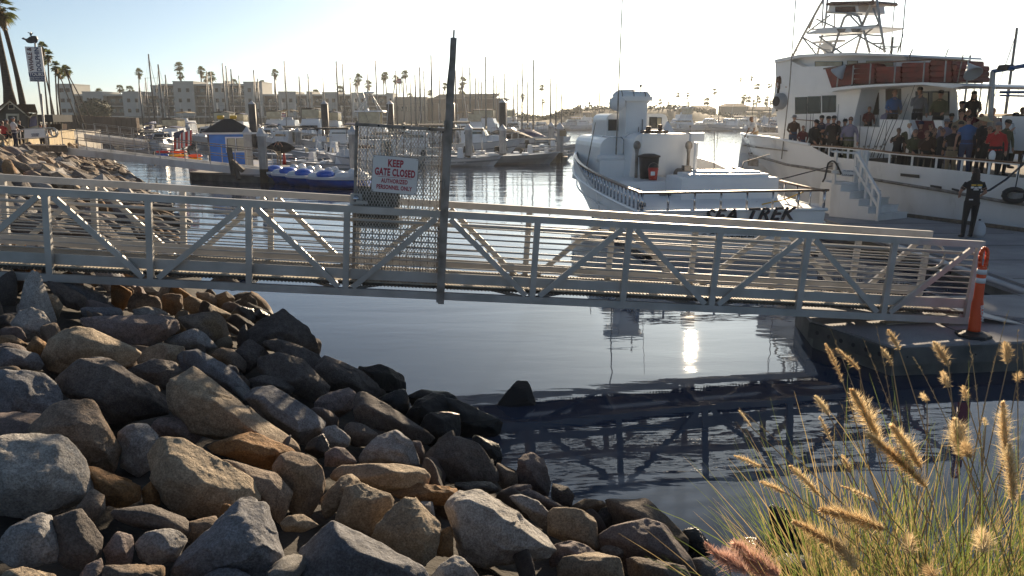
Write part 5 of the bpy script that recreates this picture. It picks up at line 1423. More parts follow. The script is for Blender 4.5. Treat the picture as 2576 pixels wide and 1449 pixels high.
for px, py in ((2094, 417), (1893, 408)): pquad('hawse_plate', [(px - 12, py - 9), (px + 12, py - 7), (px + 12, py + 11), (px - 12, py + 9)], -.05, .06, M['alu_dark'])
# main house side (offset 1.25 m from the side)
HO = 1.25
pquad('forward_house', [(1950, 212), (2010, 206), (2094, 210), (2168, 218), (2148, 300), (2148, 400), (1962, 376), (1954, 300)], HO, 3.9, M['white'])
pquad('upper_house', [(1957, 152), (1978, 148), (2020, 168), (2094, 166), (2107, 216), (2010, 222), (1940, 290), (1944, 262)], HO + .02, 3.85, M['white'])
pquad('wheelhouse', [(1950, 152), (2012, 138), (2140, 135), (2270, 138), (2292, 168), (2296, 200), (2100, 214), (1952, 214)], HO + .35, 3.2, M['white'])
pquad('wheelhouse_roof', [(1949, 150), (2012, 137), (2140, 132), (2272, 137), (2276, 142), (2140, 139), (2012, 144), (1949, 158)], HO - .12, 4.1, M['white'])
def pwin(px0, py0, px1, py1, off, m_, sk=0, name='window', frame='ink', parent=None):
 w_ = 1.3
 o = pquad(name, [(px0 - w_, py0 - w_), (px1 + w_, py0 - w_ - sk), (px1 + w_, py1 + w_ - sk), (px0 - w_, py1 + w_)], off - .02, .018, M[frame], parent)
 f = []
 for px, py in [(px0, py0), (px1, py0 - sk), (px1, py1 - sk), (px0, py1)]:
  s, z = pl(px, py, off - .03); f.append(PW(s, off - .03, z))
 mb = MB(); mb.slab(f, pn * .009); mb.build('pane', m_, o); return o
pwin(1959, 163, 1975, 198, HO + .32, M['tanwin']); pwin(1977, 164, 2006, 196, HO + .32, M['glasslit'])
pwin(2051, 156, 2118, 169, HO + .32, M['glasslit'], 0); pwin(2132, 154, 2156, 161, HO + .32, M['glasslit']); pwin(2180, 154, 2245, 165, HO + .32, M['glasslit'])
for px0, px1, y0, y1 in ((2001, 2029, 246, 286), (2033, 2063, 244, 285), (2069, 2101, 242, 282)): pwin(px0, y0, px1, y1, HO, M['glass'], 1)
s_, z_ = pl(1966, 255, HO); m = MB(); m.tube([PW(s_, HO, z_), PW(s_, HO - .18, z_)], [.34, .34], 18); m.tube([PW(s_, HO - .18, z_), PW(s_, HO - .28, z_)], [.34, .24], 18); m.tube([PW(s_, HO - .285, z_), PW(s_, HO - .30, z_)], .2, 18, 1); wb(m, 'side_speaker', [M['gelgrey'], M['dark']], pb)
pquad('house_door', [(1964, 300), (1986, 301), (1984, 360), (1962, 357)], HO - .02, .02, M['white'])
# salon with open after part
SO = HO + .95
pquad('salon_wall', [(2110, 222), (2396, 216), (2404, 232), (2408, 300), (2398, 310), (2392, 330), (2130, 318), (2118, 300), (2113, 250)], SO, .08, M['white'])
pquad('salon_far_wall', [(2126, 222), (2390, 216), (2396, 330), (2130, 318)], SO + 3.5, .08, M['white'])
pwin(2139, 235, 2209, 288, SO, M['tanwin'], 1, 'salon_window'); pquad('window_post', [(2171, 238), (2178, 238), (2177, 286), (2170, 286)], SO - .05, .03, M['white'])
pwin(2229, 225, 2265, 287, SO, M['tanwin'], 1, 'salon_door'); pwin(2304, 231, 2386, 290, SO, M['tanwin'], 1, 'salon_window')
pwin(2322, 234, 2334, 262, SO - .03, M['glasslit'], 0, 'far_opening'); pwin(2346, 233, 2384, 262, SO - .03, M['glasslit'], 0, 'far_opening'); pwin(2247, 239, 2258, 254, SO - .03, M['glasslit'], 0, 'far_opening')  # tan panes on the near windows, painted as daylight from the far side
# boat deck and its overhang
pquad('boat_deck', [(2066, 226), (2110, 219), (2200, 212), (2320, 207), (2414, 211), (2426, 216), (2396, 222), (2320, 213), (2200, 218), (2112, 226), (2090, 232)], .55, 5.2, M['white'])
# dark red float racks behind the boat-deck rail
pquad('rack_panel', [(2076, 173), (2146, 161), (2146, 212), (2092, 221)], .95, .06, M['redbox'])
for (x0, x1, y0, y1, n_) in ((2148, 2200, 160, 212, 4), (2204, 2266, 168, 208, 3), (2268, 2338, 158, 208, 4), (2340, 2394, 152, 208, 4), (2396, 2408, 164, 206, 3)):
 for k in range(n_):
  ya, yb = y0 + (y1 - y0) * k / n_, y0 + (y1 - y0) * (k + .94) / n_; e = 3
  pquad('life_float', [(x0, ya + e), (x0 + 3, ya), (x1 - 3, ya - 1), (x1, ya + e - 1), (x1, yb - e), (x1 - 3, yb), (x0 + 3, yb), (x0, yb - e)], 1.0 + .07 * (k % 2), 1.6, M['redbox'])
for px, yt, yb in ((2105, 184, 219), (2143, 165, 218), (2187, 158, 214), (2249, 157, 209), (2322, 155, 206), (2376, 152, 206), (2432, 152, 210)):
 ptube('deck_stanchion', [(px, yb, .8), (px + 4, yt, .8)], .028, M['alu'])
ptube('deck_rail', [(2072, 173, .8), (2150, 161, .8), (2250, 155, .8), (2340, 150, .8), (2436, 153, .8)], .03, M['wood'])
def flood(px, py, dx, label='deck_floodlight'):
 s, z = pl(px, py, .6); a = PW(s, .6, z); d = (pd * dx * .6 + Vector((0, 0, -.9)) - pn * .3).normalized(); u = d.cross(pn).normalized(); w = d.cross(u)
 m = MB(); rr = []
 for r, t in ((.05, 0), (.09, .08), (.18, .24), (.27, .38), (.28, .42), (.24, .41), (.03, .2)): rr.append([a + d * t + (u * cos(q) + w * sin(q)) * r for q in lin(0, 2 * pi * 15 / 16, 16)])
 m.rings(rr); wb(m, label, M['gelgrey'], pb, True)
flood(2126, 165, -1.3); flood(2437, 162, 1.3)
# tower of steel tube
TO, TN = HO + .4, HO + 3.2
def tt(p, r=.05, m_='alu', name='tower_leg'): ptube(name, [(q[0], q[1], q[2] if len(q) > 2 else TO) for q in p], r, M[m_])
tt([(1994, 141), (2018, 94), (2060, 18), (2078, -12)]); tt([(2056, 138, TN), (2076, 60, TN), (2083, -12, TN)])
tt([(2094, 134), (2118, 60), (2124, 44), (2132, 38), (2146, 36), (2160, 42), (2168, 62), (2188, 132)])
tt([(2226, 132), (2214, 60), (2204, -12)]); tt([(2152, 134, TN), (2166, 88, TN)]); tt([(2168, 66), (2196, 0), (2200, -12)])
for a, b in (((2020, 95), (2054, 138)), ((2022, 95), (2090, 136)), ((2030, 82), (2088, 38)), ((2060, 14), (2036, 72)), ((2086, 134), (2160, 90)), ((2054, 48), (2104, 70)), ((2210, 60), (2176, 86)), ((2196, 20), (2212, 62)), ((2060, 92), (2118, 134)), ((2078, 30), (2168, 36)), ((2040, 74), (2214, 64)), ((2160, 90), (2226, 128)), ((2060, 92), (2168, 86)), ((2174, 87), (2216, 90)), ((2188, 108), (2218, 110)), ((2140, 40), (2166, 68)), ((2100, 8, TN), (2099, 68, TN)), ((2072, -10), (2068, 66))):
 tt([a, b], .032, 'alu', 'tower_brace')
tt([(2000, 128), (2030, 121), (2060, 122), (2088, 126), (2090, 136)], .02, 'alu', 'roof_rail'); tt([(2202, 132), (2204, 118), (2260, 117), (2258, 130)], .02, 'alu', 'roof_rail')
tt([(2222, 132), (2226, 122), (2256, 119)], .02, 'alu', 'roof_rail')
pquad('tower_platform', [(2026, 84), (2070, 70), (2204, 66), (2200, 70), (2150, 80), (2032, 86)], TO - .1, 1.5, M['white'])
pquad('tower_seat', [(2104, 72), (2126, 72), (2122, 82), (2110, 82)], TO - .14, .3, M['alu_dark']); pquad('tower_seat', [(2140, 72), (2166, 72), (2160, 81), (2144, 81)], TO - .14, .3, M['alu_dark'])
pquad('crows_nest', [(2081, 34), (2086, 14), (2158, 12), (2160, 30), (2140, 35)], TO + .1, 1.4, M['white'])
pquad('nest_panel', [(2101, 17), (2150, 16), (2152, 30), (2101, 32)], TO + .07, .05, M['wood'])
pquad('nest_cushion', [(2076, 10), (2092, 4), (2198, 2), (2202, 8), (2196, 12), (2080, 14)], TO - .05, 1.2, M['wood'])
pquad('radar_scanner', [(2044, 108), (2046, 104), (2118, 99), (2118, 105), (2048, 110)], TO + .6, .2, M['white'])
s_, z_ = pl(2081, 122, TO + .7); m = MB(); m.lathe(PW(s_, TO + .7, z_), [(.1, -.25), (.16, -.1), (.3, 0), (.3, .14), (.12, .22), (.05, .3)], 14); wb(m, 'radar_dome', M['white'], pb, True)
for pts in (((1966, 400, .1), (1986, 220, .1), (2004, -30, .1)), ((2240, 134, TN), (2253, -20, TN)), ((2264, 134, TO), (2273, 60, TO), (2280, -30, TO)), ((2210, 132, TN), (2222, 95, TN)), ((2258, 134, TO), (2272, 86, TO)), ((2284, 150, .9), (2296, 124, .9)), ((2376, 150, 4), (2386, 122, 4)), ((2408, 208, .8), (2423, 138, .8))):
 ptube('whip_antenna', pts, .022, M['alu_dark'])
# after deck: bait tanks, lockers
pquad('bait_tank', [(2148, 318), (2285, 322), (2299, 392), (2148, 380)], .85, .7, M['white'])
pquad('companion_hood', [(2212, 300), (2286, 302), (2300, 340), (2214, 334)], .9, .6, M['white'])
pquad('dark_hatchway', [(2289, 303), (2352, 304), (2364, 352), (2300, 348)], 1.2, .1, M['cl_maroon'])
pquad('white_panel', [(2348, 302), (2368, 303), (2376, 340), (2358, 338)], 1.15, .1, M['white'])
pquad('stern_locker', [(2520, 292), (2600, 294), (2600, 390), (2524, 384)], 2.0, 1.6, M['white'])
pquad('locker_vent', [(2548, 378), (2600, 381), (2600, 390), (2548, 387)], 1.97, .03, M['wood'])
pquad('stern_bulkhead', [(2400, 293), (2520, 296), (2524, 392), (2404, 388)], 3.2, .1, M['cl_maroon'])
# blue steel davit frame at the stern
for pts, r in ((([(2490, 320, 2.0), (2498, 180, 2.0)]), .09), (([(2496, 180, 2.0), (2540, 172, 2.0), (2620, 158, 2.0)]), .07), (([(2516, 232, 2.2), (2620, 232, 2.2)]), .05), (([(2516, 240, 2.2), (2620, 243, 2.2)]), .035)):
 ptube('davit', pts, r, M['cl_blue'] if r < .08 else M['alu'])
pquad('davit_lamp', [(2506, 176), (2512, 164), (2530, 162), (2538, 168), (2530, 178)], 1.9, .4, M['dark'])
# wooden rails and rods along the house wall
ptube('house_grab_rail', [(2000, 300, HO - .08), (2070, 306, HO - .08)], .02, M['wood'])
ptube('rod_holder', [(2170, 334, 1.0), (2236, 337, 1.0)], .025, M['wood']); ptube('rod_holder', [(2180, 358, 1.0), (2200, 359, 1.0)], .025, M['alu_dark'])
random.seed(5)
rod_px = [(2160, 380, 2165, 290), (2172, 392, 2190, 285), (2180, 394, 2212, 275), (2190, 396, 2224, 300), (2196, 396, 2240, 270), (2206, 398, 2262, 262), (2212, 398, 2285, 236), (2026, 345, 2031, 262), (2036, 350, 2040, 285), (2042, 350, 2046, 285), (2102, 360, 2110, 262), (2118, 366, 2124, 296), (2238, 402, 2302, 210), (2222, 400, 2232, 305)]
for i, (x0, y0, x1, y1) in enumerate(rod_px):
 s0, z0 = pl(x0, y0, .68); s1, z1 = pl(x1, y1, .75)
 t = wthing('fishing_rod', 'dark fishing rod leaning upright against the white bait tank and house wall', 'fishing rod', PW(s0, .68, z0), 'fishing rods along the boat side')
 m = MB(); a, b = PW(s0, .68, z0), PW(s1, .75, z1); m.tube([a, a.lerp(b, .25), b], [.017, .014, .008], 5); wb(m, 'blank', M['ink'], t)
 c = a.lerp(b, .22); m = MB(); m.tube([c - pd * .035 - pn * .04, c + pd * .035 - pn * .04], .035, 8); wb(m, 'reel', M['alu_dark'], t)

# ------------------------------------------------ dock and boarding steps
dk = dock_float('main_dock', 'long grey dock between the two white boats with a white side waler', [(9.75, 13.9), (9.9, 20), (9.6, 26.4), (11.6, 27.6), (13.15, 24.2), (14.9, 20.4), (17.5, 15.0), (17.5, 13.9)], ZD, .5)
for (a, b) in (((9.70, 13.9), (9.85, 20)), ((9.85, 20.05), (9.55, 26.4))):
 m = MB(); m.bar((a[0] - .05, a[1], .33), (b[0] - .05, b[1], .33), .07, .17); wb(m, 'side_waler', M['conc'], dk)
m = MB(); m.tube([(9.62, 13.6, .36), (9.70, 17, .37), (9.78, 20.2, .36)], .055, 8); wb(m, 'bumper_pipe', M['pilecap'], dk, True)
for k in range(5):
 m = MB(); p = Vector((9.655, 14.3 + k * 1.25, .22)); m.tube([p, p + Vector((.03, 0, 0))], .05, 10); wb(m, 'bolt_hole', M['ink'], dk)
for k in range(6):
 m = MB(); m.bar((9.9, 15 + k * 2.0, ZD + .004), (14.6 - k * .3, 15 + k * 2.0, ZD + .004), .02, .004); wb(m, 'deck_joint', M['ink'], dk)
m = MB()
for a, b in (((10.0, 26.0), (11.4, 26.4)), ((11.4, 26.4), (13.6, 22.2)), ((13.6, 22.2), (16.5, 15.9))): m.bar((a[0] + .1, a[1], ZD + .06), (b[0] + .1, b[1], ZD + .06), .1, .1)
wb(m, 'bull_rail', M['dockw'], dk)
# boarding steps
bs = wthing('boarding_steps', 'white painted wooden boarding steps with handrail on the dock beside the hull', 'steps', (11.0, 23.4, ZD))
a = at_z(2206, 556, ZD); b = at_z(2281, 549, ZD); b.z = a.z
rx = (b - a).normalized(); ry = Vector((-rx.y, rx.x, 0)); W = (b - a).length
asc = (ry * .96 - rx * .28).normalized()
for k in range(5):
 o = a + asc * (.30 * k); z0 = ZD + .005
 m = MB(); z1 = ZD + .205 * (k + 1); m.hexa([o + Vector((0, 0, z0 - ZD)), o + rx * W + Vector((0, 0, z0 - ZD)), o + rx * W + asc * .295 + Vector((0, 0, z0 - ZD)), o + asc * .295 + Vector((0, 0, z0 - ZD))],
        [o + Vector((0, 0, z1 - ZD - .035)), o + rx * W + Vector((0, 0, z1 - ZD - .035)), o + rx * W + asc * .295 + Vector((0, 0, z1 - ZD - .035)), o + asc * .295 + Vector((0, 0, z1 - ZD - .035))])
 rz = wb(m, 'riser', M['white2'], bs)
 m = MB(); q = o - asc * .025 - rx * .01; m.hexa([q + Vector((0, 0, z1 - ZD - .035)), q + rx * (W + .02) + Vector((0, 0, z1 - ZD - .035)), q + rx * (W + .02) + asc * .32 + Vector((0, 0, z1 - ZD - .035)), q + asc * .32 + Vector((0, 0, z1 - ZD - .035))],
        [q + Vector((0, 0, z1 - ZD)), q + rx * (W + .02) + Vector((0, 0, z1 - ZD)), q + rx * (W + .02) + asc * .32 + Vector((0, 0, z1 - ZD)), q + asc * .32 + Vector((0, 0, z1 - ZD))])
 wb(m, 'tread', M['white2'], bs)
def bspt(px, py, Y): return at_y(px, py, Y)
Yf, Yb = a.y - .05, a.y + 1.45
A0 = bspt(2212, 552, Yf); tops = bspt(2214, 482, Yf)
# stair handrail: posts, top rail, lower rail
topA, topB = bspt(2213, 490, Yf), bspt(2155, 384, Yb)
lowA, lowB = bspt(2209, 520, Yf), bspt(2150, 420, Yb)
m = MB(); m.bar(topA, topB, .07, .09); wb(m, 'handrail', M['white2'], bs)
m = MB(); m.bar(lowA, lowB, .05, .09); wb(m, 'handrail', M['white2'], bs)
for t in (0, .25, .5, .75, 1.0):
 p = topA.lerp(topB, t); m = MB(); m.bar((p.x, p.y, ZD + .005), p, .075, .075, rx); wb(m, 'rail_post', M['white2'], bs)
# platform box behind-left with its own rail
pA, pB = bspt(2091, 548, Yb + .0), bspt(2152, 548, Yb + .0)
zt = ZD + 1.02
for k in range(4):
 x0 = pA.x + (pB.x - pA.x) * k / 4; x1 = pA.x + (pB.x - pA.x) * (k + 1) / 4 - .012
 m = MB(); m.hexa([(x0, Yb, ZD + .005), (x1, Yb, ZD + .005), (x1, Yb + 1.1, ZD + .005), (x0, Yb + 1.1, ZD + .005)], [(x0, Yb, zt), (x1, Yb, zt), (x1, Yb + 1.1, zt), (x0, Yb + 1.1, zt)]); wb(m, 'platform_board', M['white2'], bs)
m = MB(); m.bar((pA.x - .03, Yb - .03, zt + .02), (pB.x + .3, Yb - .03, zt + .02), .06, .05); wb(m, 'platform_edge', M['white2'], bs)
for px in (2096, 2152, 2172):
 q0, q1 = bspt(px, 470, Yb), bspt(px + 4, 378, Yb); m = MB(); m.bar((q0.x, Yb, zt), (q0.x, Yb, q1.z), .10, .06, rx); wb(m, 'rail_post', M['white2'], bs)
for y0, y1, h in ((381, 386, .06), (432, 437, .09)):
 m = MB(); m.bar(bspt(2092, y0, Yb - .04), bspt(2158, y1, Yb - .04), .05, h); wb(m, 'platform_rail', M['white2'], bs)
m = MB(); m.bar(bspt(2168, 378, Yb + .1), bspt(2168, 470, Yb + .1), .16, .06, rx); wb(m, 'wide_post', M['white2'], bs)
sgn = wthing('coolers_sign', 'small white board lettered CHESTS COOLERS hung on the boarding steps', 'sign', bspt(2134, 433, Yb))
m = MB(); m.hexa([bspt(2116, 443, Yb + .02), bspt(2151, 446, Yb + .02), bspt(2151, 429, Yb + .02), bspt(2116, 426, Yb + .02)], [bspt(2116, 443, Yb + .05), bspt(2151, 446, Yb + .05), bspt(2151, 429, Yb + .05), bspt(2116, 426, Yb + .05)]); wb(m, 'board', M['signw'], sgn)
place_text('lettering', 'CHESTS', .085, M['signblue'], sgn, bspt(2134, 432, Yb + .0), (1, 0, -.06), (0, 0, 1), offset=.002, sx=1.1); place_text('lettering', 'COOLERS', .085, M['signblue'], sgn, bspt(2134, 440, Yb + .0), (1, 0, -.06), (0, 0, 1), offset=.002, sx=1.1)
# hose looped over the platform rail
m = MB(); q = bspt(2098, 430, Yb - .1); m.tube([q + Vector((-.35 + .5 * t, -.03, .32 * sin(t * 3.0) - .45 * (1 - t) * 0 - (0 if t > .15 else .35))) for t in lin(0, 1.15, 10)], .028, 6); tag(m.build('hose', M['black'], None, True), 'black hose with yellow end looped over the steps platform rail', 'hose')
# mooring lines
def rope(name, label, pts, r, m_='rope'):
 m = MB(); m.tube(pts, r, 5); return tag(m.build(name, M[m_], None, True), label, 'rope')
rope('mooring_line', 'thin mooring line running from the fishing boat bow down to the white boat', [bspt(1936, 366 + 22, 30), bspt(1870, 420 - 12, 26), SX(1.9, 4.2, DK + .4)], .018)
s_, z_ = pl(2092, 418, -.04)
rope('mooring_line', 'mooring line from the hull plate to the stern rail of the white boat', [PW(s_, -.04, z_), SX(2.4, 3.2, DK + .42)], .02)
pt = [bspt(2448, 488, 21.0), bspt(2490, 478, 21.3), bspt(2530, 452, 21.8), bspt(2562, 424, 22.2), bspt(2580, 408, 22.5), bspt(2600, 408, 22.6)]
rope('power_cable', 'thick grey cable drooping from the boat rail to the man on the dock', pt, .03)
fd = thing('tyre_fender', 'black fender bundle hanging by a rope from the boat rail', 'fender', tuple(PW(*[pl(2552, 486, -.25)[0], -.25, pl(2552, 492, -.25)[1]])))
m = MB(); m.tube([(.30 * cos(t), .14 * sin(t) * .4, .17 * sin(t)) for t in lin(0, 2 * pi, 15)], .08, 8); m.build('ring', M['black'], fd, True)
m = MB(); m.box((0, 0, 0), (.42, .16, .16)); m.build('pad', M['alu_dark'], fd)
m = MB(); m.tube([(0, 0, .15), (.06, .05, .6), (.18, .12, 1.25)], .018, 5); m.build('hanging_rope', M['rope'], fd)
# ---------------------------------------------------------------- people
def crowd(px, hy, off, h, rz, P, label, **k):
 """stand a person on the party boat: px column, hy row of the top of the head"""
 s, z = pl(px, hy, off); p = PW(s, off, z - h); return person(label, p, rz, h, P, **k)
FC = R(-10)      # facing the camera
G_ = 'anglers on the deck of the fishing boat'
def Pm(skin='skin', shirt='cl_navy', pants='cl_black', hair='hair', **k):
 d = dict(mats=mats5(skin, shirt, pants, 'black', hair)); d.update(k); return d
arms_x = dict(armL=((.26, -.02, 1.16), (.02, -.22, 1.16)), armR=((-.26, -.02, 1.16), (-.02, -.2, 1.20)))
arms_f = dict(armL=((.25, -.03, 1.13), (.20, -.26, 1.02)), armR=((-.25, -.03, 1.13), (-.18, -.26, 1.02)))
one_up = dict(armL=((.26, -.02, 1.14), (.27, -.06, .90)), armR=((-.25, -.10, 1.16), (-.07, -.22, 1.42)))
rail_h = dict(armL=((.25, -.06, 1.15), (.16, -.32, .98)), armR=((-.25, -.06, 1.15), (-.16, -.32, .98)))
crowd(1999, 290, .75, 1.62, FC, Pm(shirt='cl_brown', pants='cl_denim', sleeve='long', **arms_f), 'man in a grey brimmed hat and brown sweater at the forward rail', hat='brim', hatm='cl_grey')
crowd(2021, 316, .55, 1.35, FC, Pm(shirt='cl_maroon', pants='cl_denim', sleeve='long', **rail_h), 'bareheaded boy in a dark top beside the man in the grey hat')
crowd(2049, 301, .35, 1.72, FC + .4, Pm(shirt='cl_black', pants='cl_black', sleeve='long', lean=R(10), head=(R(12), .3), **rail_h), 'man in a dark cap and jacket bending his head over the rail', hat='cap')
crowd(2068, 291, .75, 1.78, FC, Pm(shirt='cl_navy', sleeve='long', **arms_x), 'man in a dark cap and navy jacket behind the bending man', hat='cap')
crowd(2085, 293, .95, 1.76, FC - .2, Pm(shirt='cl_lilac', sleeve='long', **arms_f), 'half hidden man in a light face between two dark jackets', hat='cap')
crowd(2099, 292, .45, 1.78, FC - .3, Pm(shirt='cl_black', sleeve='long', **arms_f), 'man in a black cap and black jacket with folded arms at the rail', hat='cap')
crowd(2127, 300, .85, 1.66, FC - .5, Pm(shirt='cl_grey', sleeve='long', hair='hair', **arms_f), 'figure in a dark hat just behind the man in sunglasses', hat='cap')
crowd(2141, 294, .35, 1.78, FC - .35, Pm(shirt='cl_lilac', pants='cl_olive', sleeve='long', armL=((.27, .0, 1.12), (.30, -.10, .86)), armR=((-.26, -.02, 1.12), (-.22, -.25, 1.0))), 'man in sunglasses and grey long sleeved shirt at the rail', glasses=True)
crowd(2262, 322, .4, 1.58, FC + .2, Pm(skin='skin2', shirt='cl_black', hair='hair', armL=((.25, -.02, 1.14), (.25, -.1, .9)), armR=((-.27, .02, 1.2), (-.12, -.12, 1.42))), 'young person in a dark printed t-shirt raising one hand to the head')
crowd(2289, 309, .95, 1.70, FC, Pm(shirt='cl_olive', hair='straw', **arms_f), 'fair haired man behind the curly haired angler')
crowd(2304, 326, .4, 1.66, FC + .1, Pm(shirt='cl_olive', hs='long', sleeve='long', head=(R(15), 0), **rail_h), 'curly haired angler in an olive top leaning on the rail')
crowd(2318, 306, 1.2, 1.74, FC, Pm(shirt='cl_maroon', **arms_f), 'man in a dark cap with pale emblem in front of the hatchway', hat='cap', hatm='cl_navy')
crowd(2333, 328, .5, 1.64, FC, Pm(shirt='cl_brown', sleeve='long', hair='hair', **one_up), 'brown haired person in a brown jacket between two taller anglers')
crowd(2352, 322, .8, 1.66, FC + .2, Pm(shirt='cl_brown', sleeve='long', hs='long', **arms_f), 'long haired woman in a brown top')
crowd(2383, 300, .9, 1.72, FC + 2.6, Pm(shirt='cl_lilac', pants='cl_lilac', sleeve='long', **arms_f), 'person in a pale grey cap and lilac hooded top with the back turned', hat='cap', hatm='cl_grey')
crowd(2402, 316, .45, 1.66, FC + 2.8, Pm(shirt='cl_black', pants='cl_tan', hair='hair', **one_up), 'person in a black waistcoat next to the man in blue')
crowd(2440, 291, .35, 1.84, FC + 2.9, Pm(shirt='cl_blue', pants='cl_denim', armL=((.27, .0, 1.12), (.29, -.02, .86)), armR=((-.27, .0, 1.12), (-.29, -.02, .86))), 'tall man in a blue t-shirt and denim seen from behind')
crowd(2478, 294, .6, 1.78, FC + .5, Pm(shirt='cl_black', pants='cl_black', sleeve='long', head=(R(18), .2), **arms_f), 'angler in black under a wide straw hat', hat='wide', hatm='straw')
crowd(2513, 308, .35, 1.76, FC - .3, Pm(shirt='cl_red', pants='cl_black', sleeve='long', fat=1.1, **one_up), 'man in a bright red jacket and grey cap holding a white bag', hat='cap', hatm='cl_grey')
crowd(2556, 284, 2.2, 1.75, FC + 1.2, Pm(skin='skin2', shirt='cl_white', pants='cl_black', sleeve='long', **arms_f), 'man in a black cap and black and white jacket at the stern locker', hat='cap')
crowd(2574, 270, 2.6, 1.78, FC, Pm(skin='skin2', shirt='cl_black', sleeve='long', **arms_f), 'man in black at the very edge of the picture on the boat')
crowd(2420, 281, 1.8, 1.78, FC, Pm(shirt='cl_tan', **arms_f), 'fair man in a tan shirt in the second row of anglers')
crowd(2395, 286, 2.2, 1.70, FC, Pm(shirt='cl_black', sleeve='long', **arms_f), 'man in a low dark cap in the second row of anglers', hat='cap')
crowd(2452, 230, 3.4, 1.75, FC - .4, Pm(shirt='cl_black', sleeve='long', hs='long', **arms_f), 'woman in a dark cap with ponytail standing above the crowd', hat='cap')
crowd(2421, 255, 3.2, 1.70, FC - 1.2, Pm(shirt='cl_black', sleeve='long', **arms_f), 'crouching dark figure left of the woman with the ponytail', hat='cap')
crowd(2500, 272, 3.0, 1.74, FC, Pm(shirt='cl_grey', sleeve='long', **arms_f), 'grey clad angler beside the davit post')
for px, hy, off, sh, lb, kw in ((2276, 316, 1.1, 'cl_brown', 'dark figure behind the young person in the printed shirt', {}), (2297, 318, 1.15, 'cl_navy', 'navy clad angler behind the fair haired man', dict(hat='cap')), (2343, 312, 1.2, 'cl_black', 'dark haired angler behind the woman in brown', {}), (2366, 318, .9, 'cl_olive', 'angler in an olive hood near the lilac hoodie', {}), (2372, 324, .45, 'cl_black', 'dark figure at the rail left of the lilac hoodie', {}), (2418, 306, .8, 'cl_brown', 'brown jacketed angler left of the man in blue', dict(hat='cap')), (2462, 312, .8, 'cl_navy', 'navy shouldered angler right of the man in blue', {}), (2492, 318, .5, 'cl_black', 'dark angler between the straw hat and the red jacket', {}), (2536, 302, 1.2, 'cl_olive', 'olive clad angler right of the red jacket', dict(hat='cap')), (2470, 286, 2.4, 'cl_tan', 'tan clad angler in the back row by the davit', {}), (2110, 304, .9, 'cl_navy', 'navy clad angler behind the black cap', {}), (2438, 276, 2.6, 'cl_maroon', 'maroon clad angler in the back row', {})):
 crowd(px, hy, off, random.uniform(1.6, 1.74), FC + random.uniform(-1.2, 1.2), Pm(shirt=sh, sleeve='long', head=(R(random.uniform(0, 15)), random.uniform(-.5, .5)), **random.choice((arms_f, one_up, arms_x))), lb, **kw)
# by the salon
crowd(2252, 226, 1.7, 1.78, FC, Pm(shirt='cl_blue', sleeve='long', **arms_f), 'man in a pale blue jacket at the salon door')
crowd(2315, 220, 1.7, 1.82, FC, Pm(shirt='cl_grey', sleeve='long', **one_up), 'man in a dark cap and grey shirt holding a rod before the salon', hat='cap')
crowd(2368, 228, 1.7, 1.80, FC - .6, Pm(shirt='cl_olive', pants='cl_black', sleeve='long', **arms_f), 'man in an olive jacket and cap at the after end of the salon', hat='cap')
crowd(2234, 268, 1.7, 1.5, FC, Pm(shirt='cl_lilac', sleeve='long', hair='straw', **arms_f), 'grey haired seated angler in front of the salon windows')
crowd(2151, 262, 1.7, 1.4, FC, Pm(shirt='cl_maroon', sleeve='long', **arms_f), 'seated angler in sunglasses and maroon below the salon window', glasses=True)
crowd(2188, 268, 1.7, 1.4, FC, Pm(shirt='cl_maroon', sleeve='long', **arms_f), 'seated angler in maroon beside the one in sunglasses')
# bow and wheelhouse
person('man in a white t-shirt leaning over the bow rail of the fishing boat', PW(-2.25, 2.15, 1.86), R(-75), 1.75, Pm(skin='skin2', shirt='cl_white', pants='cl_tan', lean=R(24), head=(R(-8), 0), armL=((.24, -.20, 1.16), (.16, -.42, 1.05)), armR=((-.24, -.20, 1.16), (-.16, -.42, 1.05))))
s_, z_ = pl(1969, 174, HO + .1); person('man looking out of the wheelhouse side window', PW(s_, HO + .12, z_ - 1.72), R(-20), 1.75, Pm(skin='skin', shirt='cl_brown', hair='straw', **arms_f))
# plastic bag in the red man's hand
s_, z_ = pl(2497, 392, .2); m = MB(); m.ball(PW(s_, .18, z_), (.10, .08, .17), 10, 7); tag(m.build('plastic_bag', M['white'], None, True), 'white plastic bag hanging by the man in the red jacket', 'bag')
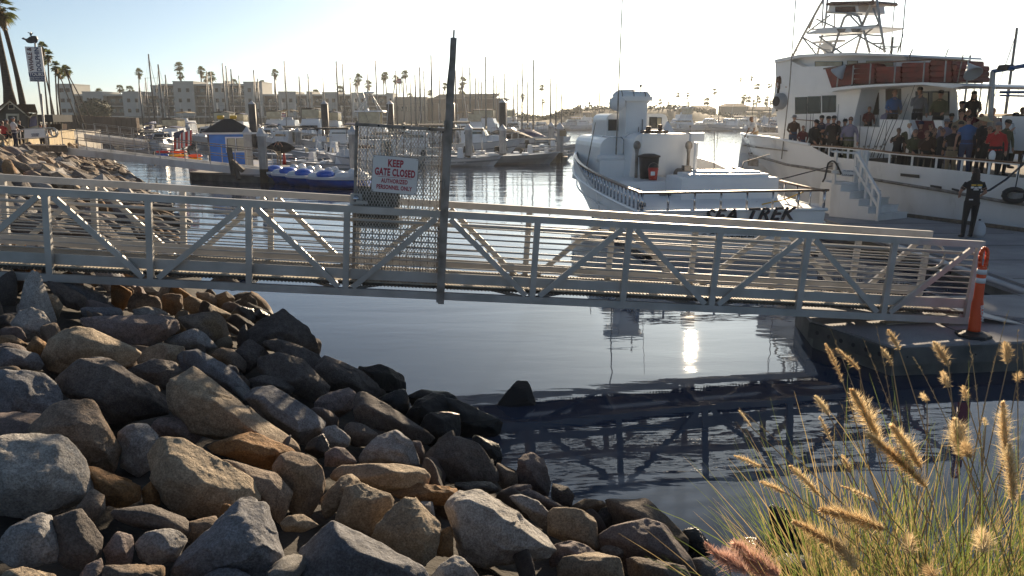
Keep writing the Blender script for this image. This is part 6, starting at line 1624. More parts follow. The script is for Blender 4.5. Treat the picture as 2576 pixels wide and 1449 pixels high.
# the man standing on the dock with his back to the camera
dp = at_z(2434, 598, ZD); dp.z = ZD
def print_(o, P):
 up = P['_up']; m = MB()
 for (x0, x1, z0, z1, mi) in ((-.13, -.02, 1.33, 1.365, 0), (.01, .12, 1.33, 1.365, 0), (-.12, -.045, 1.265, 1.315, 1), (-.03, .045, 1.255, 1.30, 1), (.06, .125, 1.265, 1.315, 1), (-.06, .06, 1.22, 1.245, 1)):
  m.hexa([up((x0, .128, z0)), up((x1, .128, z0)), up((x1, .131, z1)), up((x0, .131, z1))], [up((x0, .136, z0)), up((x1, .136, z0)), up((x1, .139, z1)), up((x0, .139, z1))], mi)
 m.build('shirt_print', [M['yellow'], M['signw']], o)
 m = MB(); m.box((.09, .135, .985), (.09, .02, .03)); m.build('belt_tag', M['signw'], o)
hgt = at_y(2437, 424, dp.y).z - ZD
person('long haired man in a printed black t-shirt standing on the dock with his back turned', dp, pi + R(-8), hgt,
  Pm(skin='skin', shirt='cl_black', pants='cl_black', hair='hair', vox=.0095, fingers=True, fat=1.05,
   armL=((.30, -.02, 1.16), (.235, -.20, 1.06)), armR=((-.30, -.02, 1.16), (-.24, -.20, 1.04)), legL=((.115, -.02, .49), (.135, .02, .08)), legR=((-.10, -.03, .49), (-.085, -.06, .08))) | dict(hs='long') | dict(mats=mats5('skin', 'cl_black', 'cl_black', 'black', 'hair')), extra=print_)
bg = at_z(2462, 596, ZD); t = thing('dock_buoy', 'white rounded fender buoy on the dock behind the long haired man', 'buoy', (bg.x, bg.y + .05, ZD))
m = MB(); m.lathe((0, 0, 0), [(.12, 0), (.17, .1), (.17, .25), (.12, .36), (.05, .42), (.02, .43)], 14); m.build('body', M['pilecap'], t, True)
m = MB(); m.tube([(0, 0, .42), (0, 0, .47)], .03, 8); m.build('eye', M['black'], t)
# ---------------------------------------------------------------- fountain grass by the camera
def leafmat(name, c1, c2, trans=.35, rough=.55, emis=0):
 m = bpy.data.materials.new(name); m.use_nodes = True
 nt = m.node_tree; N, L = nt.nodes, nt.links; b = N['Principled BSDF']; out = N['Material Output']
 tc = N.new('ShaderNodeTexCoord'); nz = N.new('ShaderNodeTexNoise'); nz.inputs['Scale'].default_value = 9
 L.new(tc.outputs['Object'], nz.inputs['Vector'])
 rp = N.new('ShaderNodeValToRGB'); rp.color_ramp.elements[0].position = .35; rp.color_ramp.elements[1].position = .65
 rp.color_ramp.elements[0].color = (*c2, 1); rp.color_ramp.elements[1].color = (*c1, 1); L.new(nz.outputs['Fac'], rp.inputs[0])
 L.new(rp.outputs[0], b.inputs['Base Color']); b.inputs['Roughness'].default_value = rough
 tr = N.new('ShaderNodeBsdfTranslucent'); L.new(rp.outputs[0], tr.inputs['Color'])
 mx = N.new('ShaderNodeMixShader'); mx.inputs[0].default_value = trans
 L.new(b.outputs[0], mx.inputs[1]); L.new(tr.outputs[0], mx.inputs[2]); L.new(mx.outputs[0], out.inputs['Surface'])
 return m
M['blade'] = leafmat('grass_blade', (.22, .27, .07), (.10, .14, .035), .45)
M['blade_dry'] = leafmat('dry_blade', (.50, .38, .18), (.34, .25, .11), .45)
M['plume'] = leafmat('plume_bristle', (.88, .72, .45), (.66, .48, .26), .62)
M['plume_pink'] = leafmat('pink_plume_bristle', (.82, .58, .45), (.66, .42, .33), .6)
M['stem'] = leafmat('plume_stem', (.45, .36, .20), (.30, .22, .12), .3)
def strip(mb, pts, w, mi=0, side=None):
 """thin curved blade: a folded strip"""
 vs, fs = [], []
 n = len(pts)
 for i, p in enumerate(pts):
  a = pts[max(0, i - 1)]; b = pts[min(n - 1, i + 1)]; d = (b - a)
  s = d.cross(side if side is not None else Vector((0, 1, 0))); s = s.normalized() if s.length > 1e-6 else Vector((1, 0, 0))
  ww = w * (1 - (i / (n - 1)) ** 2) + w * .08
  vs += [p - s * ww, p + s * ww]
 for i in range(n - 1): fs.append((2 * i, 2 * i + 1, 2 * i + 3, 2 * i + 2))
 mb.add(vs, fs, mi)
def arc3(a, b, sag, n=7):
 """curve from a (rising) to b (drooping)"""
 out = []
 for i in range(n):
  t = i / (n - 1); p = a.lerp(b, t); p.z += sag * 4 * t * (1 - t); out.append(p)
 return out
def plume(name, parent, base, tip, root, r, m_, ms, nb=420, rnd=random, w=.0008, ends=True):
 """bristly flower spike from base to tip on a stem from root"""
 mb = MB(); ax = (tip - base); L_ = ax.length; d = ax.normalized()
 u = d.cross(Vector((0, 1, 0))).normalized(); v = d.cross(u)
 bend = Vector((0, 0, -1)) * L_ * .10
 for k in range(nb):
  t = rnd.random() ** .9; a = rnd.uniform(0, 2 * pi)
  c = base + ax * t + bend * (t * t) ; rad = (u * cos(a) + v * sin(a))
  env = (.30 + .70 * sin(pi * min(1, t * .93 + .12)) ** .8) * r
  ln = env * rnd.uniform(.4, 1.0) * (1.7 if rnd.random() < .25 else 1.1)
  dirn = (rad * .8 + d * rnd.uniform(.2, 1.0) + Vector((rnd.gauss(0, .22), rnd.gauss(0, .22), rnd.gauss(0, .22)))).normalized()
  s0 = c + rad * r * .08; e = s0 + dirn * ln
  sd = dirn.cross(rad + Vector((rnd.uniform(-1, 1), rnd.uniform(-1, 1), rnd.uniform(-1, 1)))).normalized() * w
  mb.add([s0 - sd, s0 + sd, e], [(0, 1, 2)])
 for k in range(int(nb * .28)):     # seed husks along the axis
  t = rnd.random(); a = rnd.uniform(0, 2 * pi); c = base + ax * t + bend * t * t; rad = (u * cos(a) + v * sin(a))
  s0 = c; e = c + (rad * .7 + d).normalized() * r * .42; sd = rad.cross(d) * w * 3
  mb.add([s0, (s0 + e) / 2 - sd, e, (s0 + e) / 2 + sd], [(0, 1, 2, 3)])
 o = mb.build(name, m_, parent, fixn=False)
 mb = MB()
 mid = root.lerp(base, .6) + Vector((0, 0, .04)); pts = []
 for i in range(9):
  t = i / 8; pts.append(root * (1 - t) ** 2 + mid * 2 * t * (1 - t) + base * t * t)
 mb.tube(pts + [base + ax * .5 + bend * .25, tip + bend], [.0016] * 9 + [.001, .0005], 5)
 mb.build('stem', ms, o, fixn=False)
 return o
random.seed(11)
def cl(px, py, Y): return at_y(px, py, Y)
fg = thing('fountain_grass', 'clump of fountain grass with golden backlit bristly plumes in the lower right corner', 'ornamental grass', (0, 0, 0))
rootc = Vector((1.26, 1.75, 2.10))
# (base px, tip px, distance, radius, bristles)
PL = [((2330, 1225), (2185, 1075), 1.95, .040, 620), ((2215, 1115), (2145, 970), 2.1, .042, 620), ((2318, 1180), (2245, 1060), 2.0, .038, 480),
  ((2225, 1330), (2070, 1270), 1.75, .042, 620), ((2145, 1400), (2000, 1300), 1.7, .034, 480), ((2155, 1432), (2100, 1350), 1.65, .036, 420),
  ((2060, 1245), (1990, 1165), 1.95, .024, 320), ((1975, 1240), (1915, 1205), 2.0, .020, 200), ((1915, 1175), (1850, 1140), 2.0, .016, 170),
  ((2420, 1150), (2405, 1050), 2.0, .042, 620), ((2440, 1150), (2425, 1110), 1.9, .03, 300), ((2530, 1160), (2525, 1000), 1.85, .032, 420), ((2548, 1260), (2540, 1110), 1.75, .036, 480),
  ((2085, 1045), (2052, 990), 2.15, .020, 190), ((2120, 960), (2078, 855), 2.2, .016, 150), ((2160, 930), (2105, 870), 2.25, .016, 150), ((2262, 880), (2236, 825), 2.3, .020, 170), ((2245, 920), (2218, 868), 2.25, .014, 120),
  ((2386, 920), (2352, 855), 2.2, .026, 230), ((2384, 975), (2372, 930), 2.2, .022, 170), ((2432, 1010), (2424, 965), 2.15, .018, 140), ((2535, 915), (2530, 855), 2.2, .024, 210), ((2332, 1010), (2318, 985), 2.2, .016, 110),
  ((2090, 1110), (2062, 1040), 2.1, .014, 120), ((2140, 1190), (2120, 1140), 2.05, .018, 140), ((1890, 1075), (1858, 1025), 2.1, .010, 90), ((2480, 1070), (2476, 1045), 2.1, .012, 90), ((2558, 960), (2566, 930), 2.2, .018, 120),
  ((2200, 1260), (2120, 1215), 1.85, .014, 140), ((2290, 1395), (2285, 1340), 1.6, .030, 260), ((2475, 1390), (2470, 1330), 1.6, .036, 300), ((2350, 1449), (2330, 1425), 1.5, .03, 200)]
for (bx, by), (tx, ty), Y, r, nb in PL:
 root = rootc + Vector((random.uniform(-.25, .25), random.uniform(-.12, .25), random.uniform(-.15, .1)))
 plume('plume', fg, cl(bx, by, Y), cl(tx, ty, Y + .08), root, r * .86, M['plume'], M['stem'], int(nb * 2.4))
# long thin seed stems rising higher
mb = MB(); mb2 = MB(); mb3 = MB()
for (tx, ty, Y) in ((1860, 1028, 2.1), (2205, 820, 2.3), (2438, 858, 2.2), (2538, 780, 2.3), (2572, 860, 2.2), (2090, 830, 2.3), (2300, 900, 2.3), (2446, 905, 2.3), (2560, 830, 2.2), (2478, 1050, 2.1), (2112, 1010, 2.15), (2170, 850, 2.3)):
 root = rootc + Vector((random.uniform(-.2, .2), random.uniform(-.1, .25), -.05)); tip = cl(tx, ty, Y)
 pts = []
 mid = root.lerp(tip, .55) + Vector((random.uniform(-.05, .08), 0, .07))
 for i in range(14):
  t = i / 13; pts.append(root * (1 - t) ** 2 + mid * 2 * t * (1 - t) + tip * t * t)
 mb3.tube(pts, [.0019] * 9 + [.0016, .0014, .0012, .0009, .0006], 4)
 for k in range(60):
  t = random.uniform(.55, 1); i = min(12, int(t * 13)); c = pts[i].lerp(pts[i + 1], t * 13 - i); d = (pts[i + 1] - pts[i]).normalized()
  rad = Vector((random.uniform(-1, 1), random.uniform(-1, 1), random.uniform(-1, 1))).cross(d).normalized(); e = c + (d * .8 + rad * .5) * .011
  mb3.add([c - rad * .001, c + rad * .001, e], [(0, 1, 2)])
mb3.build('seed_stem', M['stem'], fg, fixn=False)['kind'] = 'stuff'
for k in range(5600):
 a = random.gauss(.04, .30); rx_ = random.uniform(-.32, .75); ry_ = random.uniform(-.45, .5)
 root = rootc + Vector((rx_, ry_, -.25))
 L_ = random.uniform(.3, .88) * (1 if random.random() < .8 else 1.25)
 tilt = a + rx_ * .9
 d = Vector((sin(tilt), random.uniform(-.35, .35), cos(tilt))).normalized()
 droop = random.uniform(.05, .32) * (abs(tilt) + .35)
 side = Vector((1, 0, 0)) if tilt > 0 else Vector((-1, 0, 0))
 pts = []
 for i in range(7):
  t = i / 6; pts.append(root + d * L_ * t + (side * .35 * droop + Vector((0, 0, -1)) * droop) * (t * t) * L_)
 strip(mb if random.random() < .6 else mb2, pts, random.uniform(.0012, .0026), 0, Vector((random.uniform(-.4, .4), 1, 0)))
b1 = mb.build('green_blades', M['blade'], fg, fixn=False); b1['kind'] = 'stuff'
b2 = mb2.build('dry_blades', M['blade_dry'], fg, fixn=False); b2['kind'] = 'stuff'
# stray long blades arching to the left at the bottom
mb = MB()
for k in range(60):
 root = rootc + Vector((random.uniform(-.45, -.1), random.uniform(-.2, .15), -.22))
 tip = cl(random.uniform(1780, 2200), random.uniform(1230, 1430), random.uniform(1.6, 1.95))
 strip(mb, arc3(root, tip, random.uniform(.04, .12), 10), .0012, 0, Vector((0, 1, .3)))
mb.build('stray_blades', M['blade_dry'], fg, fixn=False)['kind'] = 'stuff'
pg = thing('pink_fountain_grass', 'small clump of pinkish bristly plumes at the bottom edge beside the grass', 'ornamental grass', (0, 0, 0))
r0 = cl(1905, 1620, 1.7)
for (bx, by), (tx, ty), Y, r, nb in (((1935, 1460), (1850, 1360), 1.75, .050, 700), ((1880, 1440), (1800, 1385), 1.7, .036, 420), ((1830, 1420), (1775, 1360), 1.72, .018, 200), ((1960, 1449), (1890, 1395), 1.72, .04, 420)):
 plume('plume', pg, cl(bx, by, Y), cl(tx, ty, Y + .05), r0 + Vector((random.uniform(-.05, .05), 0, 0)), r, M['plume_pink'], M['stem'], int(nb * 2.2))
# ---------------------------------------------------------------- apartment building across the basin
YB = 236.0
bd = wthing('apartment_building', 'long pale stucco apartment building with balconies across the marina', 'building', (xw(600, YB), YB, 1.3))
FLH = 2.95; ZG = 4.0
FW = lambda px: xw(px, YB, 3.6)
zt = lambda py: HC + (at_y(CX, py, YB).z - HC)
def fbox(name, px0, px1, z0, z1, yo, d, m_, parent=None):
 x0, x1 = FW(px0), FW(px1); mb = MB(); mb.hexa([(x0, YB + yo, z0), (x1, YB + yo, z0), (x1, YB + yo + d, z0), (x0, YB + yo + d, z0)], [(x0, YB + yo, z1), (x1, YB + yo, z1), (x1, YB + yo + d, z1), (x0, YB + yo + d, z1)])
 if parent is not None and parent.name not in INV: return mb.build(name, m_, parent)
 return wb(mb, name, m_, bd)
mw = MB(); mw.box((0, 0, 0), (1.0, .06, 1.15)); me_fr = mw.mesh('window', M['stucco2'])
mw = MB(); mw.box((0, -.04, 0), (.84, .02, 1.0)); mw.box((0, -.055, 0), (.05, .01, 1.0)); me_pn = mw.mesh('pane', M['dark'])
def bwin(x, z, y, sx=1.0):
 o = put('window', me_fr, bd, (x, y, z), None, (sx, 1, 1)); o.matrix_parent_inverse = INV[bd.name]
 put('pane', me_pn, o)
bays = [  # (px0, px1, kind, floors)
 (151, 190, 'tower', 3.1), (190, 215, 'rec', 2), (213, 264, 'bay', 2.35), (264, 315, 'rec', 2), (313, 362, 'bay', 2.35), (362, 404, 'rec', 2), (404, 416, 'bay', 2.35),
 (374, 404, 'pent', 3), (404, 446, 'rec', 3), (442, 493, 'bay', 3.35), (493, 540, 'rec', 3), (538, 578, 'bay', 3.15), (578, 620, 'rec', 3), (618, 664, 'bay', 3.3),
 (664, 705, 'rec', 2), (703, 747, 'bay', 2.35), (747, 786, 'rec', 2), (774, 788, 'bay', 2.35), (787, 814, 'rec', 2), (813, 853, 'bay', 2.3), (853, 888, 'rec', 2), (886, 925, 'bay', 2.25), (923, 974, 'rec', 2), (974, 990, 'bay', 2.2)]
Z0 = 3.3
for a, b, kind, fl in bays:
 top = Z0 + FLH * fl
 if kind in ('bay', 'tower', 'pent'):
  yo = 0 if kind != 'pent' else 3.0
  fbox('bay_wall', a, b, Z0, top, yo, 10, M['stucco']); fbox('parapet', a - .6, b + .6, top, top + .25, yo - .12, 10.2, M['stucco'])
  for f in range(int(fl)):
   n = 2 if b - a > 30 else 1
   for k in range(n): bwin(FW(a + (b - a) * ((k + .5) / n * .8 + .1)), Z0 + FLH * f + 1.65, YB + yo - .03, 1.3 if kind == 'tower' else 1)
 else:
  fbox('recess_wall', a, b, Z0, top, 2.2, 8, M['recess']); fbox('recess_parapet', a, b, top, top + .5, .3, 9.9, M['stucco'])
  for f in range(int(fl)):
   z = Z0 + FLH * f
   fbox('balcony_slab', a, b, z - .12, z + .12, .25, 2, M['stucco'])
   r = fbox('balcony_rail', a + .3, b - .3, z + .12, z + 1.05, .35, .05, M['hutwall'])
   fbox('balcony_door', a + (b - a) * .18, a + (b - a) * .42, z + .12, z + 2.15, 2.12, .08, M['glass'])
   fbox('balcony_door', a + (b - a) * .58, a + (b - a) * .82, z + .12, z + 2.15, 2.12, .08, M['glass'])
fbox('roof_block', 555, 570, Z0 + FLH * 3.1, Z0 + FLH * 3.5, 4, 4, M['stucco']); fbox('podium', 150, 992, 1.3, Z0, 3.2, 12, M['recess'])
for k in range(60):
 p_ = 160 + k * 14; fbox('podium_column', p_, p_ + 2, 1.3, Z0 - .1, .4, .5, M['stucco2'])
fbox('podium_edge', 150, 992, Z0 - .35, Z0 - .13, .2, 3, M['stucco'])
# retaining wall of brown blocks on the left
Yr = 112.0
rw = wthing('retaining_wall', 'brown stained retaining wall behind the far gangways', 'wall', (xw(250, Yr), Yr, 0))
for k in range(16):
 x0, x1 = xw(152 + k * 12.6, Yr), xw(152 + (k + 1) * 12.6, Yr) - .05; mb = MB(); mb.hexa([(x0, Yr - .6, -1), (x1, Yr - .6, -1), (x1, Yr + .3, -1), (x0, Yr + .3, -1)], [(x0, Yr - .6, 3.7 - k * .03), (x1, Yr - .6, 3.7 - k * .03), (x1, Yr + .3, 3.7 - k * .03), (x0, Yr + .3, 3.7 - k * .03)])
 wb(mb, 'wall_panel', M['brownwall'], rw)
# tan wall, awnings and low sheds right of the building
lw = wthing('long_tan_building', 'long low tan building right of the apartments', 'building', (xw(1130, 240), 240, 1))
def fb2(name, p0, p1, z0, z1, Y, d, m_, t, top=None):
 x0, x1 = xw(p0, Y), xw(p1, Y); mb = MB(); ins = top or 0
 mb.hexa([(x0, Y, z0), (x1, Y, z0), (x1, Y + d, z0), (x0, Y + d, z0)], [(x0 + ins, Y + ins, z1), (x1 - ins, Y + ins, z1), (x1 - ins, Y + d - ins, z1), (x0 + ins, Y + d - ins, z1)]); return wb(mb, name, m_, t)
fb2('wall', 985, 1075, 1, 8.6, 240, 14, M['stucco2'], lw); fb2('parapet', 984, 1076, 8.6, 9.0, 239.8, 14.4, M['stucco2'], lw)
fb2('wall', 1075, 1276, 1, 8.4, 243, 14, M['brownwall'], lw); fb2('parapet', 1074, 1277, 8.4, 8.7, 242.8, 14.4, M['stucco2'], lw)
for k in range(7): fb2('window', 1000 + k * 11, 1004 + k * 11, 4.8, 6.2, 239.9, .2, M['glass'], lw)
aw = wthing('shade_canopy', 'wide tan shade canopy on posts above the long tan building', 'canopy', (xw(1180, 246), 246, 8))
x0, x1 = xw(1076, 246), xw(1256, 246); mb = MB()
zc = at_y(1100, 250, 246).z
mb.hexa([(x0, 245, zc - .4), (xw(1235, 246), 245, zc - .5), (xw(1235, 246), 255, zc - .5), (x0, 255, zc - .4)], [(xw(1110, 246), 244, zc + 1.5), (x1, 243, zc + 1.7), (x1, 256, zc + 1.7), (xw(1110, 246), 256, zc + 1.5)]); wb(mb, 'canopy_roof', M['stucco2'], aw)
fb2('canopy_wing', 1060, 1100, zc - .8, zc - .3, 247, 8, M['stucco2'], aw)
for p_ in (1082, 1120, 1160, 1200, 1232): fb2('post', p_, p_ + 1.2, 8, zc, 248, .2, M['stucco2'], aw)
# small houses along the right shore
for (p0, p1, h, lab) in ((1408, 1446, 2.2, 'low tan harbour shed behind the left of the tall white tower'), (1596, 1640, 2.6, 'low tan building with a flat roof behind the pilothouse'), (1736, 1800, 3.4, 'low building with shallow roof behind the far right moorings'), (1822, 1880, 4.2, 'gabled harbour building under the right palm group'), (1880, 1948, 3.2, 'long low shed beside the gabled harbour building')):
 Y = 262; zb = 2.2; t = wthing('harbour_building', lab, 'building', (xw((p0 + p1) / 2, Y), Y, zb))
 fb2('wall', p0, p1, zb - .8, zb + h, Y, 9, M['stucco2'], t)
 x0, x1 = xw(p0 - 2, Y), xw(p1 + 2, Y); mb = MB(); mb.hexa([(x0, Y - .8, zb + h), (x1, Y - .8, zb + h), (x1, Y + 10, zb + h), (x0, Y + 10, zb + h)], [(x0 + 1.5, Y + 4, zb + h + 1.1), (x1 - 1.5, Y + 4, zb + h + 1.1), (x1 - 1.5, Y + 5, zb + h + 1.1), (x0 + 1.5, Y + 5, zb + h + 1.1)]); wb(mb, 'roof', M['brownsh'], t)
 for k in range(int((p1 - p0) / 9)): fb2('window', p0 + 3 + k * 9, p0 + 7 + k * 9, zb + 1.0, zb + 2.1, Y - .05, .1, M['glass'], t)
# shoreline shrubs: uneven mass
random.seed(8)
mb = MB()
for k in range(5200):
 if random.random() < .6: px = random.uniform(1290, 1460)
 else: px = random.uniform(1440, 1950)
 Y = random.uniform(236, 250); x = xw(px, Y); z = far(x, Y) + abs(random.gauss(0, .55)) * (1.0 + .9 * noise.noise(Vector((x * .15, 0, 0))))
 s_ = random.uniform(.25, .6); u = Vector((random.gauss(0, 1), random.gauss(0, 1), random.gauss(0, 1))).normalized() * s_; v = u.cross(Vector((random.gauss(0, 1), random.gauss(0, 1), 1))).normalized() * s_ * .6
 c = Vector((x, Y, z)); mb.add([c - u, c - v, c + u, c + v], [(0, 1, 2, 3)])
tag(mb.build('shore_shrubbery', M['bush'], None, fixn=False), kind='stuff')
def leafball(name, label, cat, c, r, n, m_, group=None):
 t = wthing(name, label, cat, (c[0], c[1], c[2] - r[2]), group); mb = MB(); c = Vector(c)
 for k in range(n):
  v = Vector((random.gauss(0, 1), random.gauss(0, 1), random.gauss(0, 1))).normalized(); q = random.uniform(.6, 1.0) * (1 + .18 * noise.noise(v * 2.3))
  p = c + Vector((v.x * r[0], v.y * r[1], v.z * r[2])) * q; s_ = random.uniform(.08, .17) * r[0]
  u = Vector((random.gauss(0, 1), random.gauss(0, 1), random.gauss(0, 1))).normalized(); w_ = u.cross(v).normalized() if u.cross(v).length > .01 else Vector((1, 0, 0)); mb.add([p - u * s_, p - w_ * s_ * .5, p + u * s_, p + w_ * s_ * .5], [(0, 1, 2, 3)])
 wb(mb, 'crown', m_, t); mb = MB(); mb.tube([c - Vector((0, 0, r[2] * 1.5)), c], [r[0] * .12, r[0] * .05], 6); wb(mb, 'trunk', M['trunk'], t); return t
p_ = at_y(241, 277, 190); leafball('round_tree', 'round dark tree in front of the left apartment bays', 'tree', tuple(p_), (3.7, 3.2, 2.7), 1500, M['hedge'])

# ---------------------------------------------------------------- palms
M['frond'] = leafmat('palm_frond', (.16, .17, .05), (.08, .10, .03), .45)
M['skirt'] = leafmat('dead_frond', (.30, .21, .10), (.18, .12, .05), .35)
def palm_proto(seed, H=10., crown=1.7, skirt=1.0, lean=.0, nfr=34):
 rnd = random.Random(seed)
 root = thing('palm_tree', 'palm', 'palm tree', (0, 0, 0))
 pts, rr = [], []
 for i in range(9):
  t = i / 8; pts.append(Vector((lean * t * t * H * .12, 0, H * t))); rr.append((.30 - .14 * min(1, t * 2.2)) * (1.25 if i == 0 else 1))
 m = MB(); m.tube(pts, rr, 8); m.build('trunk', M['trunk'], root, True)
 top = pts[-1]
 m = MB()
 for k in range(nfr):
  az = rnd.uniform(0, 2 * pi); el = rnd.uniform(-.75, 1.35); d = Vector((cos(az) * cos(el), sin(az) * cos(el), sin(el)))
  L_ = crown * rnd.uniform(.75, 1.05); c = top + d * L_ * .45; c.z -= .1 * L_ * (1 - sin(el)) * .5
  sd = d.cross(Vector((0, 0, 1))).normalized() if abs(d.z) < .99 else Vector((1, 0, 0)); up = sd.cross(d)
  m.add([top - sd * .02, top + sd * .02, c + sd * .03, c - sd * .03], [(0, 1, 2, 3)])
  nb = 11
  for j in range(nb):
   a = (j / (nb - 1) - .5) * 2.5; dd = (d * cos(a) + sd * sin(a)); ln = L_ * .62 * (1 - .25 * abs(a) / 1.25) * rnd.uniform(.85, 1.1)
   dr = Vector((0, 0, -1)) * ln * .28; q = dd.cross(up).normalized() * (.05 * crown)
   m.add([c - q * .4, c + dd * ln * .55 - q + dr * .2, c + dd * ln + dr, c + dd * ln * .55 + q + dr * .2], [(0, 1, 2, 3)])
 m.build('crown', M['frond'], root, fixn=False)['kind'] = 'stuff'
 if skirt:
  m = MB()
  for k in range(90):
   az = rnd.uniform(0, 2 * pi); z0 = -rnd.uniform(0, skirt); r0 = .18; r1 = crown * rnd.uniform(.25, .5) * (1 - .3 * -z0 / skirt)
   a = top + Vector((cos(az) * r0, sin(az) * r0, z0)); b = top + Vector((cos(az) * r1, sin(az) * r1, z0 - rnd.uniform(.35, .75))); q = Vector((-sin(az), cos(az), 0)) * .10
   m.add([a - q, a + q, b + q * .3, b - q * .3], [(0, 1, 2, 3)])
  m.build('dead_frond_skirt', M['skirt'], root, fixn=False)['kind'] = 'stuff'
 root['H'] = H; return freeze(root)
PP = [palm_proto(1, 10, 1.7, .9), palm_proto(2, 10, 1.5, 1.6, .5), palm_proto(3, 10, 1.9, .5, -.6, 40), palm_proto(4, 10, 1.6, 1.2, .9)]
_pfirst = [True] * 4
def palm(px, ytop, Y, r_px, kind, label, group, zb=2.0, leanx=0.0):
 """palm whose crown centre shows at (px, ytop); r_px crown radius in pixels"""
 p = at_y(px, ytop, Y); sc = (r_px / FPX * Y) / 1.5
 if _pfirst[kind]: o = PP[kind]; _pfirst[kind] = False
 else: o = copy_tree(PP[kind])
 Ht = (p.z - zb)
 o.location = (p.x - leanx, p.y, zb); o.scale = (sc, sc, sc); k_ = Ht / (10 * sc)
 for c in o.children:                 # stretch only the trunk; the crown keeps its shape
  if c.name.startswith('trunk'): c.scale = (1, 1, k_)
  else: c.location = (0, 0, 10 * (k_ - 1))
 if leanx: o.rotation_euler = (0, math.atan2(leanx, max(3, Ht)), 0)
 o['label'] = label; o['group'] = group; return o
GF = 'palms around the marina'
bp_ = [(344,182,14,1,'tall palm standing alone above the left apartments'),(301,223,12,0,'short full palm behind the left apartment roof'),(326,226,13,0,'second short palm just right of the full one over the roof'),(254,232,11,2,'palm tip barely rising over the left roof line'),
 (456,168,13,2,'upper palm of the pair above the four-storey block'),(452,190,12,0,'lower palm of the pair above the four-storey block'),(500,178,15,1,'palm with long crown above the middle of the four-storey block'),(516,199,10,0,'low palm between two taller ones over the block'),(537,194,15,2,'broad palm above the block right of the low one'),
 (588,208,12,0,'palm half hidden by masts above the block'),(686,184,14,1,'lone palm right of the four-storey block'),(664,212,11,2,'short palm over the corner of the block'),(794,234,12,0,'low palm peeping over the three-storey roof'),(855,226,13,0,'bushy palm left of the dense palm cluster'),
 (896,196,15,1,'tallest palm over the right part of the apartments'),(888,208,10,3,'small palm close beside the tallest right one'),(917,213,14,3,'palm with a thick skirt right of the tallest one'),
 (961,196,11,1,'first palm of the tight row of four'),(974,192,12,2,'second palm of the tight row of four'),(986,199,13,3,'third palm of the tight row of four, drooping'),(1004,204,9,0,'fourth palm of the tight row, partly behind a flag'),(1024,188,12,2,'clear palm right of the tight row of four'),(1031,241,9,0,'low palm under the clear one'),(975,240,9,0,'low palm tucked under the tight row'),
 (1085,234,8,2,'small palm left of the gate post'),(1111,216,11,3,'dark palm just left of the gate post'),(1153,205,16,3,'big double-headed palm right of the gate post'),(1158,228,11,0,'palm below the double-headed one'),(1170,240,9,2,'small palm right below the double-headed one'),(1139,245,8,0,'little palm at the left of the shade canopy'),
 (1311,243,10,1,'palm with two crowns left of the open channel'),(1367,221,9,2,'slim tall palm on the berm'),(1366,255,7,0,'smaller palm under the slim tall one'),(1259,258,7,0,'tiny palm behind a steel pile')]
for i, (x, y, r, k, lb) in enumerate(bp_): palm(x, y, random.uniform(252, 275), r * .92, k, lb, GF, 2.0, random.uniform(-.5, .5))
rp_ = [(1660,256,9,0),(1677,262,7,3),(1709,239,7,2),(1730,238,7,0),(1729,262,7,1),(1783,255,11,2),(1797,230,9,0),(1861,200,6,1),(1886,197,7,3),(1910,218,9,2),(1934,216,7,0),(1861,252,12,3),(1873,244,9,0),(1888,250,9,2),(1903,246,9,1),(1910,253,8,0),(1920,256,8,3),(1933,248,7,2),(1896,258,8,0),(1925,262,7,1),(1947,258,7,2)]
rl = ['left palm of the hazy pair past the pilothouse','right palm of the hazy pair past the pilothouse','hazy palm above the tuna tower','hazy palm right of the tuna tower','low hazy palm behind the tuna tower','stout hazy palm mid channel','slender hazy palm next to the stout one','highest palm of the right group','second highest palm of the right group','round crowned palm of the right group','rightmost high palm of the right group',
  'leftmost low palm of the right group','second low palm of the right group','third low palm of the right group','fourth low palm of the right group','fifth low palm of the right group','sixth low palm of the right group','seventh low palm of the right group','lowest palm in the middle of the right group','short palm near the wheelhouse','last palm before the wheelhouse']
for i, (x, y, r, k) in enumerate(rp_): palm(x, y, random.uniform(285, 310), r * .92, k, rl[i], GF, 2.5, random.uniform(-.6, .6))
lp_ = [(158,172,14,1,105,2.0,'front palm of the row left of the apartments'),(139,180,13,3,100,0,'second palm of the row left of the apartments'),(131,166,14,3,96,0,'third palm of the row left of the apartments'),(120,150,15,2,92,0,'fourth palm of the row left of the apartments'),(148,184,11,0,108,2,'smaller palm inside the row left of the apartments'),(112,138,15,3,88,0,'fifth palm of the row, behind the tour sign'),(98,118,15,1,84,0,'palm crown behind the tour sign'),(168,168,12,2,112,3,'last slender palm of the row, leaning right')]
for x, y, r, k, Y, ln, lb in lp_: palm(x, y, Y, r * 1.08, k, lb, 'palms in a row left of the apartments', 1.8, -ln)
# two close palms at the left edge
pa = copy_tree(PP[3]); pa['label'] = 'close palm with a hanging dark crown in the upper left corner'; pa['group'] = 'close palms behind the hut'; tp = at_y(18, 22, 62); bs_ = at_y(64, 300, 62)
def stretch(o, b, t, sc):
 d = t - b; o.location = b; o.scale = (sc, sc, sc); o.rotation_euler = d.to_track_quat('Z', 'Y').to_euler()
 for c in o.children:
  if c.name.startswith('trunk'): c.scale = (1, 1, d.length / 10 / sc)
  else: c.location = (0, 0, d.length / sc - 10)
stretch(pa, bs_, tp, .95)
pc_ = copy_tree(PP[1]); pc_['label'] = 'shaggy palm trunk running up out of the left edge'; pc_['group'] = 'close palms behind the hut'; stretch(pc_, at_y(26, 262, 58), at_y(-22, -60, 58), 1.2)
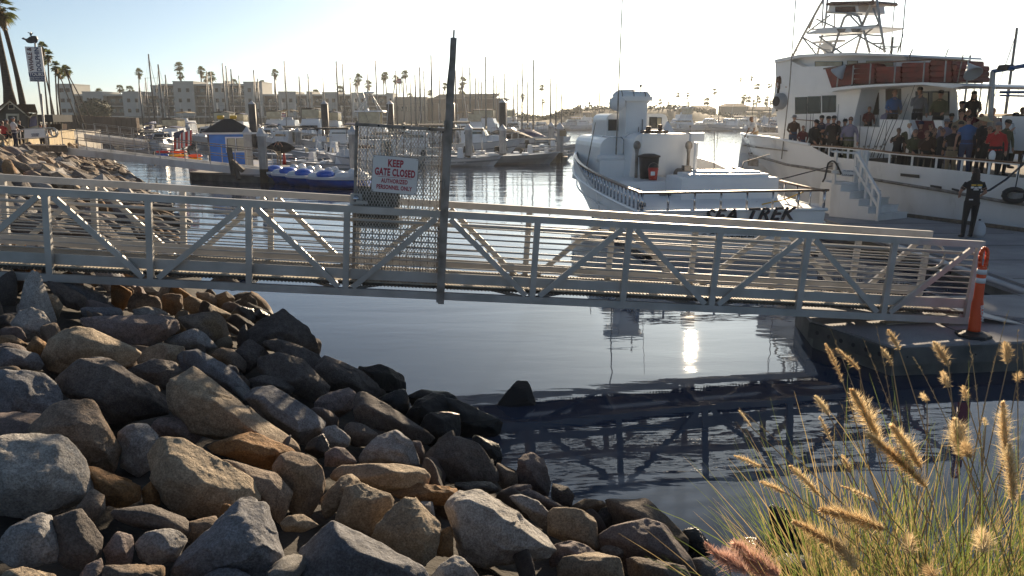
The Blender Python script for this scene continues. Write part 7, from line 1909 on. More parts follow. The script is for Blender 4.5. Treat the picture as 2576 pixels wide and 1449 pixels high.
# ---------------------------------------------------------------- marina: floats, piles
def pile(px, ytop, Y, label, r=.21, dark=False, yb=None):
 z1 = at_y(px, ytop, Y).z; x = xw(px, Y)
 t = wthing('dock_pile', label, 'pile', (x, Y, 0), 'dark steel piles' if dark else 'capped concrete piles')
 if dark:
  m = MB(); m.tube([(x, Y, -.5), (x, Y, z1)], r, 10); wb(m, 'shaft', M['darkpile'], t, True); m = MB(); m.tube([(x, Y, z1), (x, Y, z1 + .35)], [r * 1.1, .03], 10); wb(m, 'cap', M['pilecap'], t); return
 w = r * 1.0
 m = MB(); m.lathe((x, Y, 0), [(w, .75), (w, z1 - .45)], 8); wb(m, 'shaft', M['pile'], t)
 m = MB(); m.lathe((x, Y, 0), [(w * 1.01, -.6), (w * 1.01, .748)], 8); wb(m, 'tide_band', M['algae'], t)
 m = MB(); m.lathe((x, Y, 0), [(w * 1.15, z1 - .452), (w * 1.15, z1 - .32), (.02, z1)], 8); wb(m, 'cap', M['pilecap'], t)
pile(630, 318, 45.5, 'capped pile against the right corner of the blue kiosk', .24); pile(666, 321, 42.6, 'capped pile in front of the blue kiosk float', .24)
pile(893, 316, 42.0, 'capped pile half hidden behind the gate leaf', .24)
pile(1180, 311, 57, 'capped pile near the white skiff right of the gate', .27); pile(1265, 313, 60, 'capped pile between the cabin boat and the grey skiffs', .27); pile(1408, 309, 61, 'capped pile at the end of the float with a red notice', .27)
pile(1386, 307, 82, 'thinner capped pile behind the end of the float', .3); pile(1142, 310, 80, 'far capped pile just right of the gate post', .3)
for px, y, Y in ((711, 316, 92), (547, 330, 84), (466, 325, 95), (752, 320, 74)): pile(px, y, Y, 'far capped pile among the moored boats, grey and small', .28)
for px, y, lb in ((642, 262, 'tall dark steel pile left of the flag boat'), (822, 262, 'tall dark steel pile mid marina'), (985, 262, 'tall dark steel pile above the gate leaf'), (1265, 258, 'tall dark steel pile right of the gate'), (1137, 262, 'dark steel pile close behind the gate post')):
 pile(px, y, 78, lb, .36, True)
m = MB(); x_ = xw(1416, 60.7); p_ = at_y(1416, 335, 60.6); m.box(tuple(p_), (.5, .04, .42)); tag(m.build('notice', M['cl_tan'], None), 'small tan notice board on the end pile', 'sign')
dock_float('kiosk_float', 'low timber float carrying the blue kiosk', [(xw(478, 44.5), 44.6), (xw(600, 42.6), 42.7), (xw(694, 42.4), 42.4), (xw(775, 54), 56), (xw(640, 56), 58), (xw(440, 47), 49)], ZD, .45, mat_top='conc')
dock_float('boat_float', 'narrow float with moored skiffs right of the gate', [(xw(1128, 58.5), 58.5), (xw(1180, 58.0), 58.0), (xw(1428, 61.5), 61.5), (xw(1428, 63.2), 63.2), (xw(1128, 61), 61)], .42, .5, mat_top='dockw')
for (p0, p1, Y, lb) in ((330, 960, 92, 'long float behind the first row of moored boats'), (380, 1000, 122, 'long float between the middle rows of the marina'), (700, 1300, 84, 'float behind the boats right of the gate'), (330, 1240, 160, 'far float before the apartment quay'), (1440, 2000, 205, 'float of the far right moorings')):
 dock_float('marina_float', lb, [(xw(p0, Y), Y), (xw(p1, Y), Y), (xw(p1, Y), Y + 2.0), (xw(p0, Y), Y + 2.0)], .42, .45)

# ---------------------------------------------------------------- boat kinds
def P_hull(t, L, B, zs, zb, mh='gel', stripe=None, n=9, **k):
 R_ = hull_rings(L, B, zs, zb, n, **k); hull_parts(t, R_, M[mh], M['gel'], stripe=stripe, rail=(.035, .03, M['gelgrey']), drop=.05); return R_
def bx(t, name, c, d, m_, tx=0., ty=0., parent=None):
 """box with a top inset by tx, ty"""
 m = MB(); x, y, z = c; w, l, h = d[0] / 2, d[1] / 2, d[2]
 m.hexa([(x - w, y - l, z), (x + w, y - l, z), (x + w, y + l, z), (x - w, y + l, z)], [(x - w + tx, y - l + ty, z + h), (x + w - tx, y - l + ty, z + h), (x + w - tx, y + l - ty * 1.6, z + h), (x - w + tx, y + l - ty * 1.6, z + h)])
 return m.build(name, M[m_] if isinstance(m_, str) else m_, parent or t)
def tb(t, name, pts, r, m_, sm=True): m = MB(); m.tube(pts, r, 6); return m.build(name, M[m_], t, sm)
def sailboat(L=9.5, H=12.5, mh='gel', cover='bluecan', seed=0):
 t = thing('sailboat', 's', 'sailboat'); B = L * .31; R_ = P_hull(t, L, B, .85, 1.15, mh, (M['navy'], .05, .22), bowfull=.6, rake=1.2, wl=.75, trans=.75)
 bx(t, 'cabin', (0, L * .52, .85), (B * .55, L * .38, .55), 'gel', .1, .25)
 for s in (-1, 1):
  for k in range(3): bx(t, 'port_light', (s * B * .262, L * (.42 + .1 * k), 1.05), (.03, .5, .16), 'glass')
 my = L * .58; tb(t, 'mast', [(0, my, .9), (0, my, H)], [.15, .10], 'mast'); tb(t, 'boom', [(0, my, 2.1), (0, my - L * .40, 2.05)], .06, 'mast')
 m = MB(); m.tube([(0, my - .1, 2.35), (0, my - L * .15, 2.3), (0, my - L * .39, 2.15)], [.24, .19, .09], 8); m.build('sail_cover', M[cover], t, True)
 for f in (.45, .72) if H > 12 else (.55,):
  tb(t, 'spreader', [(-B * .32, my, H * f), (B * .32, my, H * f)], .022, 'mast')
 for a in ((-B * .48, my - .2, .95), (B * .48, my - .2, .95)): tb(t, 'shroud', [a, (a[0] * .66, my, H * (.45 if H > 12 else .55)), (0, my, H * .97)], .011, 'mast')
 tb(t, 'forestay', [(0, L * 1.0, 1.2), (0, my, H * .96)], .03, 'mast'); tb(t, 'backstay', [(0, 0, .9), (0, my, H)], .011, 'mast')
 m = MB(); rail_line(m, Vector, R_, 0.0, .98, .55, .014, posts=8); m.build('lifelines', M['steel'], t)
 m = MB(); m.tube([(-.5, .15, 1.7), (.5, .15, 1.7), (.5, .9, 1.75), (-.5, .9, 1.75), (-.5, .15, 1.7)], .02, 5); m.build('stern_pulpit', M['steel'], t)
 bx(t, 'spray_hood', (0, L * .32, 1.3), (B * .5, 1.0, .5), cover, .12, .25)
 return freeze(t)
def cruiser(L=9., fly=True, vinyl=True, seed=0, cov=None, mh='gel'):
 t = thing('cabin_cruiser', 'c', 'motorboat'); B = L * .34; R_ = P_hull(t, L, B, .95, 1.45, mh, (M['navy'], .25, .36), bowfull=.5, rake=1.6)
 bx(t, 'foredeck_trunk', (0, L * .62, 1.15), (B * .62, L * .34, .5), 'gel', .2, .35)
 c = bx(t, 'cabin', (0, L * .36, 1.0), (B * .80, L * .36, 1.35), 'gel', .16, .30)
 for s in (-1, 1): bx(t, 'side_window', (s * B * .352, L * .36, 1.60), (.06, L * .24, .42), 'glass', .012, .08)
 m = MB(); y1 = L * .54; m.hexa([(-B * .33, y1 + .02, 1.5), (B * .33, y1 + .02, 1.5), (B * .33, y1 + .06, 1.5), (-B * .33, y1 + .06, 1.5)], [(-B * .27, y1 - .30, 2.15), (B * .27, y1 - .30, 2.15), (B * .27, y1 - .26, 2.15), (-B * .27, y1 - .26, 2.15)]); m.build('windshield', M['glass'], t)
 bx(t, 'aft_door', (0, L * .18 - .02, 1.15), (.7, .05, 1.1), 'glass'); bx(t, 'transom_door', (.5, -.02, .5), (.6, .04, .5), 'gelgrey')
 if fly:
  bx(t, 'flybridge', (0, L * .33, 2.36), (B * .66, L * .30, .50), 'gel', .08, .1)
  bx(t, 'console', (0, L * .40, 2.86), (B * .4, .5, .35), 'gel', .05, .1)
  for s in (-1, 1):
   for y in (L * .22, L * .42): tb(t, 'top_post', [(s * B * .30, y, 2.85), (s * B * .30, y, 3.95)], .025, 'steel')
  m = MB(); m.rings([[(x, y, 3.95 + .16 * (1 - (x / (B * .34)) ** 2)) for x in lin(-B * .34, B * .34, 7)] for y in (L * .18, L * .46)] , cap=False, close=False); m.rings([[(x, y, 3.90 + .16 * (1 - (x / (B * .34)) ** 2)) for x in lin(-B * .34, B * .34, 7)] for y in (L * .18, L * .46)], cap=False, close=False); m.build('bimini_top', M[cov or 'dark'], t, fixn=False)
  if vinyl:
   bx(t, 'clear_curtain', (0, L * .46, 3.0), (B * .60, .03, .92), 'glasslit'); bx(t, 'clear_curtain', (0, L * .18, 3.0), (B * .60, .03, .92), 'glasslit')
   for s in (-1, 1): bx(t, 'clear_curtain', (s * B * .30, L * .32, 3.0), (.03, L * .26, .92), 'glasslit')
 else:
  for s in (-1, 1): tb(t, 'arch', [(s * B * .42, L * .2, 1.0), (s * B * .36, L * .17, 2.6), (0, L * .17, 2.75)], .05, 'gel')
  m = MB(); m.rings([[(x, y, 2.75 + .16 * (1 - (x / (B * .40)) ** 2)) for x in lin(-B * .40, B * .40, 7)] for y in (L * .02, L * .30)], cap=False, close=False); m.rings([[(x, y, 2.70 + .16 * (1 - (x / (B * .40)) ** 2)) for x in lin(-B * .40, B * .40, 7)] for y in (L * .02, L * .30)], cap=False, close=False); m.build('bimini_top', M[cov or 'bluecan'], t, fixn=False)
  for s in (-1, 1):
   for y in (L * .04, L * .28): tb(t, 'top_post', [(s * B * .38, y, 1.0), (s * B * .38, y, 2.75)], .02, 'steel')
 m = MB(); rail_line(m, Vector, R_, .45, .99, .55, .018, posts=7); m.build('bow_rail', M['steel'], t)
 tb(t, 'antenna', [(B * .3, L * .3, 2.3), (B * .34, L * .25, 5.2)], .014, 'gel'); bx(t, 'swim_step', (0, -.35, .2), (B * .8, .6, .07), 'gelgrey')
 bx(t, 'cockpit_sole', (0, L * .09, .6), (B * .7, L * .16, .32), 'dark')
 return freeze(t)
def skiff(L=5.6, mh='gel', console=True, cov=False, bluet=False, seed=0):
 t = thing('skiff', 'k', 'motorboat'); B = L * .36; R_ = P_hull(t, L, B, .55, .80, mh, (M['navy' if bluet else 'gelgrey'], .0, .45), bowfull=.5, rake=.9, n=9)
 m = MB(); m.hexa([(-B * .36, .3, .48), (B * .36, .3, .48), (B * .30, L * .78, .52), (-B * .30, L * .78, .52)], [(-B * .40, .3, .56), (B * .40, .3, .56), (B * .33, L * .78, .60), (-B * .33, L * .78, .60)]); m.build('cockpit', M['gelgrey'], t)
 for y in (L * .25, L * .62): bx(t, 'bench', (0, y, .52), (B * .62, .4, .22), 'gel')
 if console:
  bx(t, 'console', (0, L * .45, .55), (.6, .5, .75), 'gel', .06, .08); bx(t, 'console_shield', (0, L * .52, 1.28), (.5, .04, .3), 'glasslit', .04)
  tb(t, 'steering_wheel', [(.17 * cos(a), L * .39, 1.15 + .17 * sin(a)) for a in lin(0, 2 * pi, 11)], .018, 'dark')
 bx(t, 'outboard_cowl', (0, -.12, .75), (.36, .48, .42), 'dark', .05, .06); bx(t, 'outboard_leg', (0, -.12, -.3), (.14, .2, 1.05), 'dark')
 for s in (-1, 1): tb(t, 'grab_rail', [(s * B * .40, L * .58, .62), (s * B * .38, L * .62, .95), (s * B * .2, L * .86, 1.0), (0, L * .95, .98)], .018, 'steel')
 if cov:
  for s in (-1, 1):
   for y in (L * .25, L * .6): tb(t, 'top_post', [(s * B * .38, y, .6), (s * B * .34, y, 2.05)], .02, 'steel')
  bx(t, 'canvas_top', (0, L * .43, 2.05), (B * .8, L * .42, .10), cov, .05, .05)
 return freeze(t)
def covered(L=7., cov='dark', seed=0):
 t = thing('covered_boat', 'v', 'motorboat'); B = L * .34; P_hull(t, L, B, .9, 1.2, 'gel', (M['navy'], .1, .3))
 m = MB(); rr = []
 for k in range(7):
  f = k / 6; y = L * (.0 + .8 * f); h = 1.0 + .9 * sin(pi * min(1, f * 1.1 + .1)); w = B * .5 * (1 - .35 * f ** 3)
  rr.append([(-w, y, .85), (-w * .8, y, .85 + (h - .85) * .75), (0, y, h), (w * .8, y, .85 + (h - .85) * .75), (w, y, .85)])
 m.rings(rr); m.build('canvas_cover', M[cov], t)
 tb(t, 'mast_stub', [(0, L * .5, 1.8), (0, L * .5, 2.6)], .03, 'mast'); bx(t, 'outboard_cowl', (0, -.2, .7), (.4, .5, .5), 'dark', .05, .05)
 m = MB(); m.tube([(-.6, L * .86, 1.15), (-.3, L * .97, 1.7), (.3, L * .97, 1.7), (.6, L * .86, 1.15)], .02, 5); m.build('bow_rail', M['steel'], t)
 return freeze(t)
def sport(L=11):
 t = thing('sport_fisher', 'f', 'motorboat'); B = L * .34; R_ = P_hull(t, L, B, 1.1, 2.0, 'gel', None, bowfull=.55, rake=2.2)
 bx(t, 'cabin', (0, L * .42, 1.2), (B * .82, L * .40, 1.3), 'gel', .15, .5); bx(t, 'cabin_glass', (0, L * .43, 1.75), (B * .80, L * .34, .5), 'glass', .1, .3)
 bx(t, 'flybridge', (0, L * .38, 2.5), (B * .7, L * .26, .8), 'gel', .05, .1); bx(t, 'hardtop', (0, L * .36, 4.6), (B * .72, L * .28, .12), 'gel', .05, .05)
 for s in (-1, 1):
  for y in (L * .25, L * .46): tb(t, 'tower_leg', [(s * B * .32, y, 2.6), (s * B * .30, y, 4.6), (s * B * .16, L * .36, 6.6)], .035, 'steel')
  tb(t, 'outrigger', [(s * B * .4, L * .4, 2.4), (s * B * .75, L * .2, 8.6)], .02, 'steel')
 bx(t, 'crows_nest', (0, L * .36, 6.5), (B * .42, 1.1, .16), 'gel'); tb(t, 'nest_rail', [(-.5, L * .36, 7.4), (.5, L * .36, 7.4)], .03, 'steel'); bx(t, 'console', (0, L * .42, 3.3), (1.2, .4, .5), 'gel', .05, .05)
 for s in (-1, 1): bx(t, 'clear_curtain', (s * B * .31, L * .36, 3.35), (.03, L * .2, 1.2), 'glasslit')
 m = MB(); rail_line(m, Vector, R_, .5, .99, .6, .02, posts=7); m.build('bow_rail', M['steel'], t); bx(t, 'radar', (0, L * .33, 4.74), (.6, .3, .2), 'gel', .1, .05)
 return freeze(t)
KIT = {
 'sa': sailboat(9.5, 12.5), 'sb': sailboat(8.2, 10.5, 'gel', 'dark'), 'sc': sailboat(10.5, 14, 'gel', 'tancan'), 'sd': sailboat(8.8, 11.5, 'navy', 'bluecan'),
 'fa': cruiser(9.5, True, True), 'fb': cruiser(8.5, True, False, cov='tancan'), 'ca': cruiser(7.8, False, cov='bluecan'), 'cb': cruiser(7.2, False, cov='dark'), 'cc': cruiser(8.2, True, True, cov='bluecan'),
 'ka': skiff(5.6), 'kb': skiff(6.2, bluet=True), 'kc': skiff(5.2, cov='dark'), 'kd': skiff(6.0, mh='gelgrey', console=False), 'va': covered(7), 'vb': covered(6.2, 'bluecan'), 'fs': sport(11)}
_used = set()
def boat(kind, px, Y, rz, label, group, sc=1.0, z=0):
 """rz in degrees: 0 bow away, 90 bow to the left, -90 bow to the right, 180 bow towards the camera"""
 o = KIT[kind] if kind not in _used else copy_tree(KIT[kind]); _used.add(kind)
 L_ = {'s': 9.5, 'f': 9.5, 'c': 8, 'k': 5.8, 'v': 7}[kind[0]] * sc
 a = R(rz); x = xw(px, Y); o.location = (x + sin(a) * L_ / 2, Y - cos(a) * L_ / 2, z); o.rotation_euler = (0, 0, a); o.scale = (sc, sc, sc)
 o['label'] = label; o['group'] = group; return o
# --- sailboats, one for each mast
masts = [(394,136,128,'sa'),(416,162,112,'sb'),(365,208,104,'sb'),(574,159,120,'sc'),(582,166,132,'sa'),(594,174,118,'sd'),(533,179,124,'sa'),(542,180,138,'sb'),(650,176,122,'sd'),(658,198,140,'sb'),
 (727,153,118,'sc'),(761,192,130,'sb'),(784,186,110,'sa'),(855,154,118,'sa'),(870,161,126,'sc'),(887,196,136,'sb'),(952,152,112,'sc'),(1001,177,124,'sa'),(1048,188,130,'sb'),(1060,169,120,'sd'),(1070,178,134,'sa'),(1089,138,108,'sc'),
 (1148,177,122,'sa'),(1165,166,132,'sc'),(1184,169,118,'sd'),(1198,196,128,'sb'),(1204,192,140,'sa'),(1223,142,112,'sc'),(1243,189,124,'sb'),(1249,203,134,'sa'),(1270,184,118,'sa'),(1291,216,128,'sb'),(1313,157,104,'sc'),(1341,150,98,'sc'),(1384,196,96,'sa'),(1412,217,118,'sb'),
 (1506,210,190,'sa'),(1533,220,200,'sb'),(1806,219,196,'sa'),(1890,209,200,'sc'),(1933,200,190,'sd'),(380,196,138,'sa'),(430,188,140,'sb'),(612,190,134,'sa'),(701,200,140,'sb'),(820,196,138,'sa'),(903,204,132,'sb'),(930,186,136,'sc'),(1018,196,138,'sb'),(1036,200,132,'sa'),(1108,190,136,'sa'),(1134,204,138,'sb'),(1212,206,136,'sb'),(1256,196,132,'sa'),(1302,200,130,'sa'),(1327,204,136,'sb'),(1398,208,126,'sa')]
random.seed(14)
LM = [(344, 'the tall lone palm'), (456, 'the palm pair'), (537, 'the broad palm'), (568, 'the kiosk roof'), (642, 'the left steel pile'), (686, 'the second lone palm'), (752, 'the second lone palm'), (822, 'the second steel pile'), (855, 'the bushy palm'), (905, 'the skirted palm'), (985, 'the gate pile'), (1024, 'the clear palm'), (1085, 'the gate post'), (1120, 'the gate post'), (1180, 'the capped pile'), (1265, 'the right steel pile'), (1311, 'the double palm'), (1367, 'the slim palm'), (1408, 'the end pile'), (1540, 'the white tower'), (1783, 'the stout hazy palm'), (1890, 'the right palms'), (1940, 'the wheelhouse')]
MSTS = []
loc_w = ['above the flag', 'behind the kayaks', 'at the left of the marina', 'behind the blue kiosk', 'over the kiosk roof', 'right of the kiosk roof', 'in the middle of the basin', 'behind the cabin cruisers', 'left of the gate', 'behind the gate leaf', 'beside the gate post', 'right of the gate', 'below the shade canopy', 'at the open channel']
for i, (px, yt, Y, k) in enumerate(masts):
 o = boat(k, px, Y, random.choice((0, 180, 8, -172)), '', 'sailboats moored across the marina')
 protoH = {'sa': 12.5, 'sb': 10.5, 'sc': 14, 'sd': 11.5}[k]; L_ = {'sa': 9.5, 'sb': 8.2, 'sc': 10.5, 'sd': 8.8}[k]
 zt_ = at_y(px, yt, Y).z; sc = zt_ / protoH; sc2 = min(max(sc, .72), 1.15)
 a = o.rotation_euler[2]; o.scale = (sc2, sc2, sc); o.location = (xw(px, Y) + sin(a) * L_ * .58 * sc2, Y - cos(a) * L_ * .58 * sc2, 0)
 if sc > sc2 or sc < sc2: o.scale = (sc2, sc2, sc)
 hull_c = {'sa': 'white sailboat with blue sail cover', 'sb': 'white sailboat with black sail cover', 'sc': 'white sailboat with tan sail cover', 'sd': 'navy hulled sailboat with blue sail cover'}[k]
 lm = min(LM, key=lambda q: abs(q[0] - px)); MSTS.append((hull_c + ', mast ' + ('left of ' if px < lm[0] - 4 else 'right of ' if px > lm[0] + 4 else 'behind ') + lm[1], px, o))
for lb in {m[0] for m in MSTS}:
 g = sorted([m for m in MSTS if m[0] == lb], key=lambda m: m[1])
 for i, m in enumerate(g): m[2]['label'] = lb + ('' if len(g) == 1 else (', left one', ', right one')[i] if len(g) == 2 else (', left one', ', middle one', ', right one')[i])
# --- motorboats, left basin to right
MBT = [('ca',440,100,170,'white cruiser with blue top at the left of the basin',.95),('fb',455,112,175,'tan-topped flybridge boat behind the flag',1.0),('fa',430,84,180,'flybridge cruiser with clear curtains left of the kiosk',.8),('cb',520,88,175,'dark-topped cruiser behind the kiosk roof',1.0),('ca',412,72,185,'white cruiser stern-on behind the kayaks',.9),('kc',372,70,100,'small launch with dark top left of the kayaks',1.0),('vb',345,80,120,'boat under a blue cover near the left bank',.9),
 ('fa',560,104,182,'flybridge cruiser just right of the kiosk roof peak',1.0),('cc',600,110,180,'blue-topped flybridge cruiser between the kiosk piles',.95),
 ('fa',690,112,178,'lit flybridge cruiser behind the lone palm mast',1.05),('fb',722,104,182,'tan-topped flybridge cruiser with glowing curtains below the small flag',1.05),('ca',668,92,178,'cruiser with blue top right of the kiosk piles',.9),('fa',782,100,178,'large flybridge cruiser beside the dark steel pile',1.1),('cc',836,104,180,'blue-topped flybridge cruiser behind the dark steel pile',1.0),
 ('va',752,80,95,'boat under a dark peaked canvas in the middle of the basin',.9),('cb',700,78,60,'dark-topped cruiser angled left in the middle of the basin',.9),('ca',838,76,80,'blue-topped cruiser lying broadside before the steel pile',1.0),('kd',735,62,95,'grey open skiff broadside right of the paddleboarder',1.0),('kc',820,60,85,'launch with a long dark awning left of the gate',1.25),('ka',775,52,80,'low open skiff at the kiosk float edge',.95),('ka',840,50,95,'second low open skiff nearer the gate',1.0),('cb',905,50,60,'white cabin boat with porthole behind the gate leaf',.9),
 ('cb',870,88,178,'dark-topped cruiser close left of the gate leaf',.9),('kb',800,70,80,'blue-striped runabout in the second row',1.0),('ca',915,95,182,'blue-topped cruiser seen through the gate mesh',1.0),('vb',945,72,85,'blue-covered boat seen through the gate mesh',1.0),('cb',1000,66,95,'dark-topped cruiser seen through the gate mesh',1.0),('kd',1060,58,90,'grey skiff seen through the gate mesh',1.2),
 ('kc',1152,62,90,'launch with dark top just right of the gate post',1.2),('ka',1172,57,-88,'white skiff moored right of the gate post',1.0),('cb',1232,75,-92,'white express cruiser with enclosed canvas behind the capped pile',1.05),('kb',1205,60,-80,'blue hulled skiff beside the white one',.75),('kd',1290,59.2,-88,'long low grey skiff at the end float',1.15),('ka',1345,63,-86,'narrow skiff outside the long grey one',1.0),('kc',1388,64,-85,'small boat with folded top at the end pile',.8),
 ('va',1312,88,-90,'boat under a big dark canvas right of the express cruiser',1.15),('vb',1362,92,-88,'blue-covered boat near the channel',1.1),('fa',1250,118,-100,'flybridge cruiser below the shade canopy',1.1),('ca',1290,125,178,'cruiser with blue top behind the dark canvas boat',1.1),('ca',1340,140,-90,'cruiser lying broadside by the channel mouth',1.0),('cb',1380,150,-90,'dark-topped cruiser furthest out by the channel',1.0),('ka',1400,80,-85,'runabout nosing out by the end pile',1.0),
 ('fb',1165,110,178,'tan-topped cruiser behind the gate post',1.0),('cc',1195,100,182,'blue-topped cruiser right behind the gate post',.95),('ca',1120,90,180,'cruiser hidden partly by the gate post',.95),
 ('fs',1290,150,-95,'tall sport fisher with tower above the express cruiser',1.0),('fs',955,72,-88,'tall white tower boat rising behind the gate leaf',.85),
 ('ca',1425,200,90,'distant cruiser left of the white tower',1.1),('fb',1455,205,90,'distant flybridge cruiser left of the tall tower',1.1),('ca',1478,198,-90,'distant blue-topped cruiser beside the tower',1.1),
 ('fs',1712,192,100,'hazy sport fisher with tuna tower beyond the companion house',1.15),('cb',1765,195,90,'hazy cruiser right of the tuna tower boat',1.2),('ka',1700,186,90,'hazy open boat before the tuna tower boat',1.1),('ca',1820,190,95,'hazy white cruiser with bow left mid channel',1.2),('cb',1850,196,85,'hazy dark-topped cruiser under the right palms',1.2),('fa',1868,202,100,'hazy flybridge cruiser under the right palms',1.1),('fb',1905,198,95,'hazy tan-topped cruiser near the wheelhouse',1.1),('cc',1940,204,95,'hazy blue-topped cruiser behind the bow man',1.1),('ka',1870,180,95,'hazy skiff in front of the right moorings',1.1),('ca',1790,205,90,'hazy small cruiser behind the channel marker',1.0)]
for k, px, Y, rz, lb, sc in MBT: boat(k, px, Y, rz, lb, 'motorboats in the marina', sc)
# masts behind the big boat on the right
for px, yt, Y, k, lb in ((2228, 93, 52, 'sa', 'sailboat with only its mast showing behind the tower leg'), (2424, 139, 60, 'sb', 'sailboat mast behind the right deck floodlight'), (2531, 70, 48, 'sd', 'blue masted sailboat right of the floodlight'), (2481, 197, 66, 'sb', 'sailboat mast low behind the ponytailed woman'), (2461, 203, 70, 'sb', 'second low mast behind the ponytailed woman'), (2444, 196, 62, 'sa', 'mast close to the floodlight bracket')):
 L_ = {'sa': 9.5, 'sb': 8.2, 'sd': 8.8}[k]; o = copy_tree(KIT[k]); z_ = at_y(px, yt, Y).z; s_ = z_ / {'sa': 12.5, 'sb': 10.5, 'sd': 11.5}[k]; o.scale = (min(s_, 1), min(s_, 1), s_); o.location = (xw(px, Y, 4), Y - L_ * .58 * min(s_, 1), 0); o.rotation_euler = (0, 0, 0); o['label'] = lb; o['group'] = 'sailboats behind the fishing boat'
o = boat('fb', 2555, 46, 185, 'white cruiser showing above the stern of the fishing boat', 'motorboats behind the fishing boat', .9)
# pedal boats
def pedal(first=[None]):
 t = thing('pedal_boat', 'p', 'pedal boat'); L, B = 3.0, 1.5
 R_ = hull_rings(L, B, .36, .42, 8, bowfull=.4, rake=.25, wl=.85, keel=-.1, trans=.85)
 mb = MB(); n = 7; vs = [p for r in R_ for p in r]; fs = []
 for i in range(len(R_) - 1):
  for k in range(n - 1): fs.append((i * n + k, (i + 1) * n + k, (i + 1) * n + k + 1, i * n + k + 1))
 mb.add(vs, fs); mb.add(R_[0], [tuple(range(n))]); mb.build('hull', M['brightblue'], t, True)
 mb = MB(); vs = []
 for r in R_: vs += [(r[0][0] * 1.03, r[0][1], .40), (r[6][0] * 1.03, r[6][1], .40), (r[0][0] * 1.03, r[0][1], .50), (r[6][0] * 1.03, r[6][1], .50)]
 fs = []
 for i in range(len(R_) - 1): a, b = 4 * i, 4 * i + 4; fs += [(a, b, b + 2, a + 2), (a + 1, a + 3, b + 3, b + 1), (a + 2, b + 2, b + 3, a + 3)]
 fs += [(0, 2, 3, 1)]; mb.add(vs, fs); mb.build('deck_moulding', M['gel'], t)
 for s in (-1, 1):
  m = MB(); m.ball((s * .33, 1.05, .54), (.28, .45, .17), 12, 8); m.build('seat', M['gel'], t, True)
  m = MB(); m.ball((s * .33, .66, .66), (.26, .2, .22), 12, 8); m.build('seat_back', M['gel'], t, True)
 m = MB(); m.ball((0, 2.05, .58), (.48, .42, .20), 12, 8); m.build('pedal_cover', M['brightblue'], t, True)
 m = MB(); m.ball((0, 2.5, .52), (.38, .36, .16), 12, 8); m.build('bow_moulding', M['gel'], t, True)
 m = MB(); m.ball((0, .3, .55), (.5, .26, .18), 12, 8); m.build('stern_moulding', M['gel'], t, True)
 return freeze(t)
pp = pedal()
for i, (px, Y, rz, lb) in enumerate(((858, 39.3, 82, 'front blue and white pedal boat nearest the gate leaf'), (802, 40.3, 78, 'second blue and white pedal boat of the row'), (760, 41.6, 74, 'third blue and white pedal boat of the row'), (722, 43.0, 70, 'last blue and white pedal boat by the float corner'))):
 o = pp if i == 0 else copy_tree(pp); a = R(rz); o.location = (xw(px, Y) + sin(a) * 1.5, Y - cos(a) * 1.5, .02); o.rotation_euler = (0, 0, a); o['label'] = lb; o['group'] = 'pedal boats moored in a row'; o.scale = (1.12, 1.12, 1.15)

# ---------------------------------------------------------------- blue kiosk
k0 = at_z(532, 415, ZD); k1 = at_z(626, 408, ZD); k2 = at_z(494, 404, ZD)
K0, K1 = Vector((k0.x, k0.y, ZD)), Vector((xw(638, k0.y + 1.0), k0.y + 1.0, ZD)); kd_ = (K1 - K0).normalized(); kn = Vector((-kd_.y, kd_.x, 0)); KW = (K1 - K0).length; KD = 2.6
ks = wthing('kiosk', 'small blue rental kiosk with dark hipped roof and white trimmed window', 'kiosk', K0); KH = at_y(540, 338, K0.y).z - ZD
def KP(a, b, z): return K0 + kd_ * a + kn * b + Vector((0, 0, z))
def kbox(name, a0, a1, b0, b1, z0, z1, m_, par=None):
 mb = MB(); mb.hexa([KP(a0, b0, z0), KP(a1, b0, z0), KP(a1, b1, z0), KP(a0, b1, z0)], [KP(a0, b0, z1), KP(a1, b0, z1), KP(a1, b1, z1), KP(a0, b1, z1)])
 return wb(mb, name, m_, par or ks) if par is None else mb.build(name, m_, par)
kbox('wall', 0, KW, 0, KD, 0, KH, M['blue'])
for k in range(17): kbox('batten', -.05, -.005, .04 + k * KD / 17, .04 + k * KD / 17 + .08, .02, KH - .02, M['greywood'])
kbox('side_window', -.07, -.052, 1.1, 1.6, .9, 1.5, M['glass'])
wx0, wx1 = KW * .37, KW * .86
f = kbox('window_frame', wx0, wx1, -.05, -.005, .78, 1.78, M['white']); kbox('pane', wx0 + .1, wx1 - .1, -.062, -.052, .88, 1.68, M['glass'], f)
kbox('curtain', wx0 + .14, wx0 + (wx1 - wx0) * .46, -.07, -.064, .90, 1.66, M['cream'], f); kbox('curtain', wx0 + (wx1 - wx0) * .56, wx1 - .14, -.07, -.064, .90, 1.66, M['cream'], f); kbox('mullion', (wx0 + wx1) / 2 - .03, (wx0 + wx1) / 2 + .03, -.08, -.071, .88, 1.68, M['white'], f)
mb = MB(); e = .35; z0 = KH; mb.hexa([KP(-e, -e, z0), KP(KW + e, -e, z0), KP(KW + e, KD + e, z0), KP(-e, KD + e, z0)], [KP(-e, -e, z0 + .12), KP(KW + e, -e, z0 + .12), KP(KW + e, KD + e, z0 + .12), KP(-e, KD + e, z0 + .12)]); wb(mb, 'eave_board', M['white'], ks)
rh = at_y(560, 299, K0.y + 1.2).z - ZD; mb = MB(); mb.hexa([KP(-e - .05, -e - .05, z0 + .122), KP(KW + e + .05, -e - .05, z0 + .122), KP(KW + e + .05, KD + e + .05, z0 + .122), KP(-e - .05, KD + e + .05, z0 + .122)], [KP(KW * .40, KD * .42, rh), KP(KW * .60, KD * .42, rh), KP(KW * .60, KD * .58, rh), KP(KW * .40, KD * .58, rh)]); wb(mb, 'roof', M['shingle'], ks)
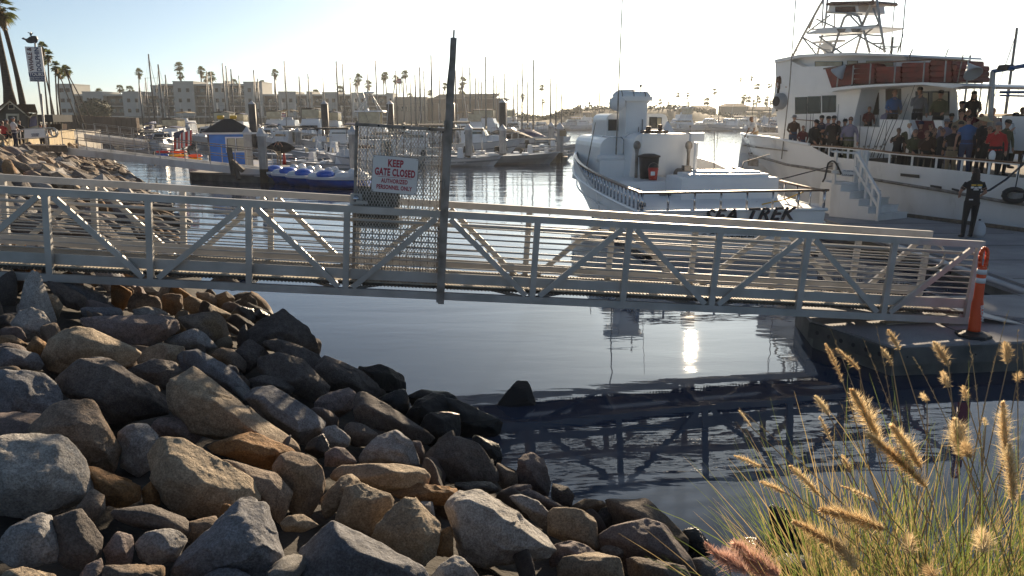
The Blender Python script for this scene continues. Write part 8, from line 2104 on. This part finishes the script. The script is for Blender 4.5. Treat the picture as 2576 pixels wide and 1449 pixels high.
for dx_ in (-.45, .35):
 m = MB(); c = KP(KW * .5 + dx_, KD * .5, rh + .1); m.tube([c - kd_ * .22, c - kd_ * .15, c + kd_ * .15, c + kd_ * .22], [.09, .13, .13, .09], 10); tag(m.build('yellow_roof_light', M['yellow'], None, True), 'yellow lamp pod on the kiosk roof, %s one' % ('left' if dx_ < 0 else 'right'), 'lamp')
# kayaks on a rack
for i, (x0, x1, y0, y1, m_, lb) in enumerate(((474, 508, 388, 396, 'orange', 'orange yellow kayak on top of the rack'), (470, 508, 397, 403, 'yellow', 'yellow kayak in the middle of the rack'), (474, 507, 404, 410, 'orange', 'brown orange kayak low on the rack'), (480, 506, 411, 416, 'yellow', 'yellow kayak at the bottom of the rack'), (428, 470, 379, 385, 'orange', 'orange kayak sticking out above the others'), (392, 425, 379, 385, 'red', 'red kayak on the left rack'), (394, 424, 387, 394, 'brightblue', 'blue kayak on the left rack'), (396, 424, 396, 399, 'red', 'second red kayak at the bottom of the left rack'), (425, 470, 388, 394, 'yellow', 'long yellow kayak end showing left of the top one'), (428, 470, 396, 402, 'orange', 'orange kayak end under the long yellow one'), (430, 470, 404, 409, 'yellow', 'yellow ochre kayak end low on the rack'))):
 Y = 45.6 + .0 * i; a, b = at_y(x0, (y0 + y1) / 2, Y), at_y(x1, (y0 + y1) / 2, Y); r = (y1 - y0) / 2 / FPX * Y * 1.15
 m = MB(); rr = []
 for k in range(9):
  t = k / 8; c = a.lerp(b, t); w_ = r * max(.12, sin(pi * (t * .92 + .04)) ** .5); rr.append([c + Vector((0, 2.0 * w_ * cos(q), w_ * sin(q))) for q in lin(0, 2 * pi * 7 / 8, 8)])
 m.rings(rr); tag(m.build('kayak', M[m_], None, True), lb, 'kayak')
kr = wthing('kayak_rack', 'dark post of the kayak rack left of the kiosk', 'rack', at_z(488, 418, ZD)); m = MB(); q = at_z(488, 418, ZD); m.bar(q, q + Vector((-.35, 0, 1.1)), .1, .1); wb(m, 'post', M['dockw'], kr); m = MB(); m.bar(q + Vector((-2.6, .3, 0)), q + Vector((-2.6, .3, .9)), .08, .08); wb(m, 'post', M['dockw'], kr)
# striped flag
fl = wthing('flag', 'large red and white striped flag with blue canton hanging beside the kiosk', 'flag', at_y(470, 385, 45)); Yq = 45.0
def fpt(u, v):      # u across 0..1, v down 0..1
 a = at_y(437 + 44 * u, 341 + 38 * v - 14 * u + (6 if u < .35 else 0) * (1 - v), Yq); a.y += .10 * sin(u * 9) ; return a
ns = 9
for i in range(ns):
 m = MB(); u0, u1 = i / ns, (i + 1) / ns
 rr = []
 for k in range(7):
  v = k / 6; rr.append([fpt(u0, v), fpt(u1, v), fpt(u1, v) + Vector((0, .015, 0)), fpt(u0, v) + Vector((0, .015, 0))])
 m.rings(rr); wb(m, 'stripe', M['red'] if i % 2 == 0 else M['signw'], fl)
m = MB(); a = at_y(437, 334, Yq + .02); m.slab([a, at_y(462, 326, Yq + .02), at_y(464, 342, Yq + .02), at_y(438, 350, Yq + .02)], (0, .015, 0)); wb(m, 'canton', M['navy'], fl)
m = MB(); m.tube([at_z(500, 402, ZD + .2), at_y(474, 322, Yq + .1)], .02, 6); wb(m, 'pole', M['mast'], fl)
for (px, py, Y, lb) in ((713, 290, 104, 'small striped flag flying over the tan-topped cruiser'), (1003, 204, 124, 'striped flag on a pole by the row of four palms')):
 t = wthing('small_flag', lb, 'flag', at_y(px, py, Y)); 
 for i in range(6):
  m = MB(); a = at_y(px - 5, py - 6 + i * 2, Y); b = at_y(px + 6, py - 10 + i * 2 + 5, Y); h = 2 / FPX * Y; m.slab([a, b, b - Vector((0, 0, h)), a - Vector((0, 0, h))], (0, .04, 0)); wb(m, 'stripe', M['red'] if i % 2 == 0 else M['signw'], t)
 m = MB(); m.tube([at_y(px + 6, py - 12, Y), at_y(px + 8, py + 30, Y)], .05, 5); wb(m, 'pole', M['mast'], t)
# man with the dark board on his head
bp2 = at_z(703, 416, ZD)
def board_(o, P): pass
Pq = Pm(skin='skin', shirt='cl_black', pants='cl_tan', sleeve='short', armL=((.30, -.05, 1.45), (.20, -.10, 1.62)), armR=((-.30, -.05, 1.40), (-.20, -.10, 1.55)))
person('man in tan shorts carrying a dark board on the kiosk float', (bp2.x, bp2.y, ZD), pi, at_y(703, 356, bp2.y).z - ZD - .0, Pq, hat='cap')
bc_ = at_y(706, 371, bp2.y + .3); m = MB(); rr = []
for k in range(13):
 t = k / 12; w_ = .40 * max(.06, sin(pi * t) ** .8); c = bc_ + Vector(((t - .5) * 1.9, 0, -.10 * (t - .5) ** 2)); rr.append([c + Vector((0, .10 * w_ / .4 * cos(q), w_ * sin(q))) for q in lin(0, 2 * pi * 9 / 10, 10)])
m.rings(rr); tag(m.build('paddle_board', M['cl_black'], None, True), 'dark oval board held across the shoulders of the man on the float', 'board')
q = at_z(716, 414, ZD); m = MB(); m.lathe((q.x, q.y, ZD), [(.14, 0), (.11, .3), (.05, .9), (.03, .95)], 10); tag(m.build('furled_flag', M['red'], None, True), 'furled red and white flag standing beside the man with the board', 'flag')
# ---------------------------------------------------------------- far gangways
def far_gang(name, label, A, B, H_, rail, n=9, wdt=1.2):
 t = wthing(name, label, 'gangway', (A + B) / 2); d = (B - A).normalized(); s = Vector((-d.y, d.x, 0)).normalized()
 for k, off in enumerate((0, wdt)):
  m = MB(); m.bar(A + s * off, B + s * off, .06, H_); wb(m, 'side_beam', M['white2'], t)
  u = Vector((0, 0, H_ / 2)); m = MB(); m.tube([A + s * off + u + Vector((0, 0, rail)), B + s * off + u + Vector((0, 0, rail))], .028, 6); wb(m, 'top_rail', M['alu_dark'], t)
  m = MB(); m.tube([A + s * off + u + Vector((0, 0, rail * .5)), B + s * off + u + Vector((0, 0, rail * .5))], .02, 6); wb(m, 'mid_rail', M['alu_dark'], t)
  for i in range(n + 1):
   p = A.lerp(B, i / n) + s * off; m = MB(); m.tube([p - Vector((0, 0, H_ * .2)), p + u + Vector((0, 0, rail))], .026, 6); wb(m, 'stanchion', M['alu'], t)
  m = MB(); e = B + s * off + u; m.tube([e + Vector((0, 0, rail))] + [e + d * .35 * sin(q) + Vector((0, 0, rail * .55 + rail * .45 * cos(q))) for q in lin(.1, pi, 7)], .024, 6); wb(m, 'rail_end', M['alu_dark'], t)
 m = MB(); m.hexa([A + Vector((0, 0, -.05)), B + Vector((0, 0, -.05)), B + s * wdt + Vector((0, 0, -.05)), A + s * wdt + Vector((0, 0, -.05))], [A, B, B + s * wdt, A + s * wdt]); wb(m, 'deck', M['conc'], t)
 return t
a = at_y(160, 379, 45); b = at_y(660, 436, 42.6)
far_gang('kiosk_gangway', 'white sided gangway running down from the sea wall to the kiosk float', a, b, .40, 1.0, 8)
a = at_y(212, 346, 78); b = at_y(372, 366, 74)
far_gang('upper_gangway', 'second white sided gangway further off towards the brown wall', a, b, .7, 1.0, 5)
# abutment and gate arm by the sea wall
ab = wthing('gangway_landing', 'dark landing platform where the kiosk gangway leaves the sea wall', 'landing', at_y(110, 370, 45)); m = MB(); m.bar(at_y(56, 372, 44), at_y(163, 373, 45.3), 1.6, .35); wb(m, 'platform', M['dockw'], ab)
m = MB(); m.bar(at_y(58, 365, 43.6), at_y(118, 363, 44.4), .05, .05); wb(m, 'edge_rail', M['alu'], ab)
gs2 = wthing('tour_gate', 'curved tubular gate with a white printed banner at the sea wall', 'gate', at_y(100, 366, 43))
tube_pts = [at_y(x, y, 43) for x, y in ((44, 348), (43, 336), (48, 328), (62, 325), (120, 322), (136, 322), (144, 328), (146, 337), (142, 344), (132, 345), (62, 349), (44, 348))]
m = MB(); m.tube(tube_pts, .035, 7); wb(m, 'tube_frame', M['alu'], gs2, True)
m = MB(); m.tube([at_y(x, y, 43) for x, y in ((128, 326), (130, 340), (136, 344), (142, 340), (140, 328), (134, 325))], .05, 7); wb(m, 'end_loop', M['alu'], gs2, True)
for x in (50, 114, 118): m = MB(); m.tube([at_y(x, 326, 43), at_y(x + 4, 372, 43)], .03, 6); wb(m, 'post', M['alu'], gs2, True)
m = MB(); m.slab([at_y(61, 348, 42.95), at_y(114, 344, 42.95), at_y(111, 324, 42.95), at_y(61, 326, 42.95)], (0, .02, 0)); wb(m, 'banner', M['signw'], gs2)
for k, (txt, y, fw, c) in enumerate((('NO PUBLIC ACCESS', 329.5, .9, 'maroon'), ('PLEASE SEE ATTENDANT', 333, .9, 'maroon'), ('OCEANSIDE', 339, .5, 'signblue'), ('ADVENTURES', 343, .45, 'signblue'))):
 pass
for txt, y, fw in (('OCEANSIDE', 337.5, 19), ('ADVENTURES', 342, 17)): place_text('lettering', txt, .085, M['signblue'], gs2, at_y(88, y, 42.92), (1, 0, .03), (0, 0, 1), offset=.003, fit=fw / FPX * 43)
# whale sign on its pole
Yw = 46.0; wsg = wthing('tour_sign', 'tall WHALE & DOLPHIN TOURS sign on a pole topped by a black whale', 'sign', at_y(112, 372, Yw))
m = MB(); m.tube([at_y(88, 106, Yw), at_y(96, 205, Yw), at_y(118, 372, Yw)], .05, 8); wb(m, 'pole', M['alu'], wsg, True)
m = MB(); m.tube([at_y(104, 236, Yw), at_y(114, 345, Yw), at_y(121, 372, Yw)], .04, 8); wb(m, 'pole', M['alu'], wsg, True)
c4 = [at_y(75, 205, Yw - .05), at_y(115, 206, Yw - .05), at_y(103, 118, Yw - .05), at_y(62, 117, Yw - .05)]
m = MB(); m.slab(c4, (0, .06, 0)); wb(m, 'panel', M['signw'], wsg)
L4 = lambda u, v, dy=-.01: (c4[0].lerp(c4[1], u)).lerp(c4[3].lerp(c4[2], u), v) + Vector((0, dy, 0))
m = MB(); m.slab([L4(0, .135), L4(1, .135), L4(1, .275), L4(0, .275)], (0, .006, 0)); wb(m, 'blue_band', M['signblue'], wsg)
vx = (c4[3] - c4[0]).normalized(); hx = (c4[1] - c4[0]).normalized(); SWd, SHt = (c4[1] - c4[0]).length, (c4[3] - c4[0]).length
place_text('lettering', 'WHALE &', .34, M['maroon'], wsg, L4(.27, .64, -.02), vx, -hx, offset=.008, fit=SHt * .68)
place_text('lettering', 'DOLPHIN', .36, M['signblue'], wsg, L4(.72, .64, -.02), vx, -hx, offset=.008, fit=SHt * .68)
place_text('lettering', 'TOURS', .26, M['signw'], wsg, L4(.5, .205, -.03), hx, vx, offset=.006, fit=SWd * .9)
place_text('lettering', 'OCEANSIDE', .13, M['signblue'], wsg, L4(.5, .095, -.02), hx, vx, offset=.005, fit=SWd * .9); place_text('lettering', 'ADVENTURES', .13, M['signblue'], wsg, L4(.5, .035, -.02), hx, vx, offset=.005, fit=SWd * .9)
wh = [(93, 104), (94, 98), (92, 92), (87, 90), (79, 90), (73, 93), (68, 97), (62, 97), (58, 94), (54, 97), (57, 99), (63, 101), (66, 105), (70, 108), (76, 109), (84, 108), (90, 108)]
m = MB(); m.slab([at_y(x, y, Yw - .04) for x, y in wh], (0, .08, 0)); m.slab([at_y(x, y, Yw - .03) for x, y in ((75, 90), (74, 84), (68, 82), (72, 81), (76, 84), (77, 80), (79, 84), (83, 82), (80, 85), (78, 90))], (0, .05, 0)); wb(m, 'whale_cutout', M['ink'], wsg)
# gabled hut
Yh = 56.0; hh = wthing('hut', 'small brown gabled hut with cream trim at the left edge', 'hut', at_y(45, 350, Yh))
m = MB(); m.slab([at_y(x, y, Yh) for x, y in ((-22, 360), (70, 360), (70, 292), (26, 256), (-22, 296))], (-3.10, 5, 0)); wb(m, 'wall', M['hutwall'], hh)
for pts in (((24, 250), (78, 292), (74, 297), (24, 257)), ((24, 250), (-30, 290), (-30, 296), (24, 257))):
 m = MB(); m.slab([at_y(x, y, Yh - .35) for x, y in pts], (0, .12, 0)); wb(m, 'barge_board', M['cream'], hh)
 m = MB(); q_ = [at_y(x, y - (2 if i < 2 else 4), Yh - .4) for i, (x, y) in enumerate(pts)]; m.slab(q_, (-3.72, 6, 0)); wb(m, 'roof', M['brownsh'], hh)
m = MB(); m.slab([at_y(x, y, Yh - .06) for x, y in ((15, 343), (49, 343), (47, 286), (15, 286))], (0, .05, 0)); df_ = wb(m, 'door_frame', M['cream'], hh); m = MB(); m.slab([at_y(x, y, Yh - .09) for x, y in ((20, 343), (43, 343), (42, 291), (20, 291))], (0, .02, 0)); m.build('door_panel', M['hutwall'], df_)
m = MB(); m.slab([at_y(x, y, Yh - .06) for x, y in ((20, 275), (36, 275), (35, 262), (20, 262))], (0, .05, 0)); lf_ = wb(m, 'gable_vent', M['cream'], hh); m = MB(); m.slab([at_y(x, y, Yh - .09) for x, y in ((22, 273), (34, 273), (33, 264), (22, 264))], (0, .02, 0)); m.build('vent_panel', M['dark'], lf_)
m = MB(); m.slab([at_y(x, y, Yh + .3) for x, y in ((64, 330), (97, 325), (94, 284), (66, 290))], (-1.86, 3, 0)); wb(m, 'annex', M['cream'], hh)
m = MB(); m.slab([at_y(x, y, Yh + .2) for x, y in ((73, 320), (92, 316), (90, 292), (75, 294))], (0, .08, 0)); wb(m, 'ticket_window', M['cl_lilac'], hh)
m = MB(); m.slab([at_y(x, y, Yh + .0) for x, y in ((44, 262), (88, 262), (95, 284), (62, 282))], (-2.48, 4, 0)); wb(m, 'annex_roof', M['brownsh'], hh)
m = MB()
for k in range(9): m.box(tuple(at_y(74 + random.uniform(-14, 18), 288 + random.uniform(-4, 3), Yh - .3)), (.3, .1, .08))
wb(m, 'eave_planting', M['hedge'], hh)
st2 = wthing('market_stall', 'dark roofed open stall behind the tour sign pole', 'stall', at_y(130, 322, 70)); m = MB(); m.bar(at_y(96, 297, 70), at_y(158, 298, 70), 3, .6); wb(m, 'roof', M['dark'], st2)
for x in (98, 124, 155): m = MB(); m.bar(at_y(x, 299, 70), at_y(x, 330, 70), .12, .12); wb(m, 'post', M['hutwall'], st2)
m = MB(); m.slab([at_y(x, y, 71) for x, y in ((98, 332), (156, 330), (156, 312), (98, 313))], (0, .8, 0)); wb(m, 'counter', M['cl_brown'], st2)
# people by the hut
for px, hy, Y, sh, pt_, lb, hat in ((4, 304, 43, 'cl_red', 'cl_black', 'person in a red top at the extreme left edge', None), (16, 300, 44.5, 'cl_tan', 'cl_black', 'person in a tan top between the red top and the white shirt', 'cap'), (31, 295, 43.5, 'cl_white', 'cl_navy', 'man in a white t-shirt and grey cap by the hut door', 'cap'), (47, 303, 46, 'cl_black', 'cl_black', 'person in black right of the man in white by the hut', None), (101, 312, 50, 'cl_orange', 'cl_black', 'small figure in orange beyond the printed banner', None), (112, 312, 51, 'cl_black', 'cl_black', 'small dark figure beyond the printed banner', None), (-2, 330, 41.5, 'cl_tan', 'cl_white', 'seated blond person at the left frame edge', None)):
 q = at_y(px, hy, Y); person(lb, (q.x, q.y, q.z - 1.72 if hy < 320 else 1.8 - .6), pi + random.uniform(-.5, .5), 1.72, Pm(shirt=sh, pants=pt_, **arms_f), hat=hat, hatm='cl_grey')
# old mooring dolphin timbers by the kiosk float
dt = wthing('timber_dolphin', 'weathered slanting timbers at the near corner of the kiosk float', 'piling', at_z(585, 440, 0))
for a, b in (((576, 372, 42.3), (588, 440, 42)), ((590, 410, 42.2), (600, 452, 41.9)), ((584, 405, 42.1), (612, 430, 42))): m = MB(); m.bar(at_y(*a), at_y(*b), .22, .22); wb(m, 'timber', M['dockw'], dt)
# ---------------------------------------------------------------- sea haze
hm = bpy.data.materials.new('haze'); hm.use_nodes = True; nt = hm.node_tree; nt.nodes.remove(nt.nodes['Principled BSDF'])
pv = nt.nodes.new('ShaderNodeVolumePrincipled'); pv.inputs['Color'].default_value = (.93, .95, 1, 1); pv.inputs['Density'].default_value = .00020; pv.inputs['Anisotropy'].default_value = .55
nt.links.new(pv.outputs[0], nt.nodes['Material Output'].inputs['Volume'])
mb = MB(); mb.box((100, 735, 14), (1640, 1570, 36)); tag(mb.build('haze', hm, None), kind='stuff')
bpy.data.scenes.remove(_tmp)
